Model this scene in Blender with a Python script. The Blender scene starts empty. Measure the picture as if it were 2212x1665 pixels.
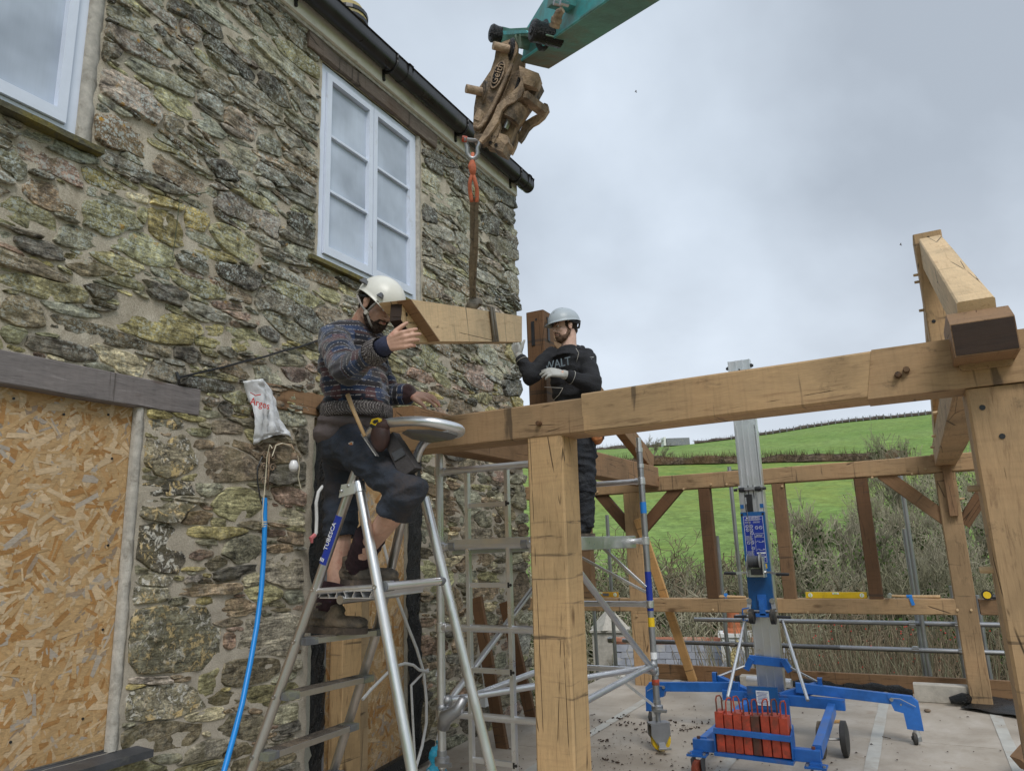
import bpy, bmesh, math, random
import numpy as np
from mathutils import Vector, Matrix, noise
random.seed(7); np.random.seed(7)
S = bpy.context.scene
COL = S.collection
R_ = math.radians
V = Vector

# ------------------------------------------------------------------ camera
CAM = V((0, 0, 1.55))
FP = 1563.2                      # focal length in pixels of a 2212 px wide frame
_rx, _ry, _rz = .218647, -.032622, .49573
_cy, _sy, _cp, _sp, _cr, _sr = math.cos(_rz), math.sin(_rz), math.cos(_rx), math.sin(_rx), math.cos(_ry), math.sin(_ry)
FW = V((-_sy*_cp, _cy*_cp, _sp))
_r0 = V((_cy, _sy, 0)); _u0 = _r0.cross(FW)
RT = _cr*_r0 + _sr*_u0
UP = -_sr*_r0 + _cr*_u0
cam = bpy.data.cameras.new('camera'); camo = bpy.data.objects.new('camera', cam); COL.objects.link(camo)
cam.sensor_width = 36; cam.lens = 36*FP/2212
cam.clip_start = .05; cam.clip_end = 3000
camo.matrix_world = Matrix(((RT.x, UP.x, -FW.x, CAM.x), (RT.y, UP.y, -FW.y, CAM.y), (RT.z, UP.z, -FW.z, CAM.z), (0, 0, 0, 1)))
S.camera = camo

def ray(x, y): return FW*FP + RT*(x-1106) + UP*(832.5-y)
def D(x, y, d): return CAM + ray(x, y)*(d/FP)               # point at a depth
def onY(x, y, Y): r = ray(x, y); return CAM + r*((Y-CAM.y)/r.y)
def onX(x, y, X): r = ray(x, y); return CAM + r*((X-CAM.x)/r.x)
def onZ(x, y, Z): r = ray(x, y); return CAM + r*((Z-CAM.z)/r.z)

# ------------------------------------------------------------------ light
SUN_EL, SUN_AZ = R_(48), R_(140)      # azimuth measured clockwise from +Y
w = bpy.data.worlds.new('World'); S.world = w; w.use_nodes = True
nt = w.node_tree; nt.nodes.clear()
def wn(t, **k):
    n = nt.nodes.new(t)
    for a, b in k.items(): setattr(n, a, b)
    return n
sky = wn('ShaderNodeTexSky', sky_type='NISHITA', sun_disc=False, sun_elevation=SUN_EL, sun_rotation=SUN_AZ)
tc = wn('ShaderNodeTexCoord')
sep = wn('ShaderNodeSeparateXYZ'); nt.links.new(tc.outputs['Generated'], sep.inputs[0])
add = wn('ShaderNodeMath', operation='ADD'); add.inputs[1].default_value = .42; nt.links.new(sep.outputs[2], add.inputs[0])
mx = wn('ShaderNodeMath', operation='MAXIMUM'); mx.inputs[1].default_value = .08; nt.links.new(add.outputs[0], mx.inputs[0])
dv = wn('ShaderNodeVectorMath', operation='DIVIDE'); cmb = wn('ShaderNodeCombineXYZ')
for i in range(3): nt.links.new(mx.outputs[0], cmb.inputs[i])
nt.links.new(tc.outputs['Generated'], dv.inputs[0]); nt.links.new(cmb.outputs[0], dv.inputs[1])
mp = wn('ShaderNodeMapping'); mp.inputs['Scale'].default_value = (1.0, .8, .25); mp.inputs['Location'].default_value = (3.05, 1.35, 0)
nt.links.new(dv.outputs[0], mp.inputs[0])
nz = wn('ShaderNodeTexNoise'); nz.inputs['Scale'].default_value = 1.7; nz.inputs['Detail'].default_value = 6; nz.inputs['Roughness'].default_value = .48; nz.inputs['Distortion'].default_value = .15
nt.links.new(mp.outputs[0], nz.inputs['Vector'])
cr = wn('ShaderNodeValToRGB')
e = cr.color_ramp.elements
e[0].position = .33; e[0].color = (.385, .435, .50, 1)
e[1].position = .68; e[1].color = (.72, .80, .90, 1)
m_ = cr.color_ramp.elements.new(.5); m_.color = (.55, .62, .705, 1)
nt.links.new(nz.outputs[0], cr.inputs[0])
# brighter, whiter cloud low over the hills
hz = wn('ShaderNodeMapRange'); hz.inputs['From Min'].default_value = .02; hz.inputs['From Max'].default_value = .42
hz.inputs['To Min'].default_value = .55; hz.inputs['To Max'].default_value = 0; nt.links.new(sep.outputs[2], hz.inputs['Value'])
mh = wn('ShaderNodeMixRGB'); mh.inputs[2].default_value = (.82, .87, .94, 1)
nt.links.new(hz.outputs[0], mh.inputs[0]); nt.links.new(cr.outputs[0], mh.inputs[1])
sc = wn('ShaderNodeMixRGB', blend_type='MULTIPLY'); sc.inputs[0].default_value = 1; sc.inputs[2].default_value = (.07, .07, .07, 1)
nt.links.new(sky.outputs[0], sc.inputs[1])
mixs = wn('ShaderNodeMixRGB'); mixs.inputs[0].default_value = .92
nt.links.new(sc.outputs[0], mixs.inputs[1]); nt.links.new(mh.outputs[0], mixs.inputs[2])
bg = wn('ShaderNodeBackground'); bg.inputs[1].default_value = 1.0
nt.links.new(mixs.outputs[0], bg.inputs[0])
out = wn('ShaderNodeOutputWorld'); nt.links.new(bg.outputs[0], out.inputs[0])
sl = bpy.data.lights.new('sun', 'SUN'); sl.energy = 1.5; sl.angle = R_(24); sl.color = (1, .965, .91)
so = bpy.data.objects.new('sun', sl); COL.objects.link(so)
sd = V((math.sin(SUN_AZ)*math.cos(SUN_EL), math.cos(SUN_AZ)*math.cos(SUN_EL), math.sin(SUN_EL)))
so.rotation_euler = sd.to_track_quat('Z', 'Y').to_euler(); so.location = (4, -6, 12)
S.view_settings.view_transform = 'Standard'; S.view_settings.look = 'None'
S.view_settings.exposure = .3; S.view_settings.gamma = 1; S.view_settings.use_curve_mapping = False

# ------------------------------------------------------------------ materials
MT = {}
class NG:
    """tiny node helper"""
    def __init__(s, name):
        s.m = bpy.data.materials.new(name); s.m.use_nodes = True; s.t = s.m.node_tree; s.t.nodes.clear()
        s.o = s.t.nodes.new('ShaderNodeOutputMaterial'); s.b = s.t.nodes.new('ShaderNodeBsdfPrincipled')
        s.t.links.new(s.b.outputs[0], s.o.inputs[0]); MT[name] = s.m
    def n(s, t, ins=None, **k):
        n = s.t.nodes.new(t)
        for a, b in k.items(): setattr(n, a, b)
        for a, b in (ins or {}).items(): s.set(n.inputs[a], b)
        return n
    def set(s, i, v):
        if hasattr(v, 'node') or hasattr(v, 'links'): s.t.links.new(v, i)
        elif isinstance(v, tuple) and len(v) == 3 and i.type == 'RGBA': i.default_value = v+(1,)
        else: i.default_value = v
    def coord(s, kind='Object', scale=(1, 1, 1), loc=(0, 0, 0), rot=(0, 0, 0), rnd=False):
        if kind == 'Pos': c = s.n('ShaderNodeNewGeometry').outputs['Position']
        else: c = s.n('ShaderNodeTexCoord').outputs[kind]
        if rnd:
            oi = s.n('ShaderNodeObjectInfo'); mu = s.n('ShaderNodeMath', {0: oi.outputs['Random'], 1: 37.0}, operation='MULTIPLY')
            c = s.n('ShaderNodeVectorMath', {0: c, 1: mu.outputs[0]}, operation='ADD').outputs[0]
        return s.n('ShaderNodeMapping', {0: c, 'Scale': scale, 'Location': loc, 'Rotation': rot}).outputs[0]
    def noise(s, c, scale, detail=4, rough=.6, dist=0, out=0):
        return s.n('ShaderNodeTexNoise', {'Vector': c, 'Scale': float(scale), 'Detail': float(detail), 'Roughness': rough, 'Distortion': float(dist)}).outputs[out]
    def voro(s, c, scale, feature='F1', out='Distance', rand=1.0):
        return s.n('ShaderNodeTexVoronoi', {'Vector': c, 'Scale': float(scale), 'Randomness': rand}, feature=feature).outputs[out]
    def ramp(s, f, *st, interp='LINEAR'):
        r = s.n('ShaderNodeValToRGB', {0: f}); r.color_ramp.interpolation = interp; e = r.color_ramp.elements
        while len(e) < len(st): e.new(.5)
        for i, (p, c) in enumerate(st):
            e[i].position = p; e[i].color = (c if isinstance(c, tuple) else (c, c, c))+(1,)
        return r.outputs[0]
    def mix(s, f, a, b, mode='MIX'): return s.n('ShaderNodeMixRGB', {0: f, 1: a, 2: b}, blend_type=mode).outputs[0]
    def mul(s, a, b): return s.n('ShaderNodeMath', {0: a, 1: b}, operation='MULTIPLY').outputs[0]
    def bump(s, h, strength=.3, dist=.01, nrm=None):
        i = {'Height': h, 'Strength': strength, 'Distance': dist}
        if nrm is not None: i['Normal'] = nrm
        return s.n('ShaderNodeBump', i).outputs[0]
    def fin(s, color=None, rough=None, nrm=None, metal=None, spec=None):
        if color is not None: s.set(s.b.inputs['Base Color'], color)
        if rough is not None: s.set(s.b.inputs['Roughness'], rough)
        if nrm is not None: s.set(s.b.inputs['Normal'], nrm)
        if metal is not None: s.set(s.b.inputs['Metallic'], metal)
        if spec is not None: s.set(s.b.inputs['Specular IOR Level'], spec)
        return s.m

def simple(name, col, rough=.6, metal=0, var=.25, scale=9, bump=.15, dirt=None, dirt_amt=.5, spec=.5, bdist=.003):
    g = NG(name); c = g.coord('Object', rnd=True)
    n1 = g.noise(c, scale, 6, .65)
    lo = tuple(x*(1-var) for x in col); hi = tuple(min(1, x*(1+var)) for x in col)
    k = g.ramp(n1, (.3, lo), (.7, hi))
    if dirt:
        n2 = g.noise(c, scale*.45, 8, .72, .4)
        k = g.mix(g.ramp(n2, (.62-.3*dirt_amt, 0.), (.78-.25*dirt_amt, 1.)), k, dirt)
    n3 = g.noise(c, scale*8, 5, .6)
    r = g.ramp(n1, (.3, max(.02, rough-.1)), (.7, min(1, rough+.12)))
    return g.fin(k, r, g.bump(n3, bump, bdist), metal, spec)

def oak(name, base, dark, stain=.5, light=None):
    g = NG(name); c = g.coord('Object', rnd=True)
    cg = g.n('ShaderNodeMapping', {0: c, 'Scale': (.9, 9, 9)}).outputs[0]       # grain runs along local x
    cs = g.n('ShaderNodeMapping', {0: c, 'Scale': (45, 3.5, 3.5)}).outputs[0]    # saw kerfs across it
    ck = g.n('ShaderNodeMapping', {0: c, 'Scale': (.55, 7, 7), 'Rotation': (0, .02, .03)}).outputs[0]
    gr = g.noise(cg, 4.5, 9, .68, .8); fine = g.noise(cg, 22, 6, .7); saw = g.noise(cs, 1.2, 3, .6)
    big = g.noise(c, 1.6, 5, .6, .6)
    lite = light or tuple(min(1, x*1.28) for x in base)
    orr = g.n('ShaderNodeObjectInfo').outputs['Random']
    k = g.ramp(gr, (.32, dark), (.46, base), (.56, base), (.70, lite))
    k = g.mix(.4, k, g.ramp(fine, (.3, tuple(x*.72 for x in base)), (.7, lite)))
    k = g.mix(g.mul(g.ramp(saw, (.48, 0.), (.75, .26)), g.ramp(big, (.4, .1), (.6, 1.))), k, tuple(x*.5 for x in dark))
    k = g.mix(g.ramp(big, (.42, 0.), (.75, stain)), k, tuple(x*.55 for x in base[:1])+(base[1]*.47, base[2]*.42))
    # blue-black iron stains and weather streaks
    st = g.noise(g.n('ShaderNodeMapping', {0: c, 'Scale': (3.2, 5, 5), 'Location': (5, 2, 1)}).outputs[0], 1.3, 8, .75, .5)
    k = g.mix(g.ramp(st, (.60, 0.), (.72, .75*stain+.1)), k, (.045, .035, .028))
    wst = g.noise(g.n('ShaderNodeMapping', {0: c, 'Scale': (22, 1.6, 1.6), 'Location': (1, 7, 3)}).outputs[0], .9, 4, .6, .3)
    k = g.mix(g.ramp(wst, (.62, 0.), (.69, .7)), k, (.055, .042, .032))
    # drying shakes
    cr_ = g.voro(ck, 1.0, 'DISTANCE_TO_EDGE'); wv = g.noise(c, 3, 3); gate = g.ramp(wv, (.5, 0.), (.56, 1.))
    crk = g.mul(g.ramp(cr_, (.0, 1.), (.012, 0.)), gate)
    k = g.mix(crk, k, (.03, .02, .012))
    kn = g.voro(g.n('ShaderNodeMapping', {0: c, 'Scale': (1.3, 3.1, 3.1)}).outputs[0], 1.5)
    k = g.mix(g.ramp(kn, (.05, .8), (.13, 0.)), k, (.09, .045, .02))
    k = g.mix(1.0, k, g.ramp(orr, (0., (.78, .76, .76)), (.5, (1.02, 1., .98)), (1., (1.2, 1.18, 1.14))), 'MULTIPLY')
    k = g.mix(1.0, k, g.ramp(big, (.34, .68), (.5, 1.), (.66, 1.25)), 'MULTIPLY')
    # lighting of the endless small relief
    h = g.mix(.5, fine, g.mix(.2, gr, saw)); b1 = g.bump(h, .35, .004)
    b2 = g.bump(crk, -.6, .004, b1) if False else g.bump(g.n('ShaderNodeMath', {0: 1.0, 1: crk}, operation='SUBTRACT').outputs[0], .7, .005, b1)
    return g.fin(k, g.ramp(fine, (.3, .62), (.7, .82)), b2, 0, .35)

oak('oak', (.45, .305, .17), (.15, .09, .05), .7)
oak('oak_warm', (.53, .365, .195), (.20, .12, .06), .6)
oak('oak_end', (.045, .026, .017), (.02, .012, .009), .6)
oak('oak_pale', (.58, .43, .26), (.36, .23, .12), .35)
oak('oak_dark', (.15, .082, .042), (.055, .031, .018), .7)
oak('oak_mid', (.27, .165, .09), (.10, .056, .03), .65)
oak('oak_new', (.55, .33, .14), (.38, .2, .08), .15)
oak('oak_silver', (.215, .195, .19), (.06, .055, .055), .5, (.40, .37, .37))
oak('rotten_timber', (.15, .11, .085), (.035, .025, .02), .9, (.42, .37, .32))

def stone_mat():
    g = NG('rubble_stone'); c = g.coord('Pos')
    at = g.n('ShaderNodeAttribute', attribute_name='col').outputs['Color']
    ex = g.n('ShaderNodeAttribute', attribute_name='ext').outputs['Color']
    sx = g.n('ShaderNodeSeparateColor', {0: ex})
    lay = g.n('ShaderNodeMapping', {0: c, 'Scale': (6, 7, 46), 'Rotation': (.12, 0, 0)}).outputs[0]
    lay2 = g.n('ShaderNodeMapping', {0: c, 'Scale': (6, 9, 30), 'Rotation': (-.5, 0, 0)}).outputs[0]
    L1 = g.noise(lay, 1.0, 8, .72, .9); L2 = g.noise(lay2, 1.0, 8, .75, 1.2)
    Lr = g.mix(sx.outputs[2], L1, L2)
    n1 = g.noise(c, 13, 8, .7, .5); n2 = g.noise(c, 70, 6, .7); n0 = g.noise(c, 4.2, 4, .6)
    sh = g.ramp(Lr, (.34, .16), (.43, .62), (.51, 1.05), (.64, 1.8))
    k = g.mix(1.0, at, sh, 'MULTIPLY')
    k = g.mix(1.0, k, g.ramp(n1, (.34, .38), (.5, 1.), (.66, 1.65)), 'MULTIPLY')
    k = g.mix(1.0, k, g.ramp(n2, (.35, .6), (.5, 1.), (.65, 1.35)), 'MULTIPLY')
    k = g.mix(g.ramp(n0, (.48, 0.), (.68, .4)), k, (.21, .185, .085))           # olive algae bloom
    k = g.mix(g.ramp(g.noise(c, 7, 6, .7, 0), (.60, 0.), (.70, .55)), k, (.055, .045, .042))
    # pale crustose lichen, in irregular rosettes
    wc = g.n('ShaderNodeVectorMath', {0: c, 1: g.n('ShaderNodeVectorMath', {0: g.noise(c, 40, 3, .6, 0, 1), 1: (.03, .03, .03)}, operation='MULTIPLY').outputs[0]}, operation='ADD').outputs[0]
    l1 = g.voro(wc, 34); l2 = g.voro(wc, 85)
    am = g.noise(c, 3.1, 4, .6); am2 = g.mul(g.ramp(am, (.34, .15), (.52, 1.)), sx.outputs[0])
    li = g.mix(1.0, g.ramp(l1, (.30, 1.), (.42, 0.)), g.ramp(l2, (.28, 1.), (.42, 0.)), 'LIGHTEN')
    li = g.mul(g.mul(li, g.ramp(n1, (.40, 0.), (.50, 1.))), am2)
    k = g.mix(g.mul(li, .9), k, (.56, .61, .58))
    o1 = g.voro(g.n('ShaderNodeMapping', {0: wc, 'Location': (3, 8, 2)}).outputs[0], 9)
    k = g.mix(g.mul(g.mul(g.ramp(o1, (.10, 1.), (.16, 0.)), g.ramp(n1, (.45, 0.), (.55, 1.))), am2), k, (.50, .27, .03))
    # flaking old limewash on some
    fl = g.noise(c, 26, 7, .72, .8); fg = g.noise(c, 5.5, 4, .6)
    fm = g.mul(g.mul(g.ramp(fl, (.50, 0.), (.54, 1.)), g.ramp(fg, (.38, 0.), (.46, 1.))), sx.outputs[1])
    wcl = g.mix(g.ramp(g.noise(c, 9, 3), (.45, 0.), (.55, 1.)), (.74, .71, .63), (.74, .56, .28))
    k = g.mix(fm, k, wcl)
    h = g.mix(.4, Lr, n2); h = g.mix(.45, h, n1)
    b = g.bump(g.mix(.25, h, fm), 1.0, .032)
    return g.fin(k, g.ramp(n1, (.3, .68), (.7, .92)), g.bump(n2, .6, .005, b), 0, .3)
stone_mat()
def mortar():
    g = NG('lime_mortar'); c = g.coord('Pos')
    n = g.noise(c, 9, 8, .7); f = g.noise(c, 130, 5, .7); b = g.noise(c, 1.3, 4, .6)
    k = g.ramp(n, (.28, (.38, .33, .25)), (.5, (.56, .50, .40)), (.72, (.70, .65, .54)))
    k = g.mix(g.ramp(f, (.35, .55), (.6, 0.)), k, (.20, .16, .12))
    k = g.mix(g.ramp(f, (.62, 0.), (.7, .5)), k, (.66, .62, .54))
    z = g.n('ShaderNodeSeparateXYZ', {0: c}).outputs[2]
    k = g.mix(g.ramp(g.mul(z, .3), (.3, .5), (.75, 0.)), k, (.44, .40, .35))
    return g.fin(k, .93, g.bump(g.mix(.4, n, f), .9, .012), 0, .2)
mortar()
def deckm():
    g = NG('deck_board'); c = g.coord('Pos')
    n = g.noise(c, 1.7, 6, .65, .4); f = g.noise(c, 60, 6, .7); v = g.noise(g.n('ShaderNodeMapping', {0: c, 'Scale': (8, 30, 8)}).outputs[0], 2, 6, .7)
    k = g.ramp(n, (.3, (.30, .255, .205)), (.5, (.41, .36, .30)), (.7, (.51, .465, .41)))
    k = g.mix(g.ramp(v, (.55, 0.), (.7, .35)), k, (.32, .22, .13))
    k = g.mix(g.ramp(f, (.60, 0.), (.68, .55)), k, (.2, .14, .09))
    k = g.mix(g.ramp(g.noise(c, 4, 8, .75), (.57, 0.), (.68, .5)), k, (.26, .19, .13))
    return g.fin(k, g.ramp(n, (.3, .55), (.7, .8)), g.bump(f, .3, .003), 0, .3)
deckm()
def metal(name, col, rough, scr=.3, dirt=(.2, .18, .15), da=.3):
    g = NG(name); c = g.coord('Object', rnd=True)
    n = g.noise(c, 6, 7, .7, .3); f = g.noise(c, 60, 5, .7); w_ = g.noise(c, 2.1, 5, .6)
    k = g.mix(g.ramp(n, (.35, 0.), (.7, scr)), col, tuple(x*.55 for x in col))
    k = g.mix(g.ramp(w_, (.62-.2*da, 0.), (.78-.1*da, da*1.6)), k, dirt)
    k = g.mix(g.ramp(f, (.66, 0.), (.72, .4)), k, tuple(min(1, x*1.5) for x in col))
    return g.fin(k, g.ramp(n, (.3, rough-.08), (.7, rough+.2)), g.bump(g.mix(.5, n, f), .12, .002), g.ramp(w_, (.5, 1.), (.75, .55)), .5)
metal('aluminium', (.76, .765, .78), .33, .2, (.3, .28, .25), .2)
metal('aluminium_bright', (.74, .75, .76), .3, .15, (.35, .33, .3), .15)
metal('galvanised', (.44, .45, .47), .42, .4, (.22, .19, .17), .3)
metal('steel', (.5, .5, .5), .3)
metal('ladder_tube', (.53, .50, .47), .36, .4, (.24, .18, .13), .5)
simple('blue_paint', (.022, .135, .46), .38, 0, .3, 6, .12, (.16, .13, .11), .12)
simple('blue_plate', (.012, .10, .30), .35, 0, .25, 6, .1, (.12, .1, .1), .1)
simple('red_paint', (.47, .065, .032), .5, 0, .35, 14, .3, (.13, .055, .035), .38)
simple('red_worn', (.26, .055, .03), .6, 0, .4, 14, .3, (.10, .045, .03), .8)
simple('turquoise', (.10, .52, .55), .42, 0, .3, 3, .2, (.13, .16, .12), .5)
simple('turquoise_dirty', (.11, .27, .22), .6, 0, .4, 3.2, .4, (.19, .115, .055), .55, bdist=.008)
simple('rusty_steel', (.38, .27, .175), .72, .1, .5, 9, .8, (.055, .048, .042), .62, bdist=.01)
simple('pale_rust', (.48, .35, .24), .75, .05, .4, 11, .7, (.11, .08, .06), .5, bdist=.01)
simple('grease', (.014, .013, .014), .28, 0, .5, 22, .9, None, bdist=.02)
simple('black_plastic', (.018, .018, .02), .38, 0, .3, 10, .1)
simple('gutter_black', (.022, .021, .022), .32, 0, .35, 5, .15, (.09, .08, .07), .2)
simple('membrane', (.012, .013, .014), .32, 0, .4, 12, 1.0, None, bdist=.04)
simple('rubber', (.035, .034, .033), .7, 0, .4, 12, .3, (.16, .13, .1), .35)
simple('white_paint', (.70, .76, .88), .42, 0, .06, 5, .15, (.38, .38, .36), .06)
simple('cream_paint', (.84, .81, .72), .5, 0, .08, 5, .1, (.4, .36, .28), .12)
simple('render_strip', (.50, .47, .42), .9, 0, .25, 22, .9, (.25, .22, .18), .3, bdist=.008)
simple('slate', (.13, .135, .15), .5, 0, .35, 5, .45, (.24, .25, .12), .35, bdist=.008)
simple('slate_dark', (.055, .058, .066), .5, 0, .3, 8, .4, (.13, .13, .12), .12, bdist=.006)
simple('mossy_slate', (.10, .095, .06), .85, 0, .5, 9, .9, (.21, .17, .03), .5, bdist=.012)
simple('roof_slate', (.20, .205, .225), .6, 0, .3, 3, .3, (.34, .31, .24), .3, bdist=.008)
simple('yellow_tool', (.75, .50, .015), .4, 0, .1, 8, .1, (.3, .2, .05), .08)
simple('orange_tool', (.60, .33, .03), .4, 0, .1, 8, .1)
simple('clear_vial', (.55, .75, .25), .15, 0, .05)
simple('handle_wood', (.56, .37, .19), .5, 0, .2, 12, .1, (.3, .17, .08), .3)
simple('blue_hose', (.008, .25, .72), .38, 0, .06, 4, .05)
simple('white_cable', (.62, .62, .62), .45, 0, .08, 8, .05, (.35, .32, .3), .15)
simple('cream_cord', (.62, .56, .42), .7, 0, .12, 20, .2)
simple('plastic_bag', (.74, .76, .79), .35, 0, .08, 14, .3, None, bdist=.01)
simple('bag_red', (.62, .03, .02), .5, 0, .1)
simple('tape_blue', (.02, .20, .60), .5, 0, .1)
simple('pink_tape', (.55, .16, .17), .5, 0, .2)
simple('orange_sling', (.60, .17, .09), .7, 0, .3, 30, .5, (.30, .12, .08), .3)
simple('webbing', (.235, .20, .155), .85, 0, .3, 40, .8, (.12, .10, .08), .4)
simple('skin', (.56, .33, .24), .5, 0, .14, 26, .25, (.44, .17, .12), .22)
simple('skin_pale', (.66, .43, .34), .5, 0, .1, 26, .2, (.48, .2, .15), .15)
simple('stubble', (.16, .095, .06), .8, 0, .5, 90, 1.0, None, bdist=.006)
simple('hair_dark', (.062, .038, .025), .65, 0, .6, 120, 1.0, None, bdist=.01)
simple('helmet_white', (.73, .72, .66), .33, 0, .05, 6, .1, (.38, .35, .3), .1)
simple('helmet_grey', (.40, .45, .49), .35, 0, .06, 5, .08, (.2, .22, .25), .05)
simple('strap_grey', (.28, .26, .24), .75, 0, .2, 30, .3)
simple('tshirt', (.105, .085, .085), .9, 0, .2, 11, .4, None, bdist=.01)
simple('shorts_navy', (.026, .033, .048), .88, 0, .5, 7, .6, (.055, .045, .045), .35, bdist=.012)
simple('shorts_grey', (.055, .05, .052), .9, 0, .3, 9, .5, None, bdist=.012)
simple('sock', (.04, .016, .022), .95, 0, .5, 45, 1.0, None, bdist=.012)
simple('boot_mud', (.085, .072, .058), .8, 0, .45, 16, .6, (.24, .185, .13), .45, bdist=.01)
simple('boot_sole', (.055, .042, .034), .85, 0, .4, 20, .6, (.2, .15, .1), .3)
simple('hoodie', (.013, .0135, .017), .85, 0, .4, 12, .6, None, bdist=.012)
simple('hood_print', (.20, .25, .29), .7, 0, .15)
simple('trousers', (.012, .015, .022), .72, 0, .5, 9, .7, (.05, .05, .055), .25, bdist=.014)
simple('navy_cloth', (.025, .03, .065), .85, 0, .3, 9, .5, None, bdist=.012)
simple('leather', (.42, .16, .055), .55, 0, .35, 14, .4, (.2, .07, .03), .3)
simple('leather_dark', (.05, .022, .018), .6, 0, .4, 14, .5, None)
simple('glove', (.42, .42, .40), .8, 0, .18, 22, .4, (.3, .28, .25), .35)
simple('eye_white', (.7, .68, .65), .2, 0, .02)
simple('lip', (.42, .18, .15), .5, 0, .1)
simple('concrete', (.42, .39, .34), .85, 0, .2, 12, .5, (.28, .25, .2), .3, bdist=.006)
simple('tape_grey', (.47, .46, .42), .55, 0, .15, 7, .2, (.36, .31, .25), .4)
simple('debris', (.05, .03, .02), .9, 0, .5, 30, .6)
simple('white_print', (.78, .80, .82), .5, 0, .03)
simple('sticker_blue', (.012, .035, .30), .4, 0, .1)
simple('brick_red', (.40, .13, .055), .85, 0, .3, 12, .4)
simple('ridge_tile', (.30, .12, .07), .85, 0, .4, 8, .5, (.40, .36, .28), .4)
simple('white_wall', (.72, .72, .70), .85, 0, .06, 5, .4, (.5, .48, .4), .15)
simple('mustard', (.40, .32, .13), .8, 0, .3, 5, .4, (.2, .19, .14), .3)
simple('cow', (.012, .011, .012), .7, 0, .3, 5, .2)
simple('polythene', (.035, .10, .17), .25, 0, .3, 9, .6)
simple('cyan_bag', (.04, .40, .60), .4, 0, .25, 9, .4)
simple('bulb', (.75, .75, .76), .2, 0, .03)
simple('ivy', (.028, .055, .014), .6, 0, .6, 5, .5)

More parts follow.
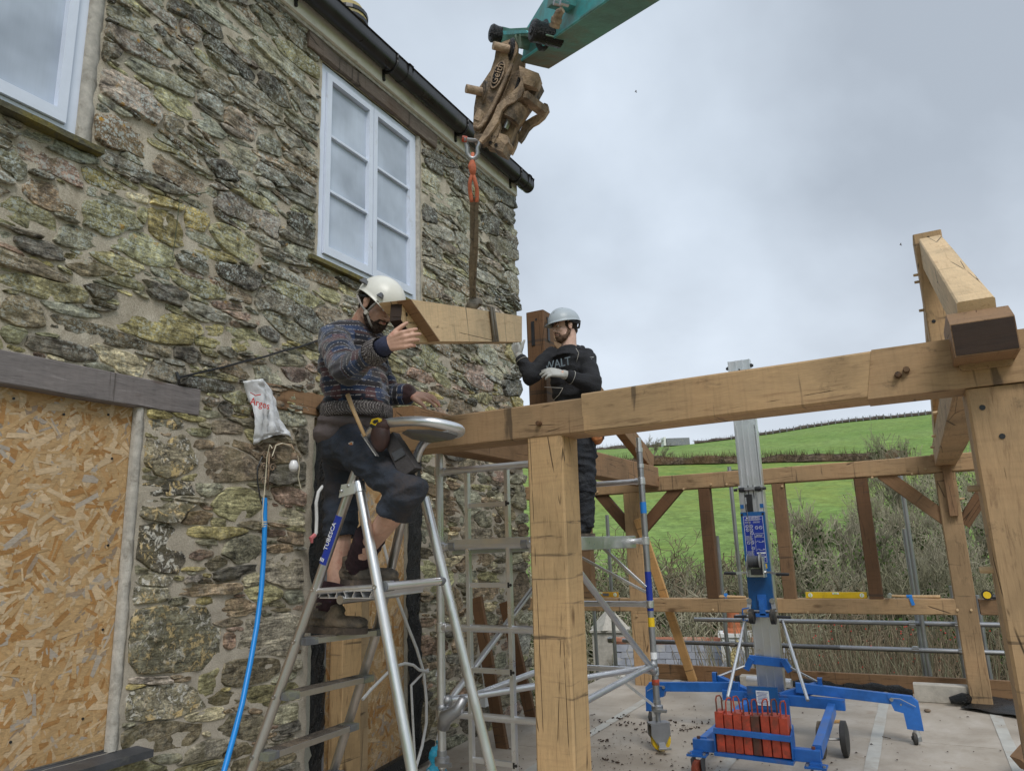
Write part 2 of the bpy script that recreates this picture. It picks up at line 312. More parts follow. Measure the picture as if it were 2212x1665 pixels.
# ------------------------------------------------------------------ mesh helpers
def lerp(a, b, t): return a+(b-a)*t
def frame_for(d, up=V((0, 0, 1))):
    d = d.normalized(); s = d.cross(up)
    if s.length < 1e-4: s = d.cross(V((0, 1, 0)))
    s.normalize(); return d, s, s.cross(d).normalized()
class MB:
    def __init__(s): s.v = []; s.f = []
    def add(s, vs, fs):
        o = len(s.v); s.v += [V(p) for p in vs]; s.f += [[i+o for i in f] for f in fs]; return s
    def box(s, c, size, M=None):
        x, y, z = [k/2 for k in size]; c = V(c)
        p = [V((a*x, b*y, d*z)) for a in (-1, 1) for b in (-1, 1) for d in (-1, 1)]
        if M: p = [M @ q for q in p]
        return s.add([c+q for q in p], [[0, 1, 3, 2], [4, 6, 7, 5], [0, 4, 5, 1], [2, 3, 7, 6], [0, 2, 6, 4], [1, 5, 7, 3]])
    def bar(s, a, b, w, h, up=V((0, 0, 1)), ch=.0):
        """box from a to b, w sideways, h along up"""
        a = V(a); b = V(b); d, sd, u = frame_for(b-a, V(up)); w /= 2; h /= 2
        ch = ch or min(w, h)*.12
        sec = [(w-ch, -h), (w, -h+ch), (w, h-ch), (w-ch, h), (-w+ch, h), (-w, h-ch), (-w, -h+ch), (-w+ch, -h)]
        vs = [p+sd*x+u*y for p in (a, b) for x, y in sec]
        return s.add(vs, [[i, (i+1) % 8, 8+(i+1) % 8, 8+i] for i in range(8)]+[list(range(7, -1, -1)), list(range(8, 16))])
    def tube(s, pts, r, n=10, caps=True):
        pts = [V(p) for p in pts]; rs = r if isinstance(r, (list, tuple)) else [r]*len(pts)
        vs = []; fs = []; u = None
        for i, p in enumerate(pts):
            d = (pts[min(i+1, len(pts)-1)]-pts[max(i-1, 0)])
            if d.length < 1e-9: d = V((0, 0, 1))
            d.normalize()
            if u is None:
                _, _, u = frame_for(d)
            u = (u-d*u.dot(d))
            if u.length < 1e-5: _, _, u = frame_for(d)
            u.normalize(); q = d.cross(u)
            vs += [p+(u*math.cos(2*math.pi*k/n)+q*math.sin(2*math.pi*k/n))*rs[i] for k in range(n)]
        for i in range(len(pts)-1):
            fs += [[i*n+k, i*n+(k+1) % n, (i+1)*n+(k+1) % n, (i+1)*n+k] for k in range(n)]
        if caps: fs += [list(range(n-1, -1, -1)), list(range((len(pts)-1)*n, len(pts)*n))]
        return s.add(vs, fs)
    def cyl(s, a, b, r, n=14): return s.tube([a, b], r, n)
    def prism(s, poly, off):
        """extrude a 3D polygon by vector off"""
        n = len(poly); poly = [V(p) for p in poly]; off = V(off)
        return s.add(poly+[p+off for p in poly], [list(range(n))[::-1], list(range(n, 2*n))]+[[i, (i+1) % n, n+(i+1) % n, n+i] for i in range(n)])
    def ell(s, c, r, nu=14, nv=9, M=None):
        c = V(c); r = (r, r, r) if not hasattr(r, '__len__') else r; vs = []; fs = []
        for j in range(nv+1):
            t = math.pi*j/nv
            for i in range(nu):
                a = 2*math.pi*i/nu; p = V((r[0]*math.sin(t)*math.cos(a), r[1]*math.sin(t)*math.sin(a), r[2]*math.cos(t)))
                vs.append(c+(M @ p if M else p))
        for j in range(nv):
            fs += [[j*nu+i, (j+1)*nu+i, (j+1)*nu+(i+1) % nu, j*nu+(i+1) % nu] for i in range(nu)]
        return s.add(vs, fs)
    def lathe(s, c, axis, prof, n=16):
        """prof: (distance along axis, radius)"""
        c = V(c); d, a, b = frame_for(V(axis)); vs = []; fs = []
        for h, r in prof: vs += [c+d*h+(a*math.cos(2*math.pi*k/n)+b*math.sin(2*math.pi*k/n))*r for k in range(n)]
        for i in range(len(prof)-1): fs += [[i*n+k, i*n+(k+1) % n, (i+1)*n+(k+1) % n, (i+1)*n+k] for k in range(n)]
        return s.add(vs, fs+[list(range(n-1, -1, -1)), list(range((len(prof)-1)*n, len(prof)*n))])
    def build(s, name, mat, parent=None, smooth=None, wobble=0):
        off = V((0, 0, 0)); p = parent
        while p is not None: off += p.location; p = p.parent
        me = bpy.data.meshes.new(name)
        vs = s.v
        if wobble:
            vs = [q+noise.noise_vector(q*9)*wobble for q in vs]
        me.from_pydata([tuple(q-off) for q in vs], [], s.f); 
        bm = bmesh.new(); bm.from_mesh(me)
        bmesh.ops.recalc_face_normals(bm, faces=bm.faces); bm.to_mesh(me); bm.free()
        me.materials.append(MT[mat] if isinstance(mat, str) else mat)
        if smooth: 
            for q in me.polygons: q.use_smooth = True
            if smooth != 'all':
                me.set_sharp_from_angle(angle=R_(38))
        o = bpy.data.objects.new(name, me); COL.objects.link(o)
        if parent is not None: o.parent = parent
        return o
def bld(name, mat, parent, fn, *a, smooth=True, **k):
    m = MB(); getattr(m, fn)(*a, **k); return m.build(name, mat, parent, smooth)
def thing(name, loc, label, cat, group=None, kind=None):
    o = bpy.data.objects.new(name, None); COL.objects.link(o); o.location = V(loc); o.empty_display_size = .1
    return tag(o, label, cat, group, kind)
def tag(o, label=None, cat=None, group=None, kind=None):
    if label: o['label'] = label
    if cat: o['category'] = cat
    if group: o['group'] = group
    if kind: o['kind'] = kind
    return o
def copy_tree(o, parent=None):
    c = o.copy(); COL.objects.link(c); c.parent = parent
    for ch in o.children: copy_tree(ch, c)
    return c
def timber(name, a, b, w, h, mat, parent, up=V((0, 0, 1)), seg=0, wob=.0025, cuts=None):
    """a sawn timber: local x runs from a to b; slightly uneven faces and worn arrises"""
    a = V(a); b = V(b); L = (b-a).length; d, sd, u = frame_for(b-a, V(up)); seg = seg or max(3, int(L/.22))
    ch = min(w, h)*.035+.002; ww, hh = w/2, h/2
    sec = [(ww-ch, -hh), (ww, -hh+ch), (ww, hh-ch), (ww-ch, hh), (-ww+ch, hh), (-ww, hh-ch), (-ww, -hh+ch), (-ww+ch, -hh)]
    vs = []
    for i in range(seg+1):
        t = i/seg*L
        for x, y in sec:
            q = noise.noise_vector(V((t*2.5, x*8+a.x*3, y*8+a.z*3+a.y)))
            vs.append((t if i in (0, seg) else t, x+q.x*wob, y+q.y*wob))
    fs = [[i*8+k, i*8+(k+1) % 8, (i+1)*8+(k+1) % 8, (i+1)*8+k] for i in range(seg) for k in range(8)]
    fs += [list(range(7, -1, -1)), list(range(seg*8, seg*8+8))]
    me = bpy.data.meshes.new(name); me.from_pydata(vs, [], fs)
    bm = bmesh.new(); bm.from_mesh(me); bmesh.ops.recalc_face_normals(bm, faces=bm.faces); bm.to_mesh(me); bm.free()
    me.materials.append(MT[mat]); o = bpy.data.objects.new(name, me); COL.objects.link(o)
    off = V((0, 0, 0)); p = parent
    while p is not None: off += p.location; p = p.parent
    M = Matrix((( d.x, -sd.x, u.x, a.x-off.x), (d.y, -sd.y, u.y, a.y-off.y), (d.z, -sd.z, u.z, a.z-off.z), (0, 0, 0, 1)))
    # (the y axis is flipped so that the frame stays right handed)
    if parent is not None: o.parent = parent
    o.matrix_local = M
    return o
def child_world(o):
    """loc of nested child"""
    return o
def text(name, s, size, M, mat, parent, ext=.0006, sx=1.0):
    cu = bpy.data.curves.new(name, 'FONT'); cu.body = s; cu.size = size; cu.extrude = ext; cu.align_x = 'CENTER'; cu.align_y = 'CENTER'; cu.resolution_u = 2
    t = bpy.data.objects.new(name, cu); COL.objects.link(t); bpy.context.view_layer.update()
    me = bpy.data.meshes.new_from_object(t.evaluated_get(bpy.context.evaluated_depsgraph_get())); bpy.data.objects.remove(t)
    me.materials.clear(); me.materials.append(MT[mat]); me.transform(Matrix.Diagonal((sx, 1, 1, 1)))
    off = V((0, 0, 0)); p = parent
    while p is not None: off += p.location; p = p.parent
    me.transform(Matrix.Translation(-off) @ M)
    o = bpy.data.objects.new(name, me); COL.objects.link(o)
    if parent is not None: o.parent = parent
    return o
def basis(o, x, y, z=None):
    x = V(x).normalized(); y = V(y); y = (y-x*y.dot(x)).normalized(); z = x.cross(y)
    return Matrix(((x.x, y.x, z.x, o[0]), (x.y, y.y, z.y, o[1]), (x.z, y.z, z.z, o[2]), (0, 0, 0, 1)))
def sub(parent, name, mat, mb, smooth=True): return mb.build(name, mat, parent, smooth)

def grain(o, ax):
    """turn an object's own x axis along ax without moving its mesh, so that wood grain follows the piece"""
    ax = V(ax).normalized(); M = basis((0, 0, 0), ax, ax.orthogonal()).to_3x3().to_4x4()
    c = sum((V(v.co) for v in o.data.vertices), V((0, 0, 0)))/len(o.data.vertices)
    o.data.transform(M.inverted() @ Matrix.Translation(-c)); o.matrix_local = Matrix.Translation(c) @ M; return o

# ------------------------------------------------------------------ terrain, valley and fields
def az_x(x, y):      # image column of a bearing, to let the far ridge climb to the right as it does
    v = V((x, y, 0)); return 1106+FP*v.dot(RT)/max(.05, v.dot(FW))
RIDGE = [(-3000, 24), (-200, 28), (900, 33.5), (1345, 34.7), (1440, 34.8), (1590, 35.8), (1789, 37.2), (2023, 38.1), (2212, 38.2), (4000, 38)]
MIDH = [(-3000, 16.5), (1200, 16.8), (1649, 15.7), (1894, 15.1), (2212, 14), (4000, 10)]
def ridge_h(c): return float(np.interp(c, [p[0] for p in RIDGE], [p[1] for p in RIDGE]))
def terr(x, y):
    d = math.hypot(x, y); c = az_x(x, y) if y > 0 else 1500
    mh_ = float(np.interp(c, [p[0] for p in MIDH], [p[1] for p in MIDH]))
    rh = ridge_h(c)
    z = float(np.interp(d, [0, 9.3, 11, 20, 38, 70, 145, 262, 300, 420, 900], [-1.2, -1.3, -2.6, -5.6, -5.4, -.2, mh_, rh, rh+1, rh-8, rh-30]))
    if d > 12: z += noise.noise(V((x*.03, y*.03, 0)))*min(1.2, (d-12)*.05)
    return z
ts = []; faces = []
rad = [0, 4, 8.8, 9.3, 10, 11, 13, 16, 20, 25, 31, 38, 46, 55, 65, 75, 88, 102, 118, 135, 145, 160, 178, 198, 220, 240, 255, 262, 275, 300, 350, 420, 600, 900]
NA = 180
for r in rad:
    for k in range(NA):
        a = 2*math.pi*k/NA; x, y = r*math.sin(a), r*math.cos(a)
        ts.append((x, y, terr(x, y)))
for i in range(len(rad)-1):
    for k in range(NA): faces.append([i*NA+k, i*NA+(k+1) % NA, (i+1)*NA+(k+1) % NA, (i+1)*NA+k])
g = NG('pasture'); c = g.coord('Pos')
n = g.noise(c, .035, 5, .6); f = g.noise(g.n('ShaderNodeMapping', {0: c, 'Scale': (1, 1, 2.5)}).outputs[0], 1.1, 8, .75); tus = g.noise(c, .22, 6, .7)
k = g.ramp(n, (.35, (.14, .235, .055)), (.65, (.20, .285, .085)))
k = g.mix(g.ramp(tus, (.45, 0.), (.7, .55)), k, (.20, .27, .055))
k = g.mix(1.0, k, g.ramp(f, (.36, .68), (.5, 1.), (.64, 1.3)), 'MULTIPLY')
k = g.mix(1.0, k, g.ramp(g.noise(g.n('ShaderNodeMapping', {0: c, 'Scale': (1, 1, 5)}).outputs[0], .33, 8, .8), (.36, .72), (.5, 1.), (.64, 1.25)), 'MULTIPLY')
dist = g.n('ShaderNodeVectorMath', {0: c}, operation='LENGTH').outputs['Value']
yel = g.ramp(g.mul(dist, .005), (.45, 0.), (.55, .6), (.71, .6), (.74, 0.))
k = g.mix(g.mul(yel, g.ramp(tus, (.35, 0.), (.6, 1.))), k, (.26, .30, .07))
# rough ground under the scrub down in the valley
lf = g.noise(c, 2.5, 8, .75)
scr = g.ramp(lf, (.35, (.045, .04, .02)), (.5, (.12, .10, .055)), (.65, (.10, .115, .035)))
mask = g.ramp(g.n('ShaderNodeMath', {0: g.mul(dist, .01), 1: g.mul(g.noise(c, .09, 4), .22)}, operation='ADD').outputs[0], (.66, 1.), (.74, 0.))
k = g.mix(mask, k, scr)
g.fin(k, .9, g.bump(f, .5, .25), 0, .15)
me = bpy.data.meshes.new('hillside'); me.from_pydata(ts, [], faces); me.materials.append(MT['pasture'])
bm = bmesh.new(); bm.from_mesh(me); bmesh.ops.remove_doubles(bm, verts=bm.verts, dist=.0005); bmesh.ops.recalc_face_normals(bm, faces=bm.faces); bm.to_mesh(me); bm.free()
for q in me.polygons: q.use_smooth = True
o = bpy.data.objects.new('hillside', me); COL.objects.link(o); o['kind'] = 'structure'

def colpt(px, d):
    """ground point under image column px at distance d"""
    r = RT*(px-1106)+FW*FP; h = V((r.x, r.y, 0))
    for _ in range(3):                        # account for roll with the true elevation
        p = h.normalized()*d; z = terr(p.x, p.y)
        cur = P_(V((p.x, p.y, z)))[0]; h = h+V((_r0.x, _r0.y, 0))*(px-cur)
    p = h.normalized()*d; return V((p.x, p.y, terr(p.x, p.y)))
def P_(q):
    v = q-CAM; z = v.dot(FW); return 1106+FP*v.dot(RT)/z, 832.5-FP*v.dot(UP)/z, z

# twigs for everything leafless
def twiggy(name, cols, rough=.85):
    g = NG(name); c = g.coord('Object'); oi = g.n('ShaderNodeObjectInfo').outputs['Random']
    n = g.noise(c, 3.5, 4, .6); k = g.ramp(n, (.3, cols[0]), (.5, cols[1]), (.7, cols[2]))
    k = g.mix(1.0, k, g.ramp(oi, (0., .72), (1., 1.25)), 'MULTIPLY'); return g.fin(k, rough, None, 0, .1)
twiggy('twig_grey', [(.2, .175, .12), (.34, .31, .22), (.45, .41, .31)])
twiggy('twig_olive', [(.13, .125, .075), (.225, .21, .135), (.32, .30, .21)])
twiggy('twig_brown', [(.13, .10, .065), (.23, .18, .12), (.32, .26, .18)])
twiggy('ivy_leaf', [(.022, .045, .012), (.05, .09, .022), (.10, .14, .035)])
def grow(mb, p, d, L, r, dep, rnd, curl=.35, kids=3, up=.12, minr=.004):
    n = 3; pts = [p]; rs = [r]
    for i in range(n):
        d = (d+V((rnd.uniform(-1, 1), rnd.uniform(-1, 1), rnd.uniform(-1, 1)+up*2))*curl).normalized()
        p = p+d*(L/n); pts.append(p); rs.append(max(minr, r*(1-.3*(i+1)/n)))
    mb.tube(pts, rs, 5 if r > .05 else 3, False)
    if dep <= 0: return
    for i in range(kids):
        j = rnd.choice([1, 2, 3, 3]); q = pts[j]; s = rnd.uniform(.5, .8)
        dd = (d+V((rnd.uniform(-1, 1), rnd.uniform(-1, 1), rnd.uniform(-.5, 1)))*.85).normalized()
        grow(mb, q, dd, L*s, max(minr, rs[j]*.62), dep-1, rnd, curl, kids, up, minr)
def make_shrub(seed, kind):
    """unit plants, about 1 m tall, base at the origin"""
    rnd = random.Random(seed); m = MB()
    if kind == 'bush':
        for i in range(9): grow(m, V((rnd.uniform(-.25, .25), rnd.uniform(-.25, .25), -.05)), V((rnd.uniform(-.8, .8), rnd.uniform(-.8, .8), 1)).normalized(), .34, .009, 4, rnd, .55, 3, .05, .0019)
    elif kind == 'tree':
        grow(m, V((0, 0, -.03)), V((rnd.uniform(-.1, .1), 0, 1)), .36, .028, 5, rnd, .22, 4, .12, .0018)
    elif kind == 'upright':
        for i in range(46): grow(m, V((rnd.uniform(-.4, .4), rnd.uniform(-.3, .3), -.05)), V((rnd.uniform(-.35, .35), rnd.uniform(-.35, .35), 1)).normalized(), .62, .005, 1, rnd, .14, 4, .25, .0022)
    elif kind == 'wind':
        grow(m, V((0, 0, -.03)), V((.1, 0, 1)), .5, .045, 4, rnd, .3, 4, .05, .006)
        m.v = [V((q.x+.35*max(0, q.z)**1.5, q.y, q.z)) for q in m.v]
    h = max(q.z for q in m.v); m.v = [q/h for q in m.v]
    return m
PROTO = {}
def plant(kind, seed, mat, name, loc, h, wd, label, group, cat):
    key = (kind, seed, mat)
    if key not in PROTO:
        m = make_shrub(seed, kind); me = bpy.data.meshes.new(name); me.from_pydata([tuple(q) for q in m.v], [], m.f); me.materials.append(MT[mat])
        for q in me.polygons: q.use_smooth = True
        iv = None
        if mat in ('twig_grey', 'twig_olive') and kind in ('bush', 'tree'):
            rr = random.Random(seed+5); vs = []; fs = []
            for i in range(900 if seed % 2 else 250):
                p = rr.choice(m.v); p = V((p.x, p.y, p.z))*1.0
                if p.z > .75: continue
                p = p+V((rr.gauss(0, .02), rr.gauss(0, .02), rr.gauss(0, .02))); s = rr.uniform(.008, .018)
                a = V((rr.uniform(-1, 1), rr.uniform(-1, 1), rr.uniform(-1, 1))).normalized(); b = a.orthogonal().normalized()
                k = len(vs); vs += [p-a*s, p+b*s*.7, p+a*s, p-b*s*.7]; fs.append([k, k+1, k+2, k+3])
            iv = bpy.data.meshes.new('ivy'); iv.from_pydata([tuple(q) for q in vs], [], fs); iv.materials.append(MT['ivy_leaf'])
        PROTO[key] = (me, iv)
    me, iv = PROTO[key]
    o = bpy.data.objects.new(name, None); COL.objects.link(o); o.location = loc
    o.rotation_euler = (0, 0, random.uniform(0, 6.28) if kind != 'wind' else R_(-25)+random.uniform(-.3, .3)); o.scale = (wd, wd, h)
    c = bpy.data.objects.new('branches', me); COL.objects.link(c); c.parent = o
    if iv:
        c = bpy.data.objects.new('ivy', iv); COL.objects.link(c); c.parent = o; c['kind'] = 'stuff'
    return tag(o, label, cat, group)
def top_h(px, py, d):
    b = colpt(px, d); t = P_(b); return b, (t[1]-py)*t[2]/FP
rnd = random.Random(3)
# tall grey scrub climbing the bank behind the right-hand posts
for px, py, d in [(1960, 905, 78), (2010, 925, 70), (1935, 985, 66), (1985, 1000, 60), (2060, 960, 62), (2110, 1000, 58), (2175, 960, 64), (1905, 1060, 55), (1960, 1080, 50),
                  (2015, 1065, 48), (2070, 1080, 46), (2130, 1085, 47), (2190, 1060, 50), (1870, 1110, 45), (1925, 1140, 42), (1985, 1150, 40), (2050, 1150, 38), (2110, 1150, 38), (2180, 1140, 40), (2230, 1060, 46), (2270, 1100, 42)]:
    b, h = top_h(px, py, d); plant('tree' if rnd.random() < .45 else 'bush', rnd.randint(1, 4), 'twig_grey', 'bare_thicket_tree', b, h, h*rnd.uniform(.55, .75), 'pale leafless thicket tree climbing the bank beyond the right hand oak posts', 'thicket trees on the bank at right', 'tree')
b, h = top_h(1775, 1055, 40); plant('tree', 7, 'twig_grey', 'bare_tree', b, h, h*.85, 'spreading leafless tree standing alone against the green field, right of the mast', None, 'tree')
for px, py, d in [(1705, 1150, 37), (1735, 1120, 41), (1830, 1090, 42), (1690, 1210, 33), (1760, 1180, 34), (1820, 1160, 36), (1860, 1190, 33), (1905, 1200, 32), (1960, 1200, 31), (2020, 1210, 30), (2090, 1200, 31), (2150, 1200, 31)]:
    b, h = top_h(px, py, d); plant('bush' if rnd.random() < .7 else 'tree', rnd.randint(1, 5), rnd.choice(['twig_grey', 'twig_olive', 'twig_olive']), 'tangled_shrub', b, h, h*rnd.uniform(.7, 1.0), 'tangled grey green shrub in the hollow right of the lift mast', 'shrubs right of the lift mast', 'shrub')
for px, py, d in [(1180, 1150, 44), (1235, 1165, 40), (1290, 1150, 44), (1345, 1170, 40), (1400, 1130, 46), (1450, 1165, 38), (1500, 1180, 40), (1550, 1200, 38), (1600, 1190, 42), (1650, 1185, 40),
                  (1210, 1230, 30), (1270, 1240, 29), (1330, 1235, 30), (1390, 1240, 28), (1450, 1235, 29), (1510, 1250, 28), (1570, 1245, 29), (1630, 1250, 28), (1680, 1255, 27)]:
    b, h = top_h(px, py, d); plant('bush', rnd.randint(1, 5), rnd.choice(['twig_grey', 'twig_olive', 'twig_brown']), 'bramble_shrub', b, h, h*rnd.uniform(.9, 1.3), 'rounded leafless shrub at the foot of the green field left of the lift mast', 'shrubs left of the lift mast', 'shrub')
for px, py, d in [(1240, 1300, 21), (1300, 1310, 20), (1360, 1310, 21), (1420, 1305, 22), (1480, 1310, 21), (1540, 1305, 22), (1600, 1310, 21), (1660, 1310, 20), (1190, 1330, 17), (1260, 1360, 15)]:
    b, h = top_h(px, py, d); plant('bush', rnd.choice([1, 3, 5]), rnd.choice(['twig_olive', 'twig_grey']), 'ivy_thicket', b, h, h*rnd.uniform(.8, 1.1), 'dark ivy covered thicket close behind the neighbouring slate roof', 'ivy thickets behind the slate roof', 'shrub')
for i, (px, py, d) in enumerate([(1700, 1325, 14.5), (1760, 1320, 14), (1820, 1318, 14.5), (1880, 1320, 14), (1940, 1318, 14.5), (2000, 1322, 14), (2060, 1322, 14.5), (2120, 1325, 14), (2180, 1325, 14), (1730, 1390, 12.2), (1800, 1385, 12), (1870, 1390, 12.2), (1940, 1390, 12), (2010, 1392, 12.2), (2080, 1395, 12), (2150, 1395, 12), (1660, 1400, 13.5)]):
    b, h = top_h(px, py, d); plant('upright', 1+i % 4, 'twig_brown' if i % 3 else 'twig_olive', 'twiggy_bush', b, h, h*rnd.uniform(.55, .8), 'brown upright twiggy bush just beyond the scaffold rail', 'twiggy bushes beyond the scaffold rail', 'bush')
ORD = 'leftmost,second,third,fourth,fifth,sixth,seventh,eighth,ninth,tenth,eleventh,twelfth,thirteenth,fourteenth,fifteenth,sixteenth,seventeenth,eighteenth,nineteenth,twentieth,last'.split(',')
for grp, base in (('thicket trees on the bank at right', 'pale leafless thicket tree on the bank at right'), ('shrubs right of the lift mast', 'tangled shrub in the hollow right of the mast'),
                  ('shrubs left of the lift mast', 'rounded leafless shrub below the field, left of mast'), ('ivy thickets behind the slate roof', 'ivy covered thicket behind the neighbouring slate roof'),
                  ('twiggy bushes beyond the scaffold rail', 'brown upright twiggy bush beyond the scaffold rail')):
    obs_ = sorted([o_ for o_ in COL.objects if o_.get('group') == grp], key=lambda o_: P_(o_.location)[0])
    for i_, o_ in enumerate(obs_): o_['label'] = base+', '+('rightmost' if i_ == len(obs_)-1 else ORD[i_]+('' if i_ == 0 else ' from the left'))
# rose hips
m = MB()
for i in range(120):
    b = D(rnd.uniform(1750, 2150), rnd.uniform(1345, 1490), rnd.uniform(10.8, 12.5)); m.ell(b, .011, 5, 4)
tag(m.build('rose_hips', 'bag_red'), 'tiny red rose hips scattered through the brown bushes', 'berries', kind='stuff')

# hedges that divide the fields
def hedge(name, pts, hh, wd, mat, label, tw):
    m = MB(); vs = []; fs = []; rr = random.Random(len(pts)+int(hh*10)); m2 = MB()
    N = 9; P = []
    for i in range(len(pts)-1):
        n = max(1, int((pts[i+1]-pts[i]).length/1.1))
        for j in range(n):
            q = pts[i].lerp(pts[i+1], j/n); P.append(V((q.x, q.y, terr(q.x, q.y))))
    for i, q in enumerate(P):
        d = (P[min(i+1, len(P)-1)]-P[max(0, i-1)]); d.z = 0; d.normalize(); s = V((d.y, -d.x, 0))
        for k in range(N):
            a = math.pi*k/(N-1); s_ = 1+.45*noise.noise(V((q.x*.22, q.y*.22, k*.3)))+.3*noise.noise(V((q.x*.9, q.y*.9, k)))
            vs.append(q+s*(math.cos(a)*wd*s_*.5)+V((0, 0, math.sin(a)*hh*s_*.6-.1)))
        for k in range(tw):
            a = rr.uniform(.1, 3.04); b = q+s*(math.cos(a)*wd*.5)+V((0, 0, math.sin(a)*hh*.5))+d*rr.uniform(-.6, .6)
            dr = (s*math.cos(a)*.5+V((rr.uniform(-.5, .5), rr.uniform(-.5, .5), 1.1))).normalized()*hh*rr.uniform(.3, .75)
            w_ = V((dr.z, 0, -dr.x)).normalized()*.035
            m2.add([b-w_, b+w_, b+dr], [[0, 1, 2]])
    for i in range(len(P)-1):
        for k in range(N-1): fs.append([i*N+k, i*N+k+1, (i+1)*N+k+1, (i+1)*N+k])
    t = thing(name, P[0], label, 'hedge'); m.add(vs, fs); m.build('hedge_body', mat, t, 'all')
    if tw: tag(m2.build('twigs', mat, t, False), kind='stuff')
    return t
g = NG('hedge_brown'); c = g.coord('Pos'); n = g.noise(c, 1.3, 8, .8); f = g.noise(c, .25, 5, .6)
k = g.ramp(n, (.38, (.03, .024, .018)), (.5, (.10, .075, .052)), (.62, (.22, .17, .12)))
k = g.mix(g.ramp(f, (.45, 0.), (.65, .6)), k, (.17, .10, .05)); g.fin(k, .95, g.bump(n, 1, .5), 0, .1)
g = NG('hedge_far'); c = g.coord('Pos'); n = g.noise(c, .8, 8, .8)
g.fin(g.ramp(n, (.3, (.05, .04, .035)), (.5, (.11, .09, .075)), (.7, (.17, .15, .11))), .95, g.bump(n, 1, .5), 0, .1)
def arc(p0, p1, n=26): return [colpt(lerp(p0[0], p1[0], i/n), lerp(p0[1], p1[1], i/n)) for i in range(n+1)]
hedge('field_hedge', arc((1270, 146), (1990, 144)), 2.5, 3.2, 'hedge_brown', 'thick brown winter hedge crossing the middle of the green hillside', 30)
hedge('ridge_hedge', arc((1500, 262), (2260, 262), 40), 1.7, 3.5, 'hedge_far', 'thin dark hedge running along the skyline of the hill', 9)
hedge('copse', arc((1285, 275), (1452, 272), 10), 3.4, 7, 'hedge_far', 'dark low copse on the skyline behind the windswept trees', 24)
for i, (px, py, s) in enumerate([(1366, 948, 2), (1392, 940, 1), (1412, 946, 3), (1428, 958, 2), (1246, 962, 1), (1262, 975, 3)]):
    b, h = top_h(px, py, 149 if i < 4 else 150); plant('wind', s, 'twig_grey', 'windswept_tree', b+V((0, 0, .2)), h, h*.8, ['leftmost of the four small windswept trees on the hillside hedge', 'second from the left of the four windswept trees on the hillside hedge', 'third from the left of the four windswept trees on the hillside hedge', 'rightmost of the four windswept trees on the hillside hedge', 'distant bare tree just left of the orange leather pouch', 'distant bare tree directly under the orange leather pouch'][i], 'windswept trees on the hillside', 'tree')
# far farm building on the skyline
b = colpt(1462, 263); t = thing('farm_barn', b, 'tiny grey barn with one white gable on the skyline', 'barn')
rx_ = V((RT.x, RT.y, 0)).normalized(); fx = V((FW.x, FW.y, 0)).normalized()
M3 = Matrix(((rx_.x, fx.x, 0), (rx_.y, fx.y, 0), (0, 0, 1)))
m = MB(); m.box(b+V((0, 0, 1.2)), (8, 6, 2.6), M3); m.build('wall', 'roof_slate', t)
m = MB(); m.box(b-rx_*4.6+V((0, 0, 1.5)), (.8, 5, 3.0), M3); m.build('gable', 'white_wall', t)
# cows
def cow(px, py, d, lab, flip):
    b = onZ(px, py, terr(*colpt(px, d)[:2])) if False else colpt(px, d)
    t = thing('cow', b, lab, 'cow'); s = -1 if flip else 1; m = MB(); X = rx_*s
    m.tube([b+X*-.95+V((0, 0, 1.15)), b+X*-.8+V((0, 0, 1.1)), b+V((0, 0, 1.0)), b+X*.7+V((0, 0, 1.08)), b+X*1.0+V((0, 0, 1.25)), b+X*1.25+V((0, 0, 1.35)), b+X*1.6+V((0, 0, 1.2))], [.12, .36, .42, .38, .24, .17, .09], 10)
    for dx in (-.75, .6):
        for dy in (-.2, .2): m.tube([b+X*dx+fx*dy+V((0, 0, .9)), b+X*(dx+.04)+fx*dy+V((0, 0, .45)), b+X*dx+fx*dy], [.14, .08, .06], 6)
    m.tube([b+X*-1.0+V((0, 0, 1.2)), b+X*-1.08+V((0, 0, .5))], .04, 5)
    for dy in (-.12, .12): m.tube([b+X*1.3+fx*dy+V((0, 0, 1.4)), b+X*1.3+fx*dy*2.2+V((0, 0, 1.42))], [.05, .02], 5)
    m.build('body', 'cow', t, 'all')
cow(1691, 1001, 121, 'black cow standing alone in the field right of the lift mast', False)
cow(1594, 1003, 121, 'black cow half hidden by the left edge of the lift mast', True)
m = MB()
for i in range(34):
    b = colpt(1580+i*15, 259); m.cyl(b, b+V((0, 0, 1.6)), .14, 4)
t = tag(m.build('fence_posts', 'roof_slate'), 'tiny fence posts in a row just below the skyline hedge', 'fence', kind='stuff')

# ------------------------------------------------------------------ the neighbour's roofs below the deck
def near(px, py, d): return D(px, py, d)
t = thing('slate_roofed_house', D(1440, 1480, 15)+V((0, 0, -4)), 'low neighbouring house with patched grey slate roof and red ridge, below the deck', 'house')
rz = D(1500, 1388, 15.5).z
A = V((D(1330, 1388, 16).x, D(1330, 1388, 16).y, rz)); B = V((D(1720, 1392, 15).x, D(1720, 1392, 15).y, rz))
ax = (B-A); ax.z = 0; ax.normalize(); dn = V((ax.y, -ax.x, 0)); slope = (dn*1.0+V((0, 0, -.78))).normalized(); nrm = ax.cross(slope); nrm = nrm if nrm.z > 0 else -nrm
L = (B-A).length
m = MB(); m.prism([A, B, B+slope*3.6, A+slope*3.6], -nrm*.08); m.build('roof', 'roof_slate', t)
back = (-dn+V((0, 0, -.78))).normalized()
m = MB(); m.prism([A-nrm*.02, B-nrm*.02, B+back*3.6, A+back*3.6], V((0, 0, -.08))); m.build('rear_roof', 'roof_slate', t)
m = MB(); m.prism([A+slope*3.3-nrm*.15, B+slope*3.3-nrm*.15, B+back*3.3-nrm*.15, A+back*3.3-nrm*.15], V((0, 0, -2.6))); m.build('wall', 'white_wall', t)
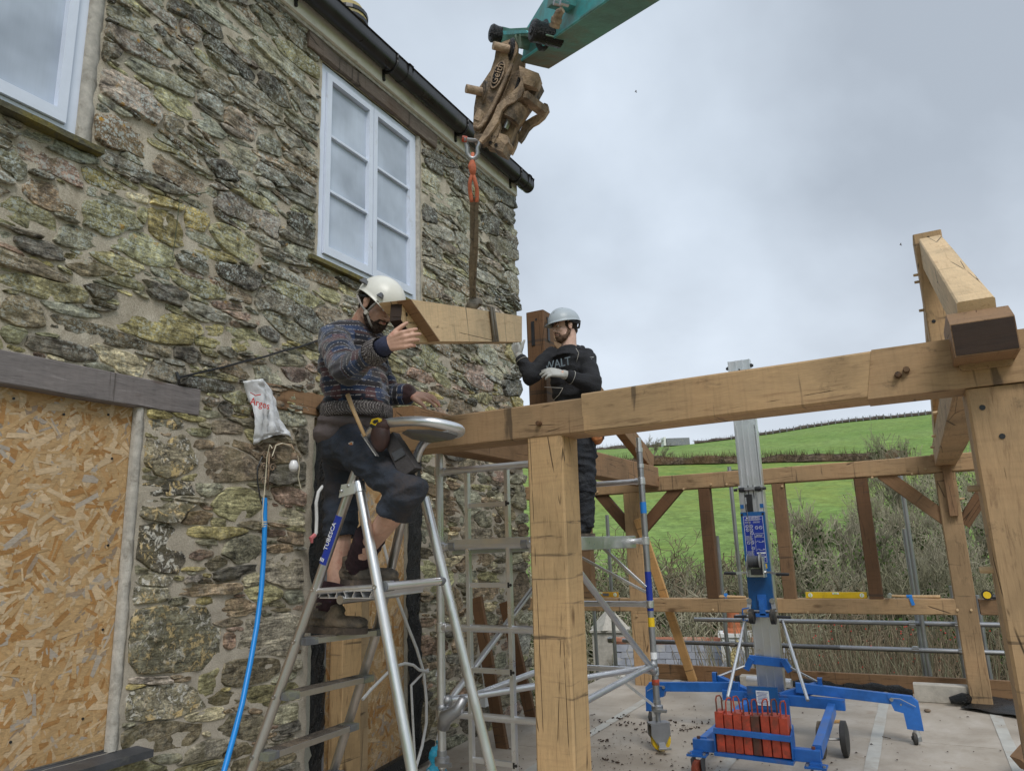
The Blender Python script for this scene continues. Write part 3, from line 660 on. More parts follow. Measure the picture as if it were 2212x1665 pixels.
rr = random.Random(4); cnt = 0; rest = MB(); sw = .27; sh_ = .19
protos = []
for row in range(int(3.5/sh_)):
    for cc in range(int(L/sw)):
        o_ = A+ax*((cc+.5*(row % 2))*sw+.02)+slope*(row*sh_+.08)+nrm*(.012+.004*rr.random())
        w1 = sw-.012; q = MB(); q.prism([o_, o_+ax*w1, o_+ax*w1+slope*(sh_+.03)+nrm*.012, o_+slope*(sh_+.03)+nrm*.012], nrm*.008)
        if cnt < 290 and row < 12: q.build('slate', 'roof_slate' if rr.random() > .06 else 'tape_grey', t, False); cnt += 1
        else: rest.v, rest.f = (rest.v+q.v, rest.f+[[i+len(rest.v) for i in f] for f in q.f])
tag(rest.build('slate_courses', 'roof_slate', t, False), kind='stuff')
m = MB()
for i in range(int(L/.42)):
    a = A+ax*(i*.42)+V((0, 0, .03)); m.tube([a, a+ax*.40], .085, 8)
m.build('ridge', 'ridge_tile', t)
# hip of the nearer roof with its pale ridge
hp = D(1592, 1392, 13.6); q1 = D(1530, 1475, 12.4); q2 = D(1690, 1490, 12.4); q3 = D(1572, 1480, 11.8)
t2 = thing('hipped_outbuilding', hp+V((0, 0, -3)), 'small hipped lichen covered slate roof in front of the white chimney', 'outbuilding')
m = MB(); m.prism([hp, q1, q3], V((0, 0, -.06))); m.prism([hp, q3, q2], V((0, 0, -.06))); m.prism([q1, q3, q2, D(1600, 1480, 14.5)], V((0, 0, -1.8))); m.build('roof', 'roof_slate', t2)
m = MB()
for i in range(12): m.tube([hp.lerp(q3, i/12)+V((0, 0, .03)), hp.lerp(q3, (i+.9)/12)+V((0, 0, .045))], .06, 7)
m.build('ridge', 'mustard', t2)
c0 = D(1588, 1372, 14.8); t3 = thing('chimney', c0+V((0, 0, -1.6)), 'white rendered chimney stack with a red clay pot behind the lift mast', 'chimney')
M4 = Matrix(((ax.x, dn.x, 0), (ax.y, dn.y, 0), (0, 0, 1)))
m = MB(); m.box(c0+V((0, 0, -.75)), (.58, .5, 1.5), M4); m.box(c0+V((0, 0, .03)), (.66, .58, .07), M4); m.build('stack', 'white_wall', t3)
m = MB(); m.lathe(c0+V((0, 0, .06)), (0, 0, 1), [(0, .24), (.06, .22), (.1, .14), (.16, .13), (.5, .12), (.52, .15), (.58, .15)], 14); m.build('chimney_pot', 'brick_red', t3, True)
c1 = D(1318, 1352, 17); t4 = thing('stone_chimney', c1+V((0, 0, -2)), 'old lichen spotted stone chimney with a pointed top, left of the slate roof', 'chimney')
m = MB(); m.box(c1+V((0, 0, -1.2)), (.75, .7, 2.2), M4); m.build('stack', 'concrete', t4)
m = MB(); m.prism([c1+ax*s*.42+dn*r*.4+V((0, 0, -.1)) for s, r in ((-1, -1), (1, -1), (1, 1), (-1, 1))], V((0, 0, .05))); m.lathe(c1+V((0, 0, -.05)), (0, 0, 1), [(0, .5), (.38, .12), (.42, .02)], 4); m.build('cap', 'concrete', t4)

# ------------------------------------------------------------------ the stone house
WX = -3.5
house = thing('stone_house', (WX, 3.5, 0), 'old rubble stone house with white casement windows and a black gutter', 'house')
Y0, Y1 = .55, 6.66
ZT = 5.46
WIN1 = (.60, 1.875, 3.64, 5.30)          # y0, y1, z0, z1 of the openings in the face
WIN2 = (3.60, 4.80, 3.60, 5.19)
DOOR1 = (.55, 2.335, .66, 2.33)
DOOR2 = (3.62, 4.74, -.05, 2.45)
OPEN = [WIN1, WIN2, DOOR1, DOOR2]
# mortar bed, a rough sheet with the openings left out, and solid wall behind
def rect_cells(holes, ya, yb, za, zb):
    ys = sorted({ya, yb} | {h[0] for h in holes} | {h[1] for h in holes}); zs = sorted({za, zb} | {h[2] for h in holes} | {h[3] for h in holes})
    ys = [y for y in ys if ya <= y <= yb]; zs = [z for z in zs if za <= z <= zb]
    for i in range(len(ys)-1):
        for j in range(len(zs)-1):
            y, z = (ys[i]+ys[i+1])/2, (zs[j]+zs[j+1])/2
            if not any(h[0] < y < h[1] and h[2] < z < h[3] for h in holes): yield ys[i], ys[i+1], zs[j], zs[j+1]
m = MB()
for a, b, c_, d_ in rect_cells(OPEN, Y0, Y1-.03, -1.0, ZT):
    nu, nv = max(1, int((b-a)/.035)), max(1, int((d_-c_)/.035)); vs = []
    for i in range(nu+1):
        for j in range(nv+1):
            y, z = a+(b-a)*i/nu, c_+(d_-c_)*j/nv
            q = .008*noise.noise(V((7, y*9, z*9)))+.005*noise.noise(V((3, y*30, z*30)))
            vs.append((WX+.006+q, y, z))
    m.add(vs, [[i*(nv+1)+j, (i+1)*(nv+1)+j, (i+1)*(nv+1)+j+1, i*(nv+1)+j+1] for i in range(nu) for j in range(nv)])
tag(m.build('mortar_bed', 'lime_mortar', house, 'all'), kind=None)
m = MB()
for a, b, c_, d_ in rect_cells(OPEN, Y0, Y1-.06, -1.0, ZT): m.box((WX-.30, (a+b)/2, (c_+d_)/2), (.5, b-a, d_-c_))
m.build('wall_core', 'lime_mortar', house)

# --- stones.  Big ones are set by hand where the photograph shows them (long axis end to end, thickness)
def Z1(l, ox, oy, k=.339): return [(ox+a*k, oy+b*k, ox+c*k, oy+d*k, t*k, q) for a, b, c, d, t, q in l]
H = []
H += Z1([(640,60,960,190,110,'g'),(640,170,1080,430,115,'p'),(610,320,750,330,110,'d'),(600,480,1000,700,190,'p'),(830,410,1240,600,110,'g'),(560,790,950,930,200,'b'),
(570,960,1120,1230,85,'k'),(975,1020,1300,1210,140,'b'),(520,1100,770,1215,80,'y'),(120,940,500,1140,150,'r'),(0,960,150,1140,130,'g'),(170,1190,520,1330,175,'b'),(0,1290,340,1480,165,'o'),
(530,1390,890,1450,200,'o'),(385,1500,650,1550,145,'g'),(110,1560,390,1620,105,'d'),(940,1430,1160,1490,250,'y'),(960,1275,1180,1330,55,'y'),(1370,1290,1590,1320,140,'p'),(1410,950,1590,1050,150,'g'),
(1430,740,1650,860,135,'p'),(1220,740,1440,880,105,'g'),(1240,600,1410,720,90,'k'),(1310,1050,1520,1140,120,'d'),(1500,1140,1620,1210,100,'g'),(1620,870,1780,970,150,'g'),(1640,520,1830,670,130,'d'),
(1290,240,1600,500,85,'d'),(1070,250,1270,450,85,'k'),(1300,470,1470,600,125,'k'),(1470,510,1800,760,90,'k'),(1420,190,1750,470,105,'g'),(1620,260,1960,540,100,'g'),(1750,270,2050,490,115,'o'),
(1890,250,2050,380,90,'g'),(1060,20,1400,210,115,'d'),(1230,0,1550,190,110,'g'),(860,0,1100,150,80,'p'),(1140,150,1270,240,110,'p'),(1620,90,1780,220,90,'g'),(1850,600,2010,760,105,'k'),
(1920,620,2040,710,70,'g'),(1640,970,2030,1180,65,'b'),(1800,1110,2010,1250,90,'d'),(1640,1360,1760,1470,140,'p'),(1840,1400,2010,1520,115,'d'),(1770,1470,2010,1580,70,'k'),(1350,1490,1640,1630,165,'o'),
(700,1510,1100,1640,190,'o'),(1220,1570,1480,1665,65,'y'),(1180,1380,1300,1440,150,'y'),(870,1350,930,1390,90,'o'),(800,1240,930,1280,45,'m'),(1040,740,1130,850,110,'k'),(1130,470,1280,560,60,'g'),
(990,160,1050,220,70,'p'),(1230,330,1400,450,50,'o'),(1830,640,1900,700,60,'g'),(1760,830,1900,940,90,'k'),(1860,960,2020,1080,95,'k'),(1630,1060,1790,1170,80,'k'),(1650,1210,1830,1330,45,'g')], 0, 0)
H += Z1([(0,100,540,230,125,'o'),(0,300,270,350,180,'u'),(310,290,610,340,65,'g'),(315,380,910,540,95,'u'),(150,510,610,620,100,'d'),(0,455,150,490,105,'o'),(755,340,1250,470,190,'y'),
(640,600,900,690,140,'m'),(930,170,1170,250,115,'d'),(1200,290,1460,370,85,'k'),(1110,110,1400,220,100,'o'),(1620,230,1860,310,140,'k'),(1860,340,2040,410,145,'k'),(1090,570,1260,620,95,'d'),
(940,540,1080,600,80,'u'),(1305,430,1420,440,75,'y'),(1650,455,1760,480,95,'d'),(1135,760,1490,820,85,'d'),(1400,650,1600,710,100,'b'),(1610,710,1800,750,110,'g'),(1820,700,2000,770,105,'r'),
(1730,610,1940,650,65,'g'),(540,190,710,210,85,'d'),(710,110,920,170,70,'o'),(905,1240,1230,1240,230,'w'),(890,1440,1230,1450,100,'W'),(1275,1290,1630,1290,215,'b'),(1240,1450,1390,1455,90,'g'),
(870,1580,1230,1600,125,'w'),(1350,1560,1650,1550,200,'o'),(1350,1060,1530,1065,85,'b'),(1680,880,1800,890,85,'b'),(960,1045,1140,1035,75,'w'),(1765,995,1960,1015,75,'g'),(1880,1140,1960,1160,140,'d'),
(1710,1350,1960,1340,130,'d'),(1560,1140,1690,1150,120,'o'),(1225,1170,1350,1170,60,'b'),(0,40,60,50,60,'y'),(430,40,700,60,75,'u'),(1480,540,1560,560,60,'y'),(1290,890,1380,900,60,'p'),(1390,930,1470,940,90,'d'),
(1940,670,2030,690,50,'r'),(1700,60,1960,150,70,'k'),(1910,60,2150,150,70,'b'),(2000,170,2160,250,80,'o')], 0, 564.6)
H += Z1([(860,240,1210,240,260,'W'),(840,445,1060,440,80,'w'),(825,540,1080,540,90,'w'),(1095,520,1520,500,80,'b'),(800,840,1400,810,390,'G'),(1335,630,1630,610,95,'b'),(1370,730,1540,710,50,'b'),
(1410,835,1490,835,110,'r'),(1520,830,1920,800,250,'v'),(1690,410,1940,400,210,'v'),(1430,250,1640,250,190,'g'),(1310,345,1440,335,90,'u'),(1405,1040,1780,1010,170,'u'),(1265,1110,1380,1105,155,'o'),
(780,1240,1250,1210,190,'w'),(1310,1210,1510,1190,75,'u'),(760,1460,1250,1430,170,'u'),(1370,1400,1690,1370,150,'u'),(1420,1550,1600,1530,90,'u'),(1490,1620,1850,1590,110,'u'),(940,1600,1170,1580,60,'g'),
(1540,1180,1860,1160,130,'o'),(1720,1310,1880,1300,110,'g'),(1150,40,1340,60,85,'b'),(835,1090,1080,1080,36,'p'),(1540,450,1640,450,110,'g'),(1700,600,1830,590,50,'g'),(1720,240,1860,240,60,'b'),(1180,450,1270,430,40,'p'),(1640,150,1810,150,40,'r')], 0, 1101)
H += Z1([(715,970,960,1060,50,'d'),(715,1120,890,1190,110,'g'),(920,1130,1040,1200,115,'d'),(720,1170,870,1270,55,'g'),(870,1290,980,1320,80,'g'),(720,1340,830,1400,120,'d'),(725,1250,940,1370,50,'g'),
(965,1340,1040,1460,130,'g'),(1100,1410,1210,1480,130,'d'),(1190,1210,1300,1300,100,'d'),(1200,1330,1310,1390,95,'d'),(1120,1490,1320,1630,80,'k'),(740,1440,940,1530,85,'k'),(720,1540,860,1640,90,'k'),(720,890,830,950,60,'b'),(870,920,1000,1010,70,'b'),(940,1520,1080,1620,90,'k')], 662.4, 0)
H += Z1([(570,1180,780,1180,180,'d'),(380,940,560,1020,115,'g'),(510,850,670,940,90,'g'),(250,1290,430,1310,130,'o'),(670,990,770,990,140,'d'),(300,1010,560,1120,60,'k'),(30,1110,130,1150,70,'g')], 979, 622, .1834)
H += Z1([(1870,1240,2060,1240,200,'g'),(1590,870,1700,900,70,'b'),(2080,1230,2160,1240,130,'b'),(1510,1230,1590,1240,130,'b'),(1560,560,1800,590,120,'d'),(1870,770,1980,830,120,'g'),(1990,960,2080,980,60,'g'),(1700,1240,1760,1260,130,'g')], 633.6, 864, .2083)
PAL = {'g': (.235, .245, .195), 'k': (.225, .215, .19), 'p': (.235, .20, .185), 'd': (.105, .10, .095), 'b': (.21, .16, .115), 'y': (.36, .315, .115), 'r': (.25, .165, .14), 'o': (.26, .255, .135),
       'u': (.155, .135, .095), 'm': (.40, .37, .26), 'w': (.25, .24, .19), 'W': (.12, .11, .10), 'G': (.245, .26, .21), 'v': (.20, .195, .18)}
sr = random.Random(11)
seeds = []       # y, z, a, b, angle, colour class
for x0, y0, x1, y1, t, q in H:
    A, B = onX(x0, y0, WX), onX(x1, y1, WX); mx_, my_ = (x0+x1)/2, (y0+y1)/2
    T0, T1 = onX(mx_, my_-t/2, WX), onX(mx_, my_+t/2, WX)
    L = math.hypot(B.y-A.y, B.z-A.z)/2; cy, cz = (A.y+B.y)/2, (T0.z+T1.z)/2; hgt = abs(T0.z-T1.z)/2
    if hgt < .012 or L < .02: continue
    seeds.append([cy, cz, L, max(.018, hgt), math.atan2(B.z-A.z, B.y-A.y), q])
def blocked(y, z, pad=.0):
    if y < Y0 or y > Y1 or z < -.9 or z > ZT+.02: return True
    return any(h[0]-pad < y < h[1]+pad and h[2]-pad < z < h[3]+pad for h in EXCL)
LINT1 = (1.0, 2.69, 2.325, 2.475)
EXCL = [(WIN1[0], WIN1[1]+.085, WIN1[2]-.05, WIN1[3]), (WIN2[0]-.03, WIN2[1]+.075, WIN2[2]-.05, WIN2[3]+.0), (DOOR1[0], DOOR1[1]+.05, DOOR1[2]-.05, 2.33), (1.0, 2.70, 2.33, 2.48),
        (3.56, 4.80, -1, 2.47), (3.45, 4.98, 5.19, 5.33)]
gr_ = random.Random(21)
def gauge():
    """a lumpy convex polygon as the unit shape of one stone: face directions and their nearness"""
    A_ = []; I_ = []
    for base in (0, 90, 180, 270):
        A_.append(R_(base+gr_.gauss(0, 11 if base % 180 else 17))); I_.append(1/gr_.uniform(.92, 1.05))
    for base in (45, 135, 225, 315):
        A_.append(R_(base+gr_.gauss(0, 13))); I_.append(1/gr_.choice([1.0, 1.1, 1.2, 1.3, 1.4]))
    return A_+I_
seeds = [s+[gauge()] for s in seeds if not blocked(s[0], s[1])]
arr = lambda: np.array([[s[0], s[1], s[2], s[3], s[4]]+s[6] for s in seeds])
def gnorm(u, v, S_):
    return (u[..., None]*np.cos(S_[..., 5:13])*S_[..., 13:21]+v[..., None]*np.sin(S_[..., 5:13])*S_[..., 13:21]).max(-1)
SA = arr()
def dmin(y, z):
    c_, n_ = np.cos(SA[:, 4]), np.sin(SA[:, 4]); u = ((y-SA[:, 0])*c_+(z-SA[:, 1])*n_)/SA[:, 2]; v = (-(y-SA[:, 0])*n_+(z-SA[:, 1])*c_)/SA[:, 3]
    return gnorm(u, v, SA)
for size, tries, lo in [(.20, 900, 1.5), (.155, 3000, 1.42), (.115, 7000, 1.34), (.08, 14000, 1.28), (.05, 16000, 1.2), (.03, 9000, 1.15)]:
    for _ in range(tries):
        y = sr.uniform(Y0, Y1+.02); z = sr.uniform(-.7, ZT)
        a = size*sr.uniform(.75, 1.3); b = a*sr.choice([.13, .16, .20, .25, .32, .45]); b = max(b, .010)
        if z < 2.6 and y > 4.7: b = min(a, b*1.35)
        if y > Y1-.25 and (b < .03 or a < .07): continue
        if blocked(y, z, b*.6): continue
        ang = sr.gauss(-.04, .09)
        c_, n_ = math.cos(ang), math.sin(ang)
        ok = dmin(y, z).min() > lo
        if ok:
            for f_ in (-.75, .75):
                if dmin(y+c_*a*f_, z+n_*a*f_).min() < 1.03 or dmin(y-n_*b*f_, z+c_*b*f_).min() < 1.03: ok = False; break
        if ok:
            if z > 3.2: q = sr.choice('ggkkkkdpbdoogb')
            elif z > 2.35 or y < 3: q = sr.choice('ggookyybrodmo')
            else: q = sr.choice('guvbbkgordm')
            seeds.append([y, z, a, b, ang, q, gauge()]); SA = np.vstack([SA, np.array([[y, z, a, b, ang]+seeds[-1][6]])])
# corner quoins
N = len(seeds)
# outline of each stone: walk out along rays until another stone is as near
cy, cz = SA[:, 0], SA[:, 1]
def dist_mat(P, idx):
    s = SA[idx]; c_, n_ = np.cos(s[:, 4]), np.sin(s[:, 4])
    dy = P[:, None, 0]-s[None, :, 0]; dz = P[:, None, 1]-s[None, :, 1]
    u = (dy*c_+dz*n_)/s[:, 2]; v = (-dy*n_+dz*c_)/s[:, 3]
    return gnorm(u, v, s[None, :, :])
order = sorted(range(N), key=lambda i: -seeds[i][2]*seeds[i][3]/max(1.0, (math.hypot(seeds[i][0], 3.5))**2))
big = set(order[:295])
rest = MB(); rest_c = []; rest_e = []
NT = 22
def stone_colors(i, q, z, y):
    c_ = PAL[q]; r = random.Random(i*7+1); f_ = r.uniform(.85, 1.75); w_ = r.gauss(.03, .03)
    gy = sum(c_)/3; ds = .30; c_ = (lerp(c_[0], gy*1.07, ds), lerp(c_[1], gy*1.02, ds), lerp(c_[2], gy*.86, ds)); col = (max(.02, c_[0]*f_*(1.03+w_)), c_[1]*f_, max(.02, c_[2]*f_*(.93-w_)))
    li = 1.0 if z > 3.0 else (.55 if z > 2.4 else .12); li *= r.uniform(.5, 1)
    wash = {'w': 1., 'W': 1., 'G': .75}.get(q, .12 if (z < 2.3 and y < 2.9) else 0)
    return col+(1,), (li, wash, 1.0 if r.random() < .3 else 0.0, 1)
def set_attr(me, name, cols):
    a = me.color_attributes.new(name, 'FLOAT_COLOR', 'POINT'); a.data.foreach_set('color', np.array(cols, dtype=np.float32).ravel())
for i in range(N):
    y, z, a, b, ang, q, gg = seeds[i]; gg = np.array([[0]*5+gg]); R = 1.35*max(a, b)
    idx = np.array([j for j in np.nonzero((np.abs(cy-y) < R+.42) & (np.abs(cz-z) < R+.42))[0] if j != i])
    rr = random.Random(i); outl = []
    gap = rr.uniform(.004, .010); cap = rr.uniform(1.08, 1.30)
    th = []
    for k in range(NT):                                # even spacing along the ellipse rather than in angle
        t = 2*math.pi*(k+.35*rr.uniform(-1, 1))/NT; th.append(math.atan2(b*math.sin(t), a*math.cos(t)))
    rs = np.linspace(.12, 1.0, 34)
    for t in th:
        uu, vv = math.cos(t), math.sin(t); rm = 1/float(gnorm(np.array([uu/a]), np.array([vv/b]), gg)[0])*cap
        dy, dz = uu*math.cos(ang)-vv*math.sin(ang), uu*math.sin(ang)+vv*math.cos(ang)
        rad_ = rs*rm; P = np.stack([y+dy*rad_, z+dz*rad_], 1)
        own = rs*cap
        lim = len(rs)-1
        if len(idx):
            oth = dist_mat(P, idx).min(1); bad = np.nonzero(own > oth)[0]
            if len(bad): lim = max(0, bad[0]-1)
        rad2 = rad_[lim]
        for st in range(lim, -1, -1):
            if not blocked(P[st][0], P[st][1]): rad2 = rad_[st]; break
        else: rad2 = rad_[0]
        outl.append((max(.3*min(a, b), rad2-(gap if lim < len(rs)-1 else 0)*1.0), dy, dz))
    # knock the odd corner about
    rad_l = [o_[0] for o_ in outl]; rad_s = [(.8*rad_l[k]+.1*(rad_l[k-1]+rad_l[(k+1) % NT]))*(1+.05*noise.noise(V((i*1.7, k*.9, 0)))) for k in range(NT)]
    proud = rr.uniform(.009, .022)+(.012 if q in 'dpkG' else 0); tiltz = rr.uniform(-.12, .12); tilty = rr.uniform(-.08, .08)
    quo = y > Y1-.32
    if quo: proud += rr.uniform(0, .03)
    vs = []; fs = []
    rings = [(-.03, 1.0), (.55, 1.0), (.93, .965), (1.0, .86), (1.0, .5)]
    for hh, sc_ in rings:
        for k in range(NT):
            d_ = rad_s[k]*sc_; py, pz = y+outl[k][1]*d_, z+outl[k][2]*d_
            if quo and py > Y1-.06: py += .035*noise.noise(V((i, pz*14, 0)))
            nz_ = noise.noise(V((i*3.1, py*11, pz*24)))*.42+noise.noise(V((i, py*32, pz*60)))*.22
            x = WX-.014+(proud+.014)*hh*(1+nz_*(.9 if hh > .5 else 0))+((pz-z)*tiltz+(py-y)*tilty if hh > .5 else 0)
            x = WX-.03 if hh < 0 else max(WX-.008, x)
            vs.append((x, py, pz))
    vs.append((WX+proud*1.02*(1+.3*noise.noise(V((i, 0, 3)))), y, z))
    for r_ in range(len(rings)-1): fs += [[r_*NT+k, r_*NT+(k+1) % NT, (r_+1)*NT+(k+1) % NT, (r_+1)*NT+k] for k in range(NT)]
    o_ = (len(rings)-1)*NT; fs += [[o_+k, o_+(k+1) % NT, len(vs)-1] for k in range(NT)]
    c1, e1 = stone_colors(i, q, z, y)
    if i in big:
        me = bpy.data.meshes.new('stone'); me.from_pydata([(p[0]-WX, p[1]-3.5, p[2]) for p in vs], [], fs); me.materials.append(MT['rubble_stone'])
        set_attr(me, 'col', [c1]*len(vs)); set_attr(me, 'ext', [e1]*len(vs))
        for p in me.polygons: p.use_smooth = True
        me.set_sharp_from_angle(angle=R_(34))
        so_ = bpy.data.objects.new('stone', me); COL.objects.link(so_); so_.parent = house
    else:
        rest.add(vs, fs); rest_c += [c1]*len(vs); rest_e += [e1]*len(vs)
o = rest.build('small_stones', 'rubble_stone', house, True); set_attr(o.data, 'col', rest_c); set_attr(o.data, 'ext', rest_e); o['kind'] = 'stuff'
# the return face at the corner, with the quoin ends
m = MB(); rc = []; re_ = []; z = -.8
while z < ZT:
    hgt = sr.uniform(.07, .2); x = WX
    while x > WX-1.2:
        L = sr.uniform(.15, .4); cx, cz_ = x-L/2, z+hgt/2; vs = []
        for hh, s_ in ((-.02, 1), (.015, .97), (.04, .8)):
            for k in range(10):
                t = 2*math.pi*k/10; u = abs(math.cos(t))**.5*math.copysign(1, math.cos(t)); v_ = abs(math.sin(t))**.5*math.copysign(1, math.sin(t))
                vs.append((cx+u*(L/2-.008)*s_, Y1-.045+hh*(1+.5*noise.noise(V((cx*9+u, cz_*9, v_*2)))), cz_+v_*(hgt/2-.006)*s_))
        fs = [[r_*10+k, r_*10+(k+1) % 10, (r_+1)*10+(k+1) % 10, (r_+1)*10+k] for r_ in range(2) for k in range(10)]+[[20+k for k in range(10)]]
        m.add(vs, fs); c1, e1 = stone_colors(int(z*999+x*77), sr.choice('gkdbo'), z, 9); rc += [c1]*len(vs); re_ += [e1]*len(vs)
        x -= L
    z += hgt
o = m.build('end_wall_stones', 'rubble_stone', house, 'all'); set_attr(o.data, 'col', rc); set_attr(o.data, 'ext', re_); o['kind'] = 'stuff'
m = MB(); m.box((WX-2.5, Y1-.30, 2.2), (4.98, .5, 6.4)); m.build('end_wall', 'lime_mortar', house)

# --- windows
def window(y0, y1, z0, z1, lights, rows, nm='window'):
    X = WX-.035; off = MB()
    fr = MB(); T = .055
    for (a, b, c_, d_) in ((y0, y1, z1-T, z1), (y0, y1, z0, z0+T), (y0, y0+T, z0+T, z1-T), (y1-T, y1, z0+T, z1-T)): fr.box((X-.02, (a+b)/2, (c_+d_)/2), (.10, b-a, d_-c_))
    f = fr.build('window', 'white_paint', house); f['label'] = 'white painted casement window with misted panes'
    n = lights; iw = (y1-y0-2*T)/n
    for k in range(n):
        a = y0+T+iw*k+.004; b = a+iw-.008; c_, d_ = z0+T+.004, z1-T-.004; s = MB(); B = .048
        for (p, q, r_, t_) in ((a, b, d_-B, d_), (a, b, c_, c_+B*1.35), (a, a+B, c_+B*1.35, d_-B), (b-B, b, c_+B*1.35, d_-B)): s.box((X+.022, (p+q)/2, (r_+t_)/2), (.055, q-p, t_-r_))
        sash = s.build('sash', 'white_paint', f)
        ph = (d_-c_-B*2.35)/rows
        for r in range(rows):
            zz = c_+B*1.35+ph*r
            if r: bld('glazing_bar', 'white_paint', f, 'bar', (X+.022, a+B, zz), (X+.022, b-B, zz), .03, .022, smooth=False)
            g_ = MB(); g_.box((X+.008, (a+b)/2, zz+ph/2), (.006, b-a-2*B+.01, ph-.012)); g_.build('pane', 'misted_glass', f)
    return f
g = NG('misted_glass'); c = g.coord('Pos')
zz = g.n('ShaderNodeSeparateXYZ', {0: c}).outputs[2]
st = g.noise(g.n('ShaderNodeMapping', {0: c, 'Scale': (20, 60, 4)}).outputs[0], 1.2, 5, .7, .2); cl = g.noise(c, 2.2, 3, .5)
mist = g.mul(g.ramp(cl, (.3, .35), (.6, .9)), g.ramp(st, (.35, .92), (.6, 1.)))
k = g.mix(mist, (.22, .255, .31), (.58, .655, .77))  # opaque pale blue: condensation, with the reflected sky painted into its colour
g.fin(k, g.ramp(mist, (.2, .06), (.8, .22)), g.bump(st, .03, .002), 0, .5)
window(*WIN1, 2, 2); window(*WIN2, 2, 3)
# dark-coloured sheets standing in for the shade of the rooms, plaster reveals
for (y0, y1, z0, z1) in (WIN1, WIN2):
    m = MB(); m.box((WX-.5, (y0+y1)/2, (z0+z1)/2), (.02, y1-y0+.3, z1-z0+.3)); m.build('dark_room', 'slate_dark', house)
def strip(a, b, wd, dp=.02, nm='reveal_render', mat='render_strip', x=WX):
    """rough strip of render from a=(y,z) to b, wd wide in y"""
    n = max(3, int(abs(b[1]-a[1])/.05)); vs = []; fs = []
    for i in range(n+1):
        t = i/n; y, z = a[0]+(b[0]-a[0])*t, a[1]+(b[1]-a[1])*t; e1 = .012*noise.noise(V((y*3, z*9, 1))); e2 = .014*noise.noise(V((y*3, z*12, 5)))
        vs += [(x-.03, y+.001, z), (x+dp*.4, y+e1*.3, z), (x+dp, y+wd*.5+e1, z), (x+dp*.3, y+wd+e2, z), (x-.03, y+wd+e2, z)]
    for i in range(n): fs += [[i*5+k, i*5+k+1, (i+1)*5+k+1, (i+1)*5+k] for k in range(4)]
    m = MB(); m.add(vs, fs); return m.build(nm, mat, house, 'all')
strip((WIN1[1], 3.60), (WIN1[1], 5.4), .075); strip((WIN2[1], 3.56), (WIN2[1], 5.2), .06, .018)
strip((DOOR1[1]-.01, .66), (DOOR1[1]-.005, 2.325), .046)
# window sills of mossy slate
def sill(y0, y1, z, nm='sill', mat='mossy_slate', pr=.075, th=.028):
    n = 14; vs = []; fs = []
    for i in range(n+1):
        y = y0+(y1-y0)*i/n; e = .006*noise.noise(V((y*9, z, 0)))
        vs += [(WX-.06, y, z+th), (WX+pr+e, y, z+th*.75), (WX+pr+e, y, z-th*.35+e*.5), (WX-.06, y, z-th*.4)]
    for i in range(n): fs += [[i*4+k, i*4+(k+1) % 4, (i+1)*4+(k+1) % 4, (i+1)*4+k] for k in range(4)]
    fs += [[0, 1, 2, 3], [n*4+3, n*4+2, n*4+1, n*4]]
    m = MB(); m.add(vs, fs); return m.build(nm, mat, house, False)
sill(.60, 1.99, 3.605); sill(3.50, 4.86, 3.565, pr=.06)
sill(.55, 2.47, .63, 'door_sill', 'slate_dark', .14, .03)
# timber lintels
timber('lintel', (WX-.02, .9, 2.400), (WX-.02, 2.69, 2.402), .10, .152, 'oak_silver', house, wob=.008)
timber('window_lintel', (WX-.015, 3.42, 5.262), (WX-.015, 5.08, 5.262), .12, .125, 'rotten_timber', house, wob=.022, seg=40)
timber('door_lintel', (WX-.03, 3.12, 2.535), (WX-.03, 4.86, 2.535), .10, .15, 'oak_mid', house, wob=.006)

# --- boards of pressed strand
def osb(nm, y0, y1, z0, z1, x, parent, seed, N=None, flakes_dir=0):
    r = random.Random(seed); o_ = thing_part = None
    b = MB(); b.box((x-.009, (y0+y1)/2, (z0+z1)/2), (.018, y1-y0, z1-z0)); brd = b.build(nm, 'osb_base', parent)
    m = MB(); cols = []
    N = N or int((y1-y0)*(z1-z0)*1250)
    for i in range(N):
        L = r.uniform(.04, .135); W = r.uniform(.010, .042); a = r.uniform(0, 3.14) if r.random() < .55 else r.gauss(flakes_dir, .6); y = r.uniform(y0, y1); z = r.uniform(z0, z1)
        c_, s_ = math.cos(a), math.sin(a); dx = r.uniform(.0002, .0022)
        P = []
        for u, v_ in ((-L/2, -W/2*r.uniform(.5, 1)), (L/2*r.uniform(.8, 1), -W/2*r.uniform(.5, 1)), (L/2, W/2*r.uniform(.3, 1)), (-L/2*r.uniform(.8, 1), W/2*r.uniform(.5, 1))):
            P.append((x+dx+r.uniform(-.0003, .0003), min(y1, max(y0, y+u*c_-v_*s_)), min(z1, max(z0, z+u*s_+v_*c_))))
        m.add(P, [[0, 1, 2, 3]]); t = r.random()
        base = (.50, .33, .165) if t < .45 else (.58, .43, .27) if t < .76 else (.40, .21, .075) if t < .90 else (.42, .36, .30) if t < .96 else (.33, .25, .18)
        f_ = r.uniform(.88, 1.10); cols += [tuple(q*f_ for q in base)+(1,)]*4
    f = m.build('strands', 'osb_strand', brd, False); set_attr(f.data, 'col', cols); f['kind'] = 'stuff'
    return brd
g = NG('osb_base'); c = g.coord('Pos'); n = g.noise(c, 20, 6, .7, .5)
g.fin(g.ramp(n, (.3, (.36, .2, .08)), (.7, (.56, .36, .17))), .7)
g = NG('osb_strand'); at = g.n('ShaderNodeAttribute', attribute_name='col').outputs['Color']; c = g.coord('Pos')
n = g.noise(g.n('ShaderNodeMapping', {0: c, 'Scale': (30, 30, 110), 'Rotation': (.6, 0, 0)}).outputs[0], 1.3, 6, .7, .5); b_ = g.noise(c, 1.1, 4, .6)
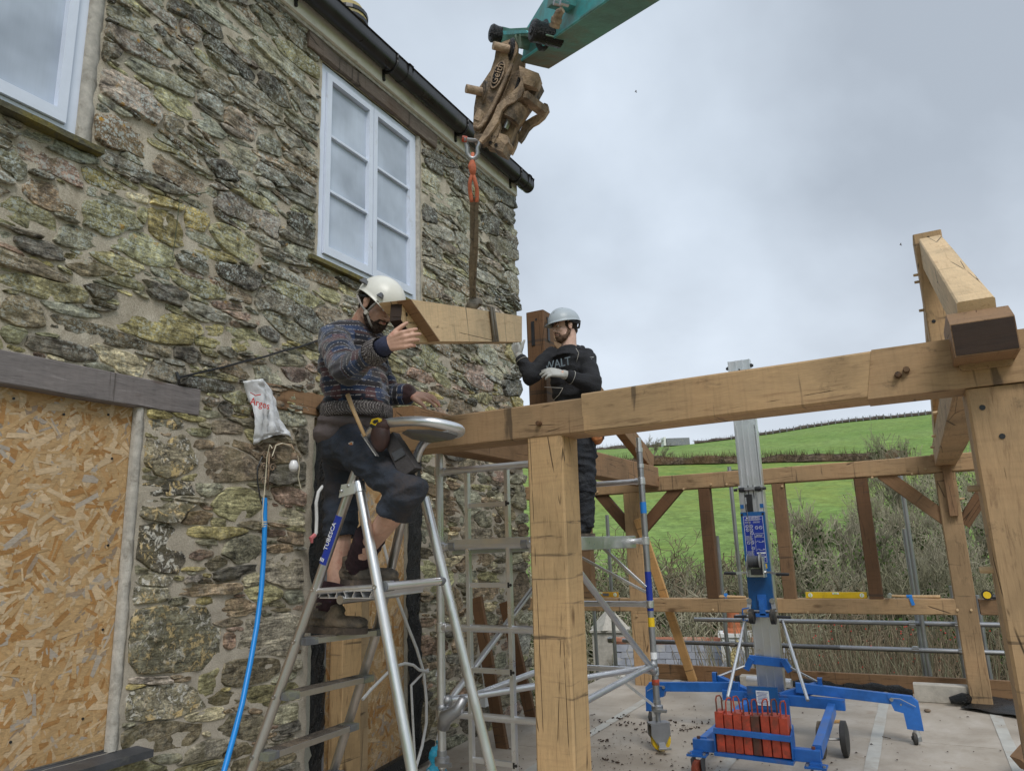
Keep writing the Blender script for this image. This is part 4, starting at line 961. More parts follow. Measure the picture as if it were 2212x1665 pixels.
k = g.mix(1.0, at, g.ramp(n, (.3, .72), (.7, 1.2)), 'MULTIPLY'); k = g.mix(g.ramp(b_, (.5, 0.), (.72, .35)), k, (.38, .20, .08))
k = g.mix(g.ramp(g.noise(c, 5, 6, .7), (.66, 0.), (.74, .5)), k, (.22, .19, .16))
g.fin(k, .6, g.bump(n, .3, .002), 0, .35)
b1 = osb('boarding', DOOR1[0], DOOR1[1]-.002, DOOR1[2]+.01, DOOR1[3]-.004, WX-.035, house, 5, None, .9)
m = MB()
for y, z in ((2.20, 2.27), (1.98, 2.24), (2.24, 2.05), (2.26, 1.62), (2.27, 1.22), (2.21, .83), (1.75, 2.28), (1.9, .8)): m.cyl((WX-.036, y, z), (WX-.029, y, z), .006, 8)
m.build('screw_heads', 'black_plastic', house)
b2 = osb('boarding', 3.75, 4.62, 0.02, 2.36, WX+.005, house, 9, None, 1.3)
# plank post and bright oak board standing in front of the doorway boarding
timber('door_post', (WX+.075, 3.90, -.02), (WX+.075, 3.90, 2.42), .19, .11, 'oak_warm', house, up=V((1, 0, 0)))
timber('pale_board', (WX+.03, 4.10, .0), (WX+.03, 4.10, 1.55), .14, .03, 'oak_pale', house, up=V((1, 0, 0)))
bld('grey_trim', 'slate', house, 'bar', (WX+.02, 3.735, 0), (WX+.02, 3.735, 2.44), .02, .05, up=V((1, 0, 0)), smooth=False)
def crumple(nm, pts, wd, seed, mat='membrane', parent=house, nx=7, amp=.035, x=WX+.02):
    """crumpled sheet following (y,z) points"""
    n = len(pts); vs = []; fs = []
    for i, (y, z) in enumerate(pts):
        for k in range(nx):
            u = k/(nx-1)-.5
            vs.append((x+.02+amp*abs(noise.noise(V((k*1.3, z*7, seed))))+amp*.5*noise.noise(V((k*3, z*25, seed))), y+u*wd*(1+.35*noise.noise(V((seed, z*5, 0)))), z+.01*noise.noise(V((k, z*9, seed)))))
    for i in range(n-1): fs += [[i*nx+k, i*nx+k+1, (i+1)*nx+k+1, (i+1)*nx+k] for k in range(nx-1)]
    m = MB(); m.add(vs, fs); o_ = m.build(nm, mat, parent, 'all'); md = o_.modifiers.new('s', 'SOLIDIFY'); md.thickness = .003; return o_
crumple('damp_membrane', [(3.655+.02*math.sin(z*3), z) for z in np.linspace(-.05, 2.50, 60)], .12, 1)
crumple('damp_membrane', [(4.70+.015*math.sin(z*4), z) for z in np.linspace(-.05, 2.38, 60)], .17, 5)
m = MB()
m.tube([(WX+.05, 3.62, 2.49), (WX+.07, 3.66, 2.55), (WX+.05, 3.7, 2.47)], [.03, .045, .02], 8); m.build('membrane_fold', 'membrane', house, 'all', )
m = MB(); m.bar((WX+.12, 3.9, .04), (WX+.10, 4.85, .10), .05, .11); m.build('membrane_roll', 'membrane', house, 'all', wobble=.012)

# --- eaves: soffit, fascia, gutter and brackets, roof
EX = WX+.05; ZE = 5.385
m = MB(); m.box((WX+.015, (Y0+Y1)/2, ZE-.02), (.05, Y1-Y0-.04, .05)); m.build('soffit_render', 'render_strip', house)
m = MB(); m.box((EX, (Y0+Y1)/2-.03, ZE+.115), (.03, Y1-Y0-.02, .23)); m.build('fascia', 'cream_paint', house)
m = MB(); m.box((EX-.01, (Y0+Y1)/2-.03, ZE-.006), (.05, Y1-Y0-.03, .010)); m.build('fascia_bead', 'cream_paint', house)
gx, gz, gr = EX+.092, ZE+.140, .072; GU = .07
gm = MB(); vs = []; fs = []; ys = [Y0, Y1+.09]
prof = [(-gr, GU)]+[(math.cos(a)*gr, math.sin(a)*gr) for a in np.linspace(math.pi, 2*math.pi, 11)]+[(gr, GU), (gr+.012, GU)]
NG_ = len(prof)
for y in ys:
    vs += [(gx+p, y, gz+q) for p, q in prof]+[(gx+p*.93, y, gz+q*.93) for p, q in prof[::-1]]
n2 = NG_*2; fs = [[k, (k+1) % n2, n2+(k+1) % n2, n2+k] for k in range(n2)]+[list(range(n2))[::-1], list(range(n2, 2*n2))]
gm.add(vs, fs); gut = gm.build('gutter', 'gutter_black', house, True)
m = MB(); m.prism([(gx+p*1.03, Y1+.085, gz+q*1.03) for p, q in prof], (0, .012, 0)); m.build('gutter_end_cap', 'gutter_black', house)
for y in (1.15, 2.30, 3.25, 4.25, 5.35, 6.45):
    m = MB(); pts = [(gx+math.cos(a)*(gr+.007), y, gz+math.sin(a)*(gr+.007)) for a in np.linspace(math.pi*.98, 2*math.pi*1.02, 12)]
    m.tube(pts, .011, 6); m.bar((EX+.020, y, gz-.02), (EX+.024, y, gz-.115), .024, .016, up=V((1, 0, 0))); m.ell((EX+.026, y, gz-.12), .015, 8, 6); m.tube([(EX+.02, y, gz-.05), (EX+.045, y, gz-.065), (gx-.02, y, gz-.072)], .010, 6); m.tube([(gx+gr+.006, y, gz), (gx+gr+.006, y, gz+GU)], .010, 6)
    m.build('gutter_bracket', 'gutter_black', house, 'all')
for y in (4.40, 6.62):
    m = MB(); vs = []
    for yy in (y, y+.06): vs += [(gx+p*1.09, yy, gz+q*1.05) for p, q in prof]+[(gx+p*1.0, yy, gz+q*1.0) for p, q in prof[::-1]]
    m.add(vs, [[k, (k+1) % n2, n2+(k+1) % n2, n2+k] for k in range(n2)]+[list(range(n2))[::-1], list(range(n2, 2*n2))]); m.build('gutter_joint', 'gutter_black', house, False)
m = MB(); A = V((EX+.05, Y0, ZE+.235)); m.prism([A, A+V((0, Y1-Y0-.02, 0)), A+V((-3.4, Y1-Y0-.02, 2.5)), A+V((-3.4, 0, 2.5))], V((0, 0, .06))); m.build('roof', 'slate_dark', house)
# flue cowl above the gutter
pc = D(752, 42, 6.2)
t = thing('flue_cowl', pc+V((0, 0, -.3)), 'mustard yellow domed cowl with black bands just above the gutter', 'cowl')
m = MB(); m.lathe(pc+V((0, 0, -.5)), (0, 0, 1), [(0, .12), (.40, .12), (.42, .165), (.52, .16), (.60, .12), (.65, .05), (.66, .01)], 20); m.build('dome', 'mustard', t, True)
for zz in (-.02, .05):
    m = MB(); m.lathe(pc+V((0, 0, zz-.06)), (0, 0, 1), [(0, .17), (.035, .17)], 20); m.build('band', 'black_plastic', t)

# --- things on the wall
# rusty iron lamp bracket, bare bulb, carrier bag
L0 = onX(575, 1010, WX+.03)
t = thing('wall_lamp', onX(575, 1060, WX), 'rusty scrolled iron lamp bracket with a bare bulb on the stone wall', 'wall lamp')
m = MB(); y0_, z0_ = onX(572, 1000, WX)[1], onX(572, 975, WX)[2]
def scroll(m, cy_, cz_, r0, turns, sgn, x=WX+.035, n=16):
    pts = [(x, cy_+sgn*r0*(1-.7*k/n)*math.cos(turns*2*math.pi*k/n), cz_+r0*(1-.7*k/n)*math.sin(turns*2*math.pi*k/n)) for k in range(n+1)]; m.tube(pts, .0045, 5)
m.tube([(WX+.035, y0_, z0_+.01), (WX+.035, y0_, z0_-.24)], .006, 6)
for zz in (-.03, -.10, -.19):
    for s_ in (-1, 1): scroll(m, y0_+s_*.032, z0_+zz, .026, 1.15, s_)
m.tube([(WX+.035, y0_, z0_), (WX+.09, y0_+.02, z0_+.045), (WX+.17, y0_+.05, z0_+.03), (WX+.19, y0_+.055, z0_-.005)], .007, 6)
m.build('bracket', 'red_worn', t, 'all').data.materials[0] = MT['rusty_steel']
bp = V((WX+.19, y0_+.055, z0_-.02))
m = MB(); m.lathe(bp, (0, 0, -1), [(0, .02), (.04, .022), (.045, .018)], 12); m.build('socket', 'rusty_steel', t, True)
m = MB(); m.lathe(bp+V((0, 0, -.045)), (0, 0, -1), [(0, .016), (.012, .022), (.03, .029), (.05, .029), (.065, .020), (.072, .005)], 14); m.build('bulb', 'bulb', t, True)
# bag
NU, NVv = 18, 26; vs = []; fs = []
edgeL = [(512, 826), (524, 850), (530, 880), (533, 915), (536, 945), (541, 961)]; edgeR = [(552, 822), (569, 838), (580, 862), (588, 900), (606, 932), (617, 952)]
def pl(e, t):
    t *= len(e)-1; i = min(int(t), len(e)-2); f_ = t-i; return (e[i][0]+(e[i+1][0]-e[i][0])*f_, e[i][1]+(e[i+1][1]-e[i][1])*f_)
for i in range(NVv+1):
    a, b = pl(edgeL, i/NVv), pl(edgeR, i/NVv)
    for k in range(NU+1):
        u = k/NU; q = onX(a[0]+(b[0]-a[0])*u, a[1]+(b[1]-a[1])*u, WX)
        low = .02*max(0, i/NVv-.75)*4*math.sin(math.pi*u)
        vs.append((WX+.05+.05*math.sin(math.pi*u)+.045*noise.noise(V((u*9+i*.12, i*.10, 1)))+.020*noise.noise(V((u*22, i*.35, 4))), q.y, q.z+low*2.2))
for i in range(NVv): fs += [[i*(NU+1)+k, i*(NU+1)+k+1, (i+1)*(NU+1)+k+1, (i+1)*(NU+1)+k] for k in range(NU)]
t = thing('carrier_bag', onX(560, 960, WX+.05), 'crumpled white carrier bag with red lettering hung on the wall above the lamp', 'carrier bag')
m = MB(); m.add(vs, fs); ob = m.build('bag', 'plastic_bag', t, 'all'); md = ob.modifiers.new('s', 'SOLIDIFY'); md.thickness = .002
tx = onX(562, 872, WX+.13); text('lettering', 'Argos', .062, basis(tx, (0, 1, -.08), (0, 0, 1)), 'bag_red', t, .001)
m = MB(); q0, q1 = onX(541, 848, WX+.12), onX(563, 852, WX+.12); m.tube([q0, q0.lerp(q1, .5)+V((0, 0, -.012)), q1], .003, 4); m.build('smile_line', 'bag_red', t)
# black cable running up to the right, with stubs
t = thing('black_cable', onX(385, 815, WX), 'thin black cable running slantwise up the stone wall to the left of the jumper', 'cable')
m = MB(); a, b = onX(384, 816, WX+.03), onX(720, 726, WX+.03); m.tube([a+(b-a)*k/8+V((.004*math.sin(k*2), 0, -.012*math.sin(math.pi*k/8)+.004*math.sin(k*3))) for k in range(9)], .0065, 6); m.build('cable', 'black_plastic', t, True)
m = MB(); m.tube([a+V((0, -.01, .03)), a+V((.01, 0, -.01)), a+V((0, .01, -.03))], .008, 6); m.build('stub', 'black_plastic', t)
t = thing('green_wire', onX(665, 500, WX), 'hair thin green wire hanging on the wall between the two windows', 'wire')
m = MB(); m.tube([onX(*p, WX+.035) for p in ((450, 415), (405, 423), (388, 428), (385, 460), (378, 520), (372, 556))], .0022, 4); m.build('wire', 'ivy', t)
t = thing('lamp_flex', onX(560, 1000, WX), 'black flex dropping from the iron lamp bracket', 'cable')
m = MB(); m.tube([onX(*p, WX+.03) for p in ((567, 985), (556, 1010), (556, 1040), (562, 1075), (566, 1090))], .0045, 5); m.build('flex', 'black_plastic', t, True)
t = thing('cream_cord', onX(655, 1050, WX), 'loose cream cord curling away from the bulb', 'cord')
m = MB(); m.tube([onX(*p, WX+.17) for p in ((588, 985), (596, 962), (610, 957), (628, 963), (643, 985), (647, 1010), (644, 1030), (650, 1055))], .0035, 5); m.build('cord', 'cream_cord', t, True)
# blue pipe hanging from the lamp on its cord
t = thing('blue_pipe', onX(505, 1640, WX+.35), 'bright blue plastic pipe hanging down in front of the stone pier', 'pipe')
pp = [(572, 1075, .08), (572, 1130, .09), (570, 1200, .11), (564, 1280, .14), (555, 1350, .18), (541, 1430, .23), (523, 1520, .29), (502, 1600, .34), (482, 1672, .39), (455, 1760, .42)]
m = MB(); m.tube([onX(x, y, WX+d_) for x, y, d_ in pp], .0145, 12); m.build('pipe', 'blue_hose', t, True)
m = MB(); m.tube([onX(x, y, WX+d_) for x, y, d_ in ((588, 968, .16), (583, 960, .15), (577, 985, .12), (574, 1030, .1), (570, 1075, .1), (567, 1110, .1), (568, 1135, .11))], .003, 5)
for k in range(3):
    cpt = onX(571, 1128+k*5, WX+.09); m.lathe(cpt, (0, 0, 1), [(0, .0165), (.006, .0165)], 10)
m.build('string', 'cream_cord', t, True)
# white conduit against the doorway
t = thing('white_conduit', onX(680, 1165, WX+.12), 'bent white conduit with pink tape on its end, beside the doorway post', 'conduit')
m = MB(); m.tube([onX(*p, WX+.14) for p in ((697, 1050), (688, 1062), (683, 1085), (684, 1120), (683, 1150), (677, 1160))], .011, 8); m.build('tube', 'white_cable', t, True)
m = MB(); m.tube([onX(*p, WX+.14) for p in ((680, 1155), (672, 1162), (674, 1172))], [.014, .016, .008], 7); m.build('tape', 'pink_tape', t, True)

# ------------------------------------------------------------------ deck
g_ = MB(); vs = []; fs = []; 
deck = thing('timber_deck', (-.5, 5, 0), 'broad pale boarded deck with taped joints, strewn with bark and sawdust', 'deck')
DX0, DX1, DY0, DY1 = WX-.002, 3.2, -1.5, 8.62
xs = [DX0, -2.62, -1.40, -.49, .38, 1.35, 2.3, DX1]
for i in range(len(xs)-1):
    ys = [DY0, 1.9, 4.3, 6.7, DY1] if i % 2 else [DY0, 3.1, 5.5, 7.9, DY1]
    for j in range(len(ys)-1):
        m = MB(); m.box(((xs[i]+xs[i+1])/2, (ys[j]+ys[j+1])/2, -.02), (xs[i+1]-xs[i]-.006, ys[j+1]-ys[j]-.006, .04)); m.build('deck_panel', 'deck_board', deck)
for x in xs[1:-1]:
    m = MB(); n = 60; v_ = []
    for k in range(n+1):
        y = DY0+(DY1-DY0)*k/n; e1, e2 = .006*noise.noise(V((x, y*3, 0))), .006*noise.noise(V((x, y*3, 9))); v_ += [(x-.042+e1, y, .004), (x+.042+e2, y, .0042)]
    m.add(v_, [[2*k, 2*k+1, 2*k+3, 2*k+2] for k in range(n)]); m.build('joint_tape', 'tape_grey', deck)
timber('rim_board', (-3.0, 8.66, .06), (3.2, 8.66, .06), .045, .20, 'oak_mid', deck, up=V((0, 0, 1)))
m = MB()
r = random.Random(8)
for i in range(750):
    if i < 500: x, y = r.gauss(-2.1, .45), r.gauss(5.3, .65)
    else: x, y = r.uniform(-2.9, 1.2), r.uniform(3.8, 8.5)
    if x < -3.3: continue
    s = r.choice([.004, .006, .009, .014]); a = r.uniform(0, 3.14); c_, s_ = math.cos(a)*s, math.sin(a)*s
    m.add([(x-c_, y-s_, .006), (x-s_*.6, y+c_*.6, .010+s*.3), (x+c_, y+s_, .007), (x+s_*.6, y-c_*.6, .012)], [[0, 1, 2, 3]])
tag(m.build('sawdust_crumbs', 'debris', None, False), 'dark crumbs of bark and sawdust scattered over the deck', 'debris', kind='stuff')
m = MB()
for px, py in ((1273, 1543), (1290, 1556), (1340, 1551), (1355, 1545), (1383, 1562), (1255, 1580), (1240, 1573), (1305, 1598), (1392, 1578), (1432, 1590), (1463, 1556), (1472, 1575), (1507, 1604), (1533, 1601), (1497, 1570), (1443, 1565), (1240, 1630), (1310, 1640), (1360, 1560), (1345, 1565), (1510, 1560)):
    c_ = onZ(px, py, .01)
    for k in range(7):
        q = c_+V((r.gauss(0, .04), r.gauss(0, .025), 0)); m.ell(q, (r.uniform(.006, .02), r.uniform(.004, .009), r.uniform(.003, .008)), 6, 4, Matrix.Rotation(r.uniform(0, 3), 3, 'Z'))
tag(m.build('bark_shavings', 'debris', None, False), 'dark curls of oak bark lying on the deck near the tower castor', 'bark', kind='stuff')

# ------------------------------------------------------------------ oak frame
fr = thing('oak_timber_frame', (-1, 5.8, 0), 'green oak building frame of posts, plates, braces and trusses pegged together', 'timber frame')
YF, YB = 3.38, 8.18                    # outer face of the near plate, near face of the far plate
ZP = 2.285                              # top of both plates
T = timber
def pl_z(px, py, Y): return onY(px, py, Y).z
# near plate in two lengths with a scarf
z1 = 2.10
T('wall_plate', (-2.90, YF+.10, 2.195), (-1.42, YF+.10, 2.195), .20, .180, 'oak', fr)
T('wall_plate', (-1.424, YF+.10, 2.205), (-.062, YF+.10, 2.218), .20, .204, 'oak', fr)
m = MB(); zt = 2.322
m.prism([(-.112, YF-.003, 2.112), (-.072, YF-.003, 2.322), (.222, YF-.003, 2.322), (.222, YF-.003, 2.262), (.425, YF-.003, 2.262), (.425, YF-.003, 2.322), (1.9, YF-.003, 2.335), (1.9, YF-.003, 2.122)], (0, .206, 0)); grain(m.build('wall_plate', 'oak', fr), (1, 0, 0))
# centre post
cp = onY(1187, 1300, YF+.004)
T('post', (-1.668, YF+.11, -.0), (-1.652, YF+.11, 2.105), .205, .205, 'oak_warm', fr, up=V((0, 1, 0)))
T('post', (.36, YF+.13, -.0), (.36, YF+.13, 2.11), .235, .23, 'oak', fr, up=V((0, 1, 0)), wob=.004)
T('post_cheek', (.525, YF+.07, 0), (.525, YF+.07, 2.105), .09, .05, 'oak_mid', fr, up=V((0, 1, 0)))
# tie beams
TLx, TRx = -2.615, .325
T('tie_beam', (TLx, 3.44, 2.275), (TLx, 8.16, 2.275), .17, .23, 'oak_mid', fr)
T('tie_beam', (TRx, 3.36, 2.29), (TRx, 8.18, 2.29), .18, .215, 'oak', fr)
# dark end grain and bevelled nose of the right tie
m = MB(); x0, x1 = .215, .425
m.prism([(x0, 3.19, 2.205), (x0, 3.19, 2.335), (x0, 3.30, 2.405), (x0, 3.60, 2.405), (x0, 3.60, 2.205)], (x1-x0, 0, 0)); grain(m.build('tie_beam_nose', 'oak_mid', fr), (0, 1, 0))
m = MB(); m.prism([(x0+.004, 3.187, 2.209), (x1-.004, 3.187, 2.209), (x1-.004, 3.187, 2.331), (x0+.004, 3.187, 2.331)], (0, .004, 0)); m.build('end_grain', 'oak_end', fr)
# king posts, principal rafters
KY = 5.28
for X, zt_, dk in ((-2.615, 3.50, 'oak_dark'), (.315, 3.50, 'oak')):
    T('king_post', (X, KY+.10, 2.40), (X, KY+.10, zt_), .165, .20, dk, fr, up=V((0, 1, 0)))
    m = MB(); m.bar((X-.02, KY-.003, zt_-.30), (X-.02, KY-.003, zt_-.09), .028, .01, up=V((0, 1, 0)))
    if dk == 'oak_dark': m.build('mortise', 'black_plastic', fr); mm = MB(); mm.bar((X+.086, KY+.08, zt_-.26), (X+.086, KY+.08, zt_-.05), .008, .035, up=V((0, 1, 0))); mm.build('mortise', 'black_plastic', fr)
T('principal_rafter', (-2.615, KY+.22, 3.37), (-2.615, 8.12, 2.44), .10, .19, 'oak_mid', fr)
T('principal_rafter', (.325, 3.36, 2.37), (.325, KY+.02, 3.37), .13, .19, 'oak_pale', fr, up=V((0, 0, 1)))
T('principal_rafter', (.325, KY+.20, 3.37), (.325, 8.12, 2.44), .13, .19, 'oak', fr)
# far plate, posts, studs, rails, braces
T('far_plate', (-4.3, YB+.09, 2.20), (-.02, YB+.09, 2.205), .18, .165, 'oak', fr, wob=.004)
T('far_plate', (-.02, YB+.09, 2.205), (1.9, YB+.09, 2.215), .18, .17, 'oak', fr)
def XB(px, py, Y=YB): return onY(px, py, Y).x
def fpost(pxt, pyt, pxb, pyb, w_, d_, mat, nm='far_post', Y=YB, top=None, bot=None):
    a = onY(pxt, pyt, Y); b = onY(pxb, pyb, Y); x = (a.x+b.x)/2
    return T(nm, (x, Y+d_/2, b.z if bot is None else bot), (x, Y+d_/2, a.z if top is None else top), w_, d_, mat, fr, up=V((0, 1, 0)))
fpost(1366, 1048, 1382, 1420, .20, .18, 'oak', top=2.12, bot=0)      # middle far post behind the tower leg
fpost(2059, 1100, 2112, 1500, .175, .18, 'oak', top=2.115, bot=.0)
fpost(1262, 1190, 1268, 1290, .15, .12, 'oak_mid', 'stud', top=2.11, bot=.93)
for pt, pb in (((1523, 1055), (1537, 1297)), ((1684, 1048), (1702, 1297)), ((1863, 1040), (1890, 1300))):
    fpost(pt[0], pt[1], pb[0], pb[1], .125, .12, 'oak_dark' if pt[0] != 1684 else 'oak_mid', 'stud', top=2.115, bot=.935)
T('sill_rail', (-4.3, YB+.07, .855), (XB(2075, 1330), YB+.07, .865), .14, .145, 'oak', fr)
T('sill_rail', (XB(2120, 1330), YB+.07, .865), (1.9, YB+.07, .87), .14, .14, 'oak_mid', fr)
def brace(p, q, wd=.13, dp=.06, mat='oak_dark', Y=YB+.06):
    a, b = onY(*p, Y), onY(*q, Y); return T('brace', a, b, dp, wd, mat, fr, up=V((0, 0, 1)))
brace((1276, 1043), (1368, 1150)); brace((1476, 1040), (1382, 1150)); brace((1905, 1022), (2060, 1133), .13, .07, 'oak_mid'); brace((2140, 1040), (2080, 1132), .12, .06)
# brace head under the right tie
T('brace', (TRx, YB-.03, 1.70), (TRx, YB-.02, 2.20), .075, .05, 'oak_mid', fr, up=V((0, 1, 0)))
# pegs, their ends proud of the timber
def peg(p, d, L=.03, r=.0105, mat='oak_pale'):
    m = MB(); p = V(p); d = V(d).normalized(); m.lathe(p-d*.01, d, [(0, r), (L+.004, r*.97), (L+.01, r*.8)], 8); return m.build('peg', mat, fr)
F_ = V((0, -1, 0))
for px, py, mt in ((1166, 915, 'oak_dark'), (1940, 811, 'oak_dark'), (1958, 800, 'oak_mid')): peg(onY(px, py, YF), F_, .03, .014, mt)
for px, py in ((1291, 1062), (1477, 1056), (1536, 1046), (1570, 1046), (1690, 1050), (1884, 1031), (1970, 1023), (1999, 1013), (1605, 1321), (1540, 1316), (1745, 1322), (2068, 1317), (2098, 1317), (1362, 1173), (1376, 1330)): peg(onY(px, py, YB), F_, .018, .012)
for y, z in ((5.9, 2.38), (6.9, 2.33), (7.7, 2.32), (8.1, 2.28), (3.9, 2.38)): peg((TRx-.09, y, z), (-1, 0, 0), .03, .012)
peg((.235, 3.5, 1.72), (-1, 0, 0), .035, .014); peg((.235, 3.5, 1.40), (-1, 0, 0), .04, .014)
for z in (3.05, 3.0, 2.8): peg((.315-.083, KY+.1, z+.2), (-1, 0, 0), .03, .010)
peg((.315+.083, KY+.1, 3.20), (1, 0, 0), .035, .013); peg((.315+.083, KY+.1, 3.28), (1, 0, 0), .02, .010)
for z in (1.86, 1.70): peg((XB(2046, 1100), YB+.08, z), (-1, 0, 0), .03, .010); peg((XB(2082, 1100)-.005, YB+.08, z), (1, 0, 0), .03, .010)
def hole(p, d, r=.011):
    m = MB(); d = V(d).normalized(); m.lathe(V(p)-d*.004, d, [(0, r), (.0055, r)], 10); m.build('peg_hole', 'black_plastic', fr)
for px, py in ((2122, 880), (2165, 942)): hole(onY(px, py, YF+.013), F_)
for px, py in ((1950, 536), (2016, 515)): hole(onY(2006, 514, KY-.002), F_, .012)
hole(onY(2017, 694, KY-.002), F_, .012); hole(onY(1158, 690, KY-.002), F_, .010); hole((-2.53, KY+.05, 3.38), (1, 0, 0), .01)
for y in (3.62, 3.80): hole((TLx+.087, y, 2.41), (1, 0, 0), .010)
# raking prop of new softwood with its square end
pr = thing('raking_prop', onY(1500, 1470, YB+.3), 'new sawn softwood prop leaning from the far post down to the rim board', 'prop')
T('prop', onY(1378, 1120, YB-.05), onY(1497, 1470, YB+.38), .045, .095, 'oak_new', pr, up=V((1, 0, 0)))

# ------------------------------------------------------------------ tools left on the rail
def on_rail(px, py): return onY(px, py, YB+.03)
def level(px0, px1, mat, lab, y_):
    a, b = onY(px0, y_, YB-.0), onY(px1, y_, YB-.0); z = .93; a = V((a.x, YB+.05, z)); b = V((b.x, YB+.05, z))
    t = thing('spirit_level', a, lab, 'spirit level'); L = (b-a).length
    m = MB(); m.bar(a+V((0, 0, .037)), b+V((0, 0, .037)), .022, .06); m.build('body', mat, t)
    for f_ in (.08, .5, .92):
        c_ = a.lerp(b, f_)+V((0, -.0125, .037 if f_ != .5 else .055)); m = MB(); m.lathe(c_, (0, -1, 0), [(0, .021), (.002, .021)], 14) if f_ != .5 else m.box(c_, (.06, .004, .018)); v = m.build('vial_ring', 'white_print', t)
        m = MB(); m.box(c_+V((0, -.003, 0)), (.012 if f_ != .5 else .034, .004, .026 if f_ != .5 else .01)); m.build('vial', 'clear_vial', v)
    return t, a, b
level(1741, 1874, 'yellow_tool', 'bright yellow spirit level standing on the rail right of the lift mast', 1300)
t, a, b = level(1256, 1333, 'orange_tool', 'orange spirit level on the rail beside the big centre post', 1292)
for f_ in (.28, .66):
    m = MB(); m.box(a.lerp(b, f_)+V((0, -.012, .037)), ((b-a).length*.17, .004, .03)); m.build('cut_out', 'slate', t)
def rod(px0, px1, lab, nm='tool_handles', n=3):
    a, b = onY(px0, 1297, YB), onY(px1, 1297, YB); t = thing(nm, (a.x, YB+.05, .935), lab, 'tools')
    for i in range(n):
        m = MB(); m.cyl((a.x+i*.02, YB+.03+i*.028, .948+.008*(i == 1)), (b.x-i*.03, YB+.045+i*.025, .945), .011, 8); m.build('handle', 'handle_wood', t)
    m = MB(); m.lathe((lerp(a.x, b.x, .25), YB+.06, .948), (1, 0, 0), [(0, .036), (.03, .036)], 10); m.build('tape', 'tape_blue', t)
rod(1548, 1610, 'bundle of long pegs held with blue tape on the rail left of the mast')
a, b = onY(1927, 1305, YB), onY(2034, 1308, YB); t = thing('hammer', (b.x, YB+.05, .935), 'wooden handled hammer with a strip of blue tape lying on the rail', 'hammer')
m = MB(); m.tube([(a.x, YB+.02, .965), (lerp(a.x, b.x, .4), YB+.02, .958), (b.x, YB+.03, .955)], [.010, .013, .017], 9); m.build('handle', 'handle_wood', t)
m = MB(); m.lathe((a.x-.01, YB-.05, .968), (0, 1, 0), [(0, .021), (.03, .021), (.035, .014), (.09, .014), (.1, .02), (.13, .018)], 10); m.build('head', 'steel', t)
m = MB(); m.lathe((lerp(a.x, b.x, .32), YB+.02, .958), (1, 0, 0), [(0, .0165), (.05, .0165)], 10); m.bar((lerp(a.x, b.x, .4), YB-.005, .955), (lerp(a.x, b.x, .44), YB-.012, .88), .03, .003, up=V((0, 1, 0))); m.build('tape', 'tape_blue', t)
c_ = onY(2135, 1306, YB); t = thing('tape_measure', c_, 'yellow and black tool lying on the rail beside the right hand post', 'tool')
m = MB(); m.lathe((c_.x, YB-.0, .975), (0, -1, .1), [(0, .045), (.05, .045)], 12); m.build('case', 'black_plastic', t); m = MB(); m.lathe((c_.x, YB-.052, .978), (0, -1, .1), [(0, .032), (.003, .032)], 12); m.build('badge', 'yellow_tool', t); m = MB(); m.tube([(c_.x+.03, YB, .96), (c_.x+.16, YB+.02, .955)], [.02, .025], 8); m.build('handle', 'black_plastic', t)

# ------------------------------------------------------------------ scaffold beyond the deck
sc = thing('edge_scaffold', (-.5, 8.95, 0), 'galvanised scaffold tubes standing and running along the far edge of the deck', 'scaffold')
YS = 9.0
def stube(p, q, Y=YS, r=.0242, nm='standard', Y2=None, z0=None):
    a, b = onY(*p, Y), onY(*q, Y2 or Y)
    if z0 is not None: a = V((b.x, Y, z0))
    m = MB(); m.tube([a, b], r, 12); return m.build(nm, 'galvanised', sc, True)
stube((1598, 1300), (1575, 1008), z0=-.3); stube((1562, 1300), (1549, 1157), z0=-.3, Y=9.25); stube((2000, 1500), (1939, 988), z0=-.3); stube((1995, 1500), (1953, 1142), z0=-.3, Y=9.12)
stube((2090, 1500), (2055, 1265), z0=-.3); stube((1330, 1440), (1311, 1112), z0=-.3, Y=9.05); stube((1286, 1440), (1282, 1290), z0=-.6, Y=9.6)
stube((2130, 1500), (2110, 1285), z0=-.3, Y=9.2)
def ledger(p, q, Y): a, b = onY(*p, Y), onY(*q, Y); zz = (a.z+b.z)/2; m = MB(); m.tube([(a.x, Y, zz), (b.x, Y, zz)], .0242, 12); m.build('guard_rail', 'galvanised', sc, True); return zz
za = ledger((1345, 1380), (2170, 1413), 8.95); zb = ledger((1500, 1335), (2160, 1352), 9.06)
m = MB(); m.cyl((-3.2, 8.95, za), (-.9, 8.95, za), .0242, 12); m.build('guard_rail', 'galvanised', sc)
for px, Y, z in ((1978, 8.975, za), (2078, 8.975, za), (1585, 8.975, za), (1322, 8.98, za), (2078, 9.0, zb), (1978, 9.0, zb)):
    x = onY(px, 1400, Y).x; m = MB(); m.lathe((x, Y-.02, z-.035), (0, 0, 1), [(0, .031), (.07, .031)], 10); m.lathe((x-.03, Y-.03, z), (1, 0, 0), [(0, .033), (.06, .033)], 10); m.cyl((x-.03, Y-.06, z+.02), (x+.03, Y-.06, z+.02), .009, 6); m.build('coupler', 'steel', sc)
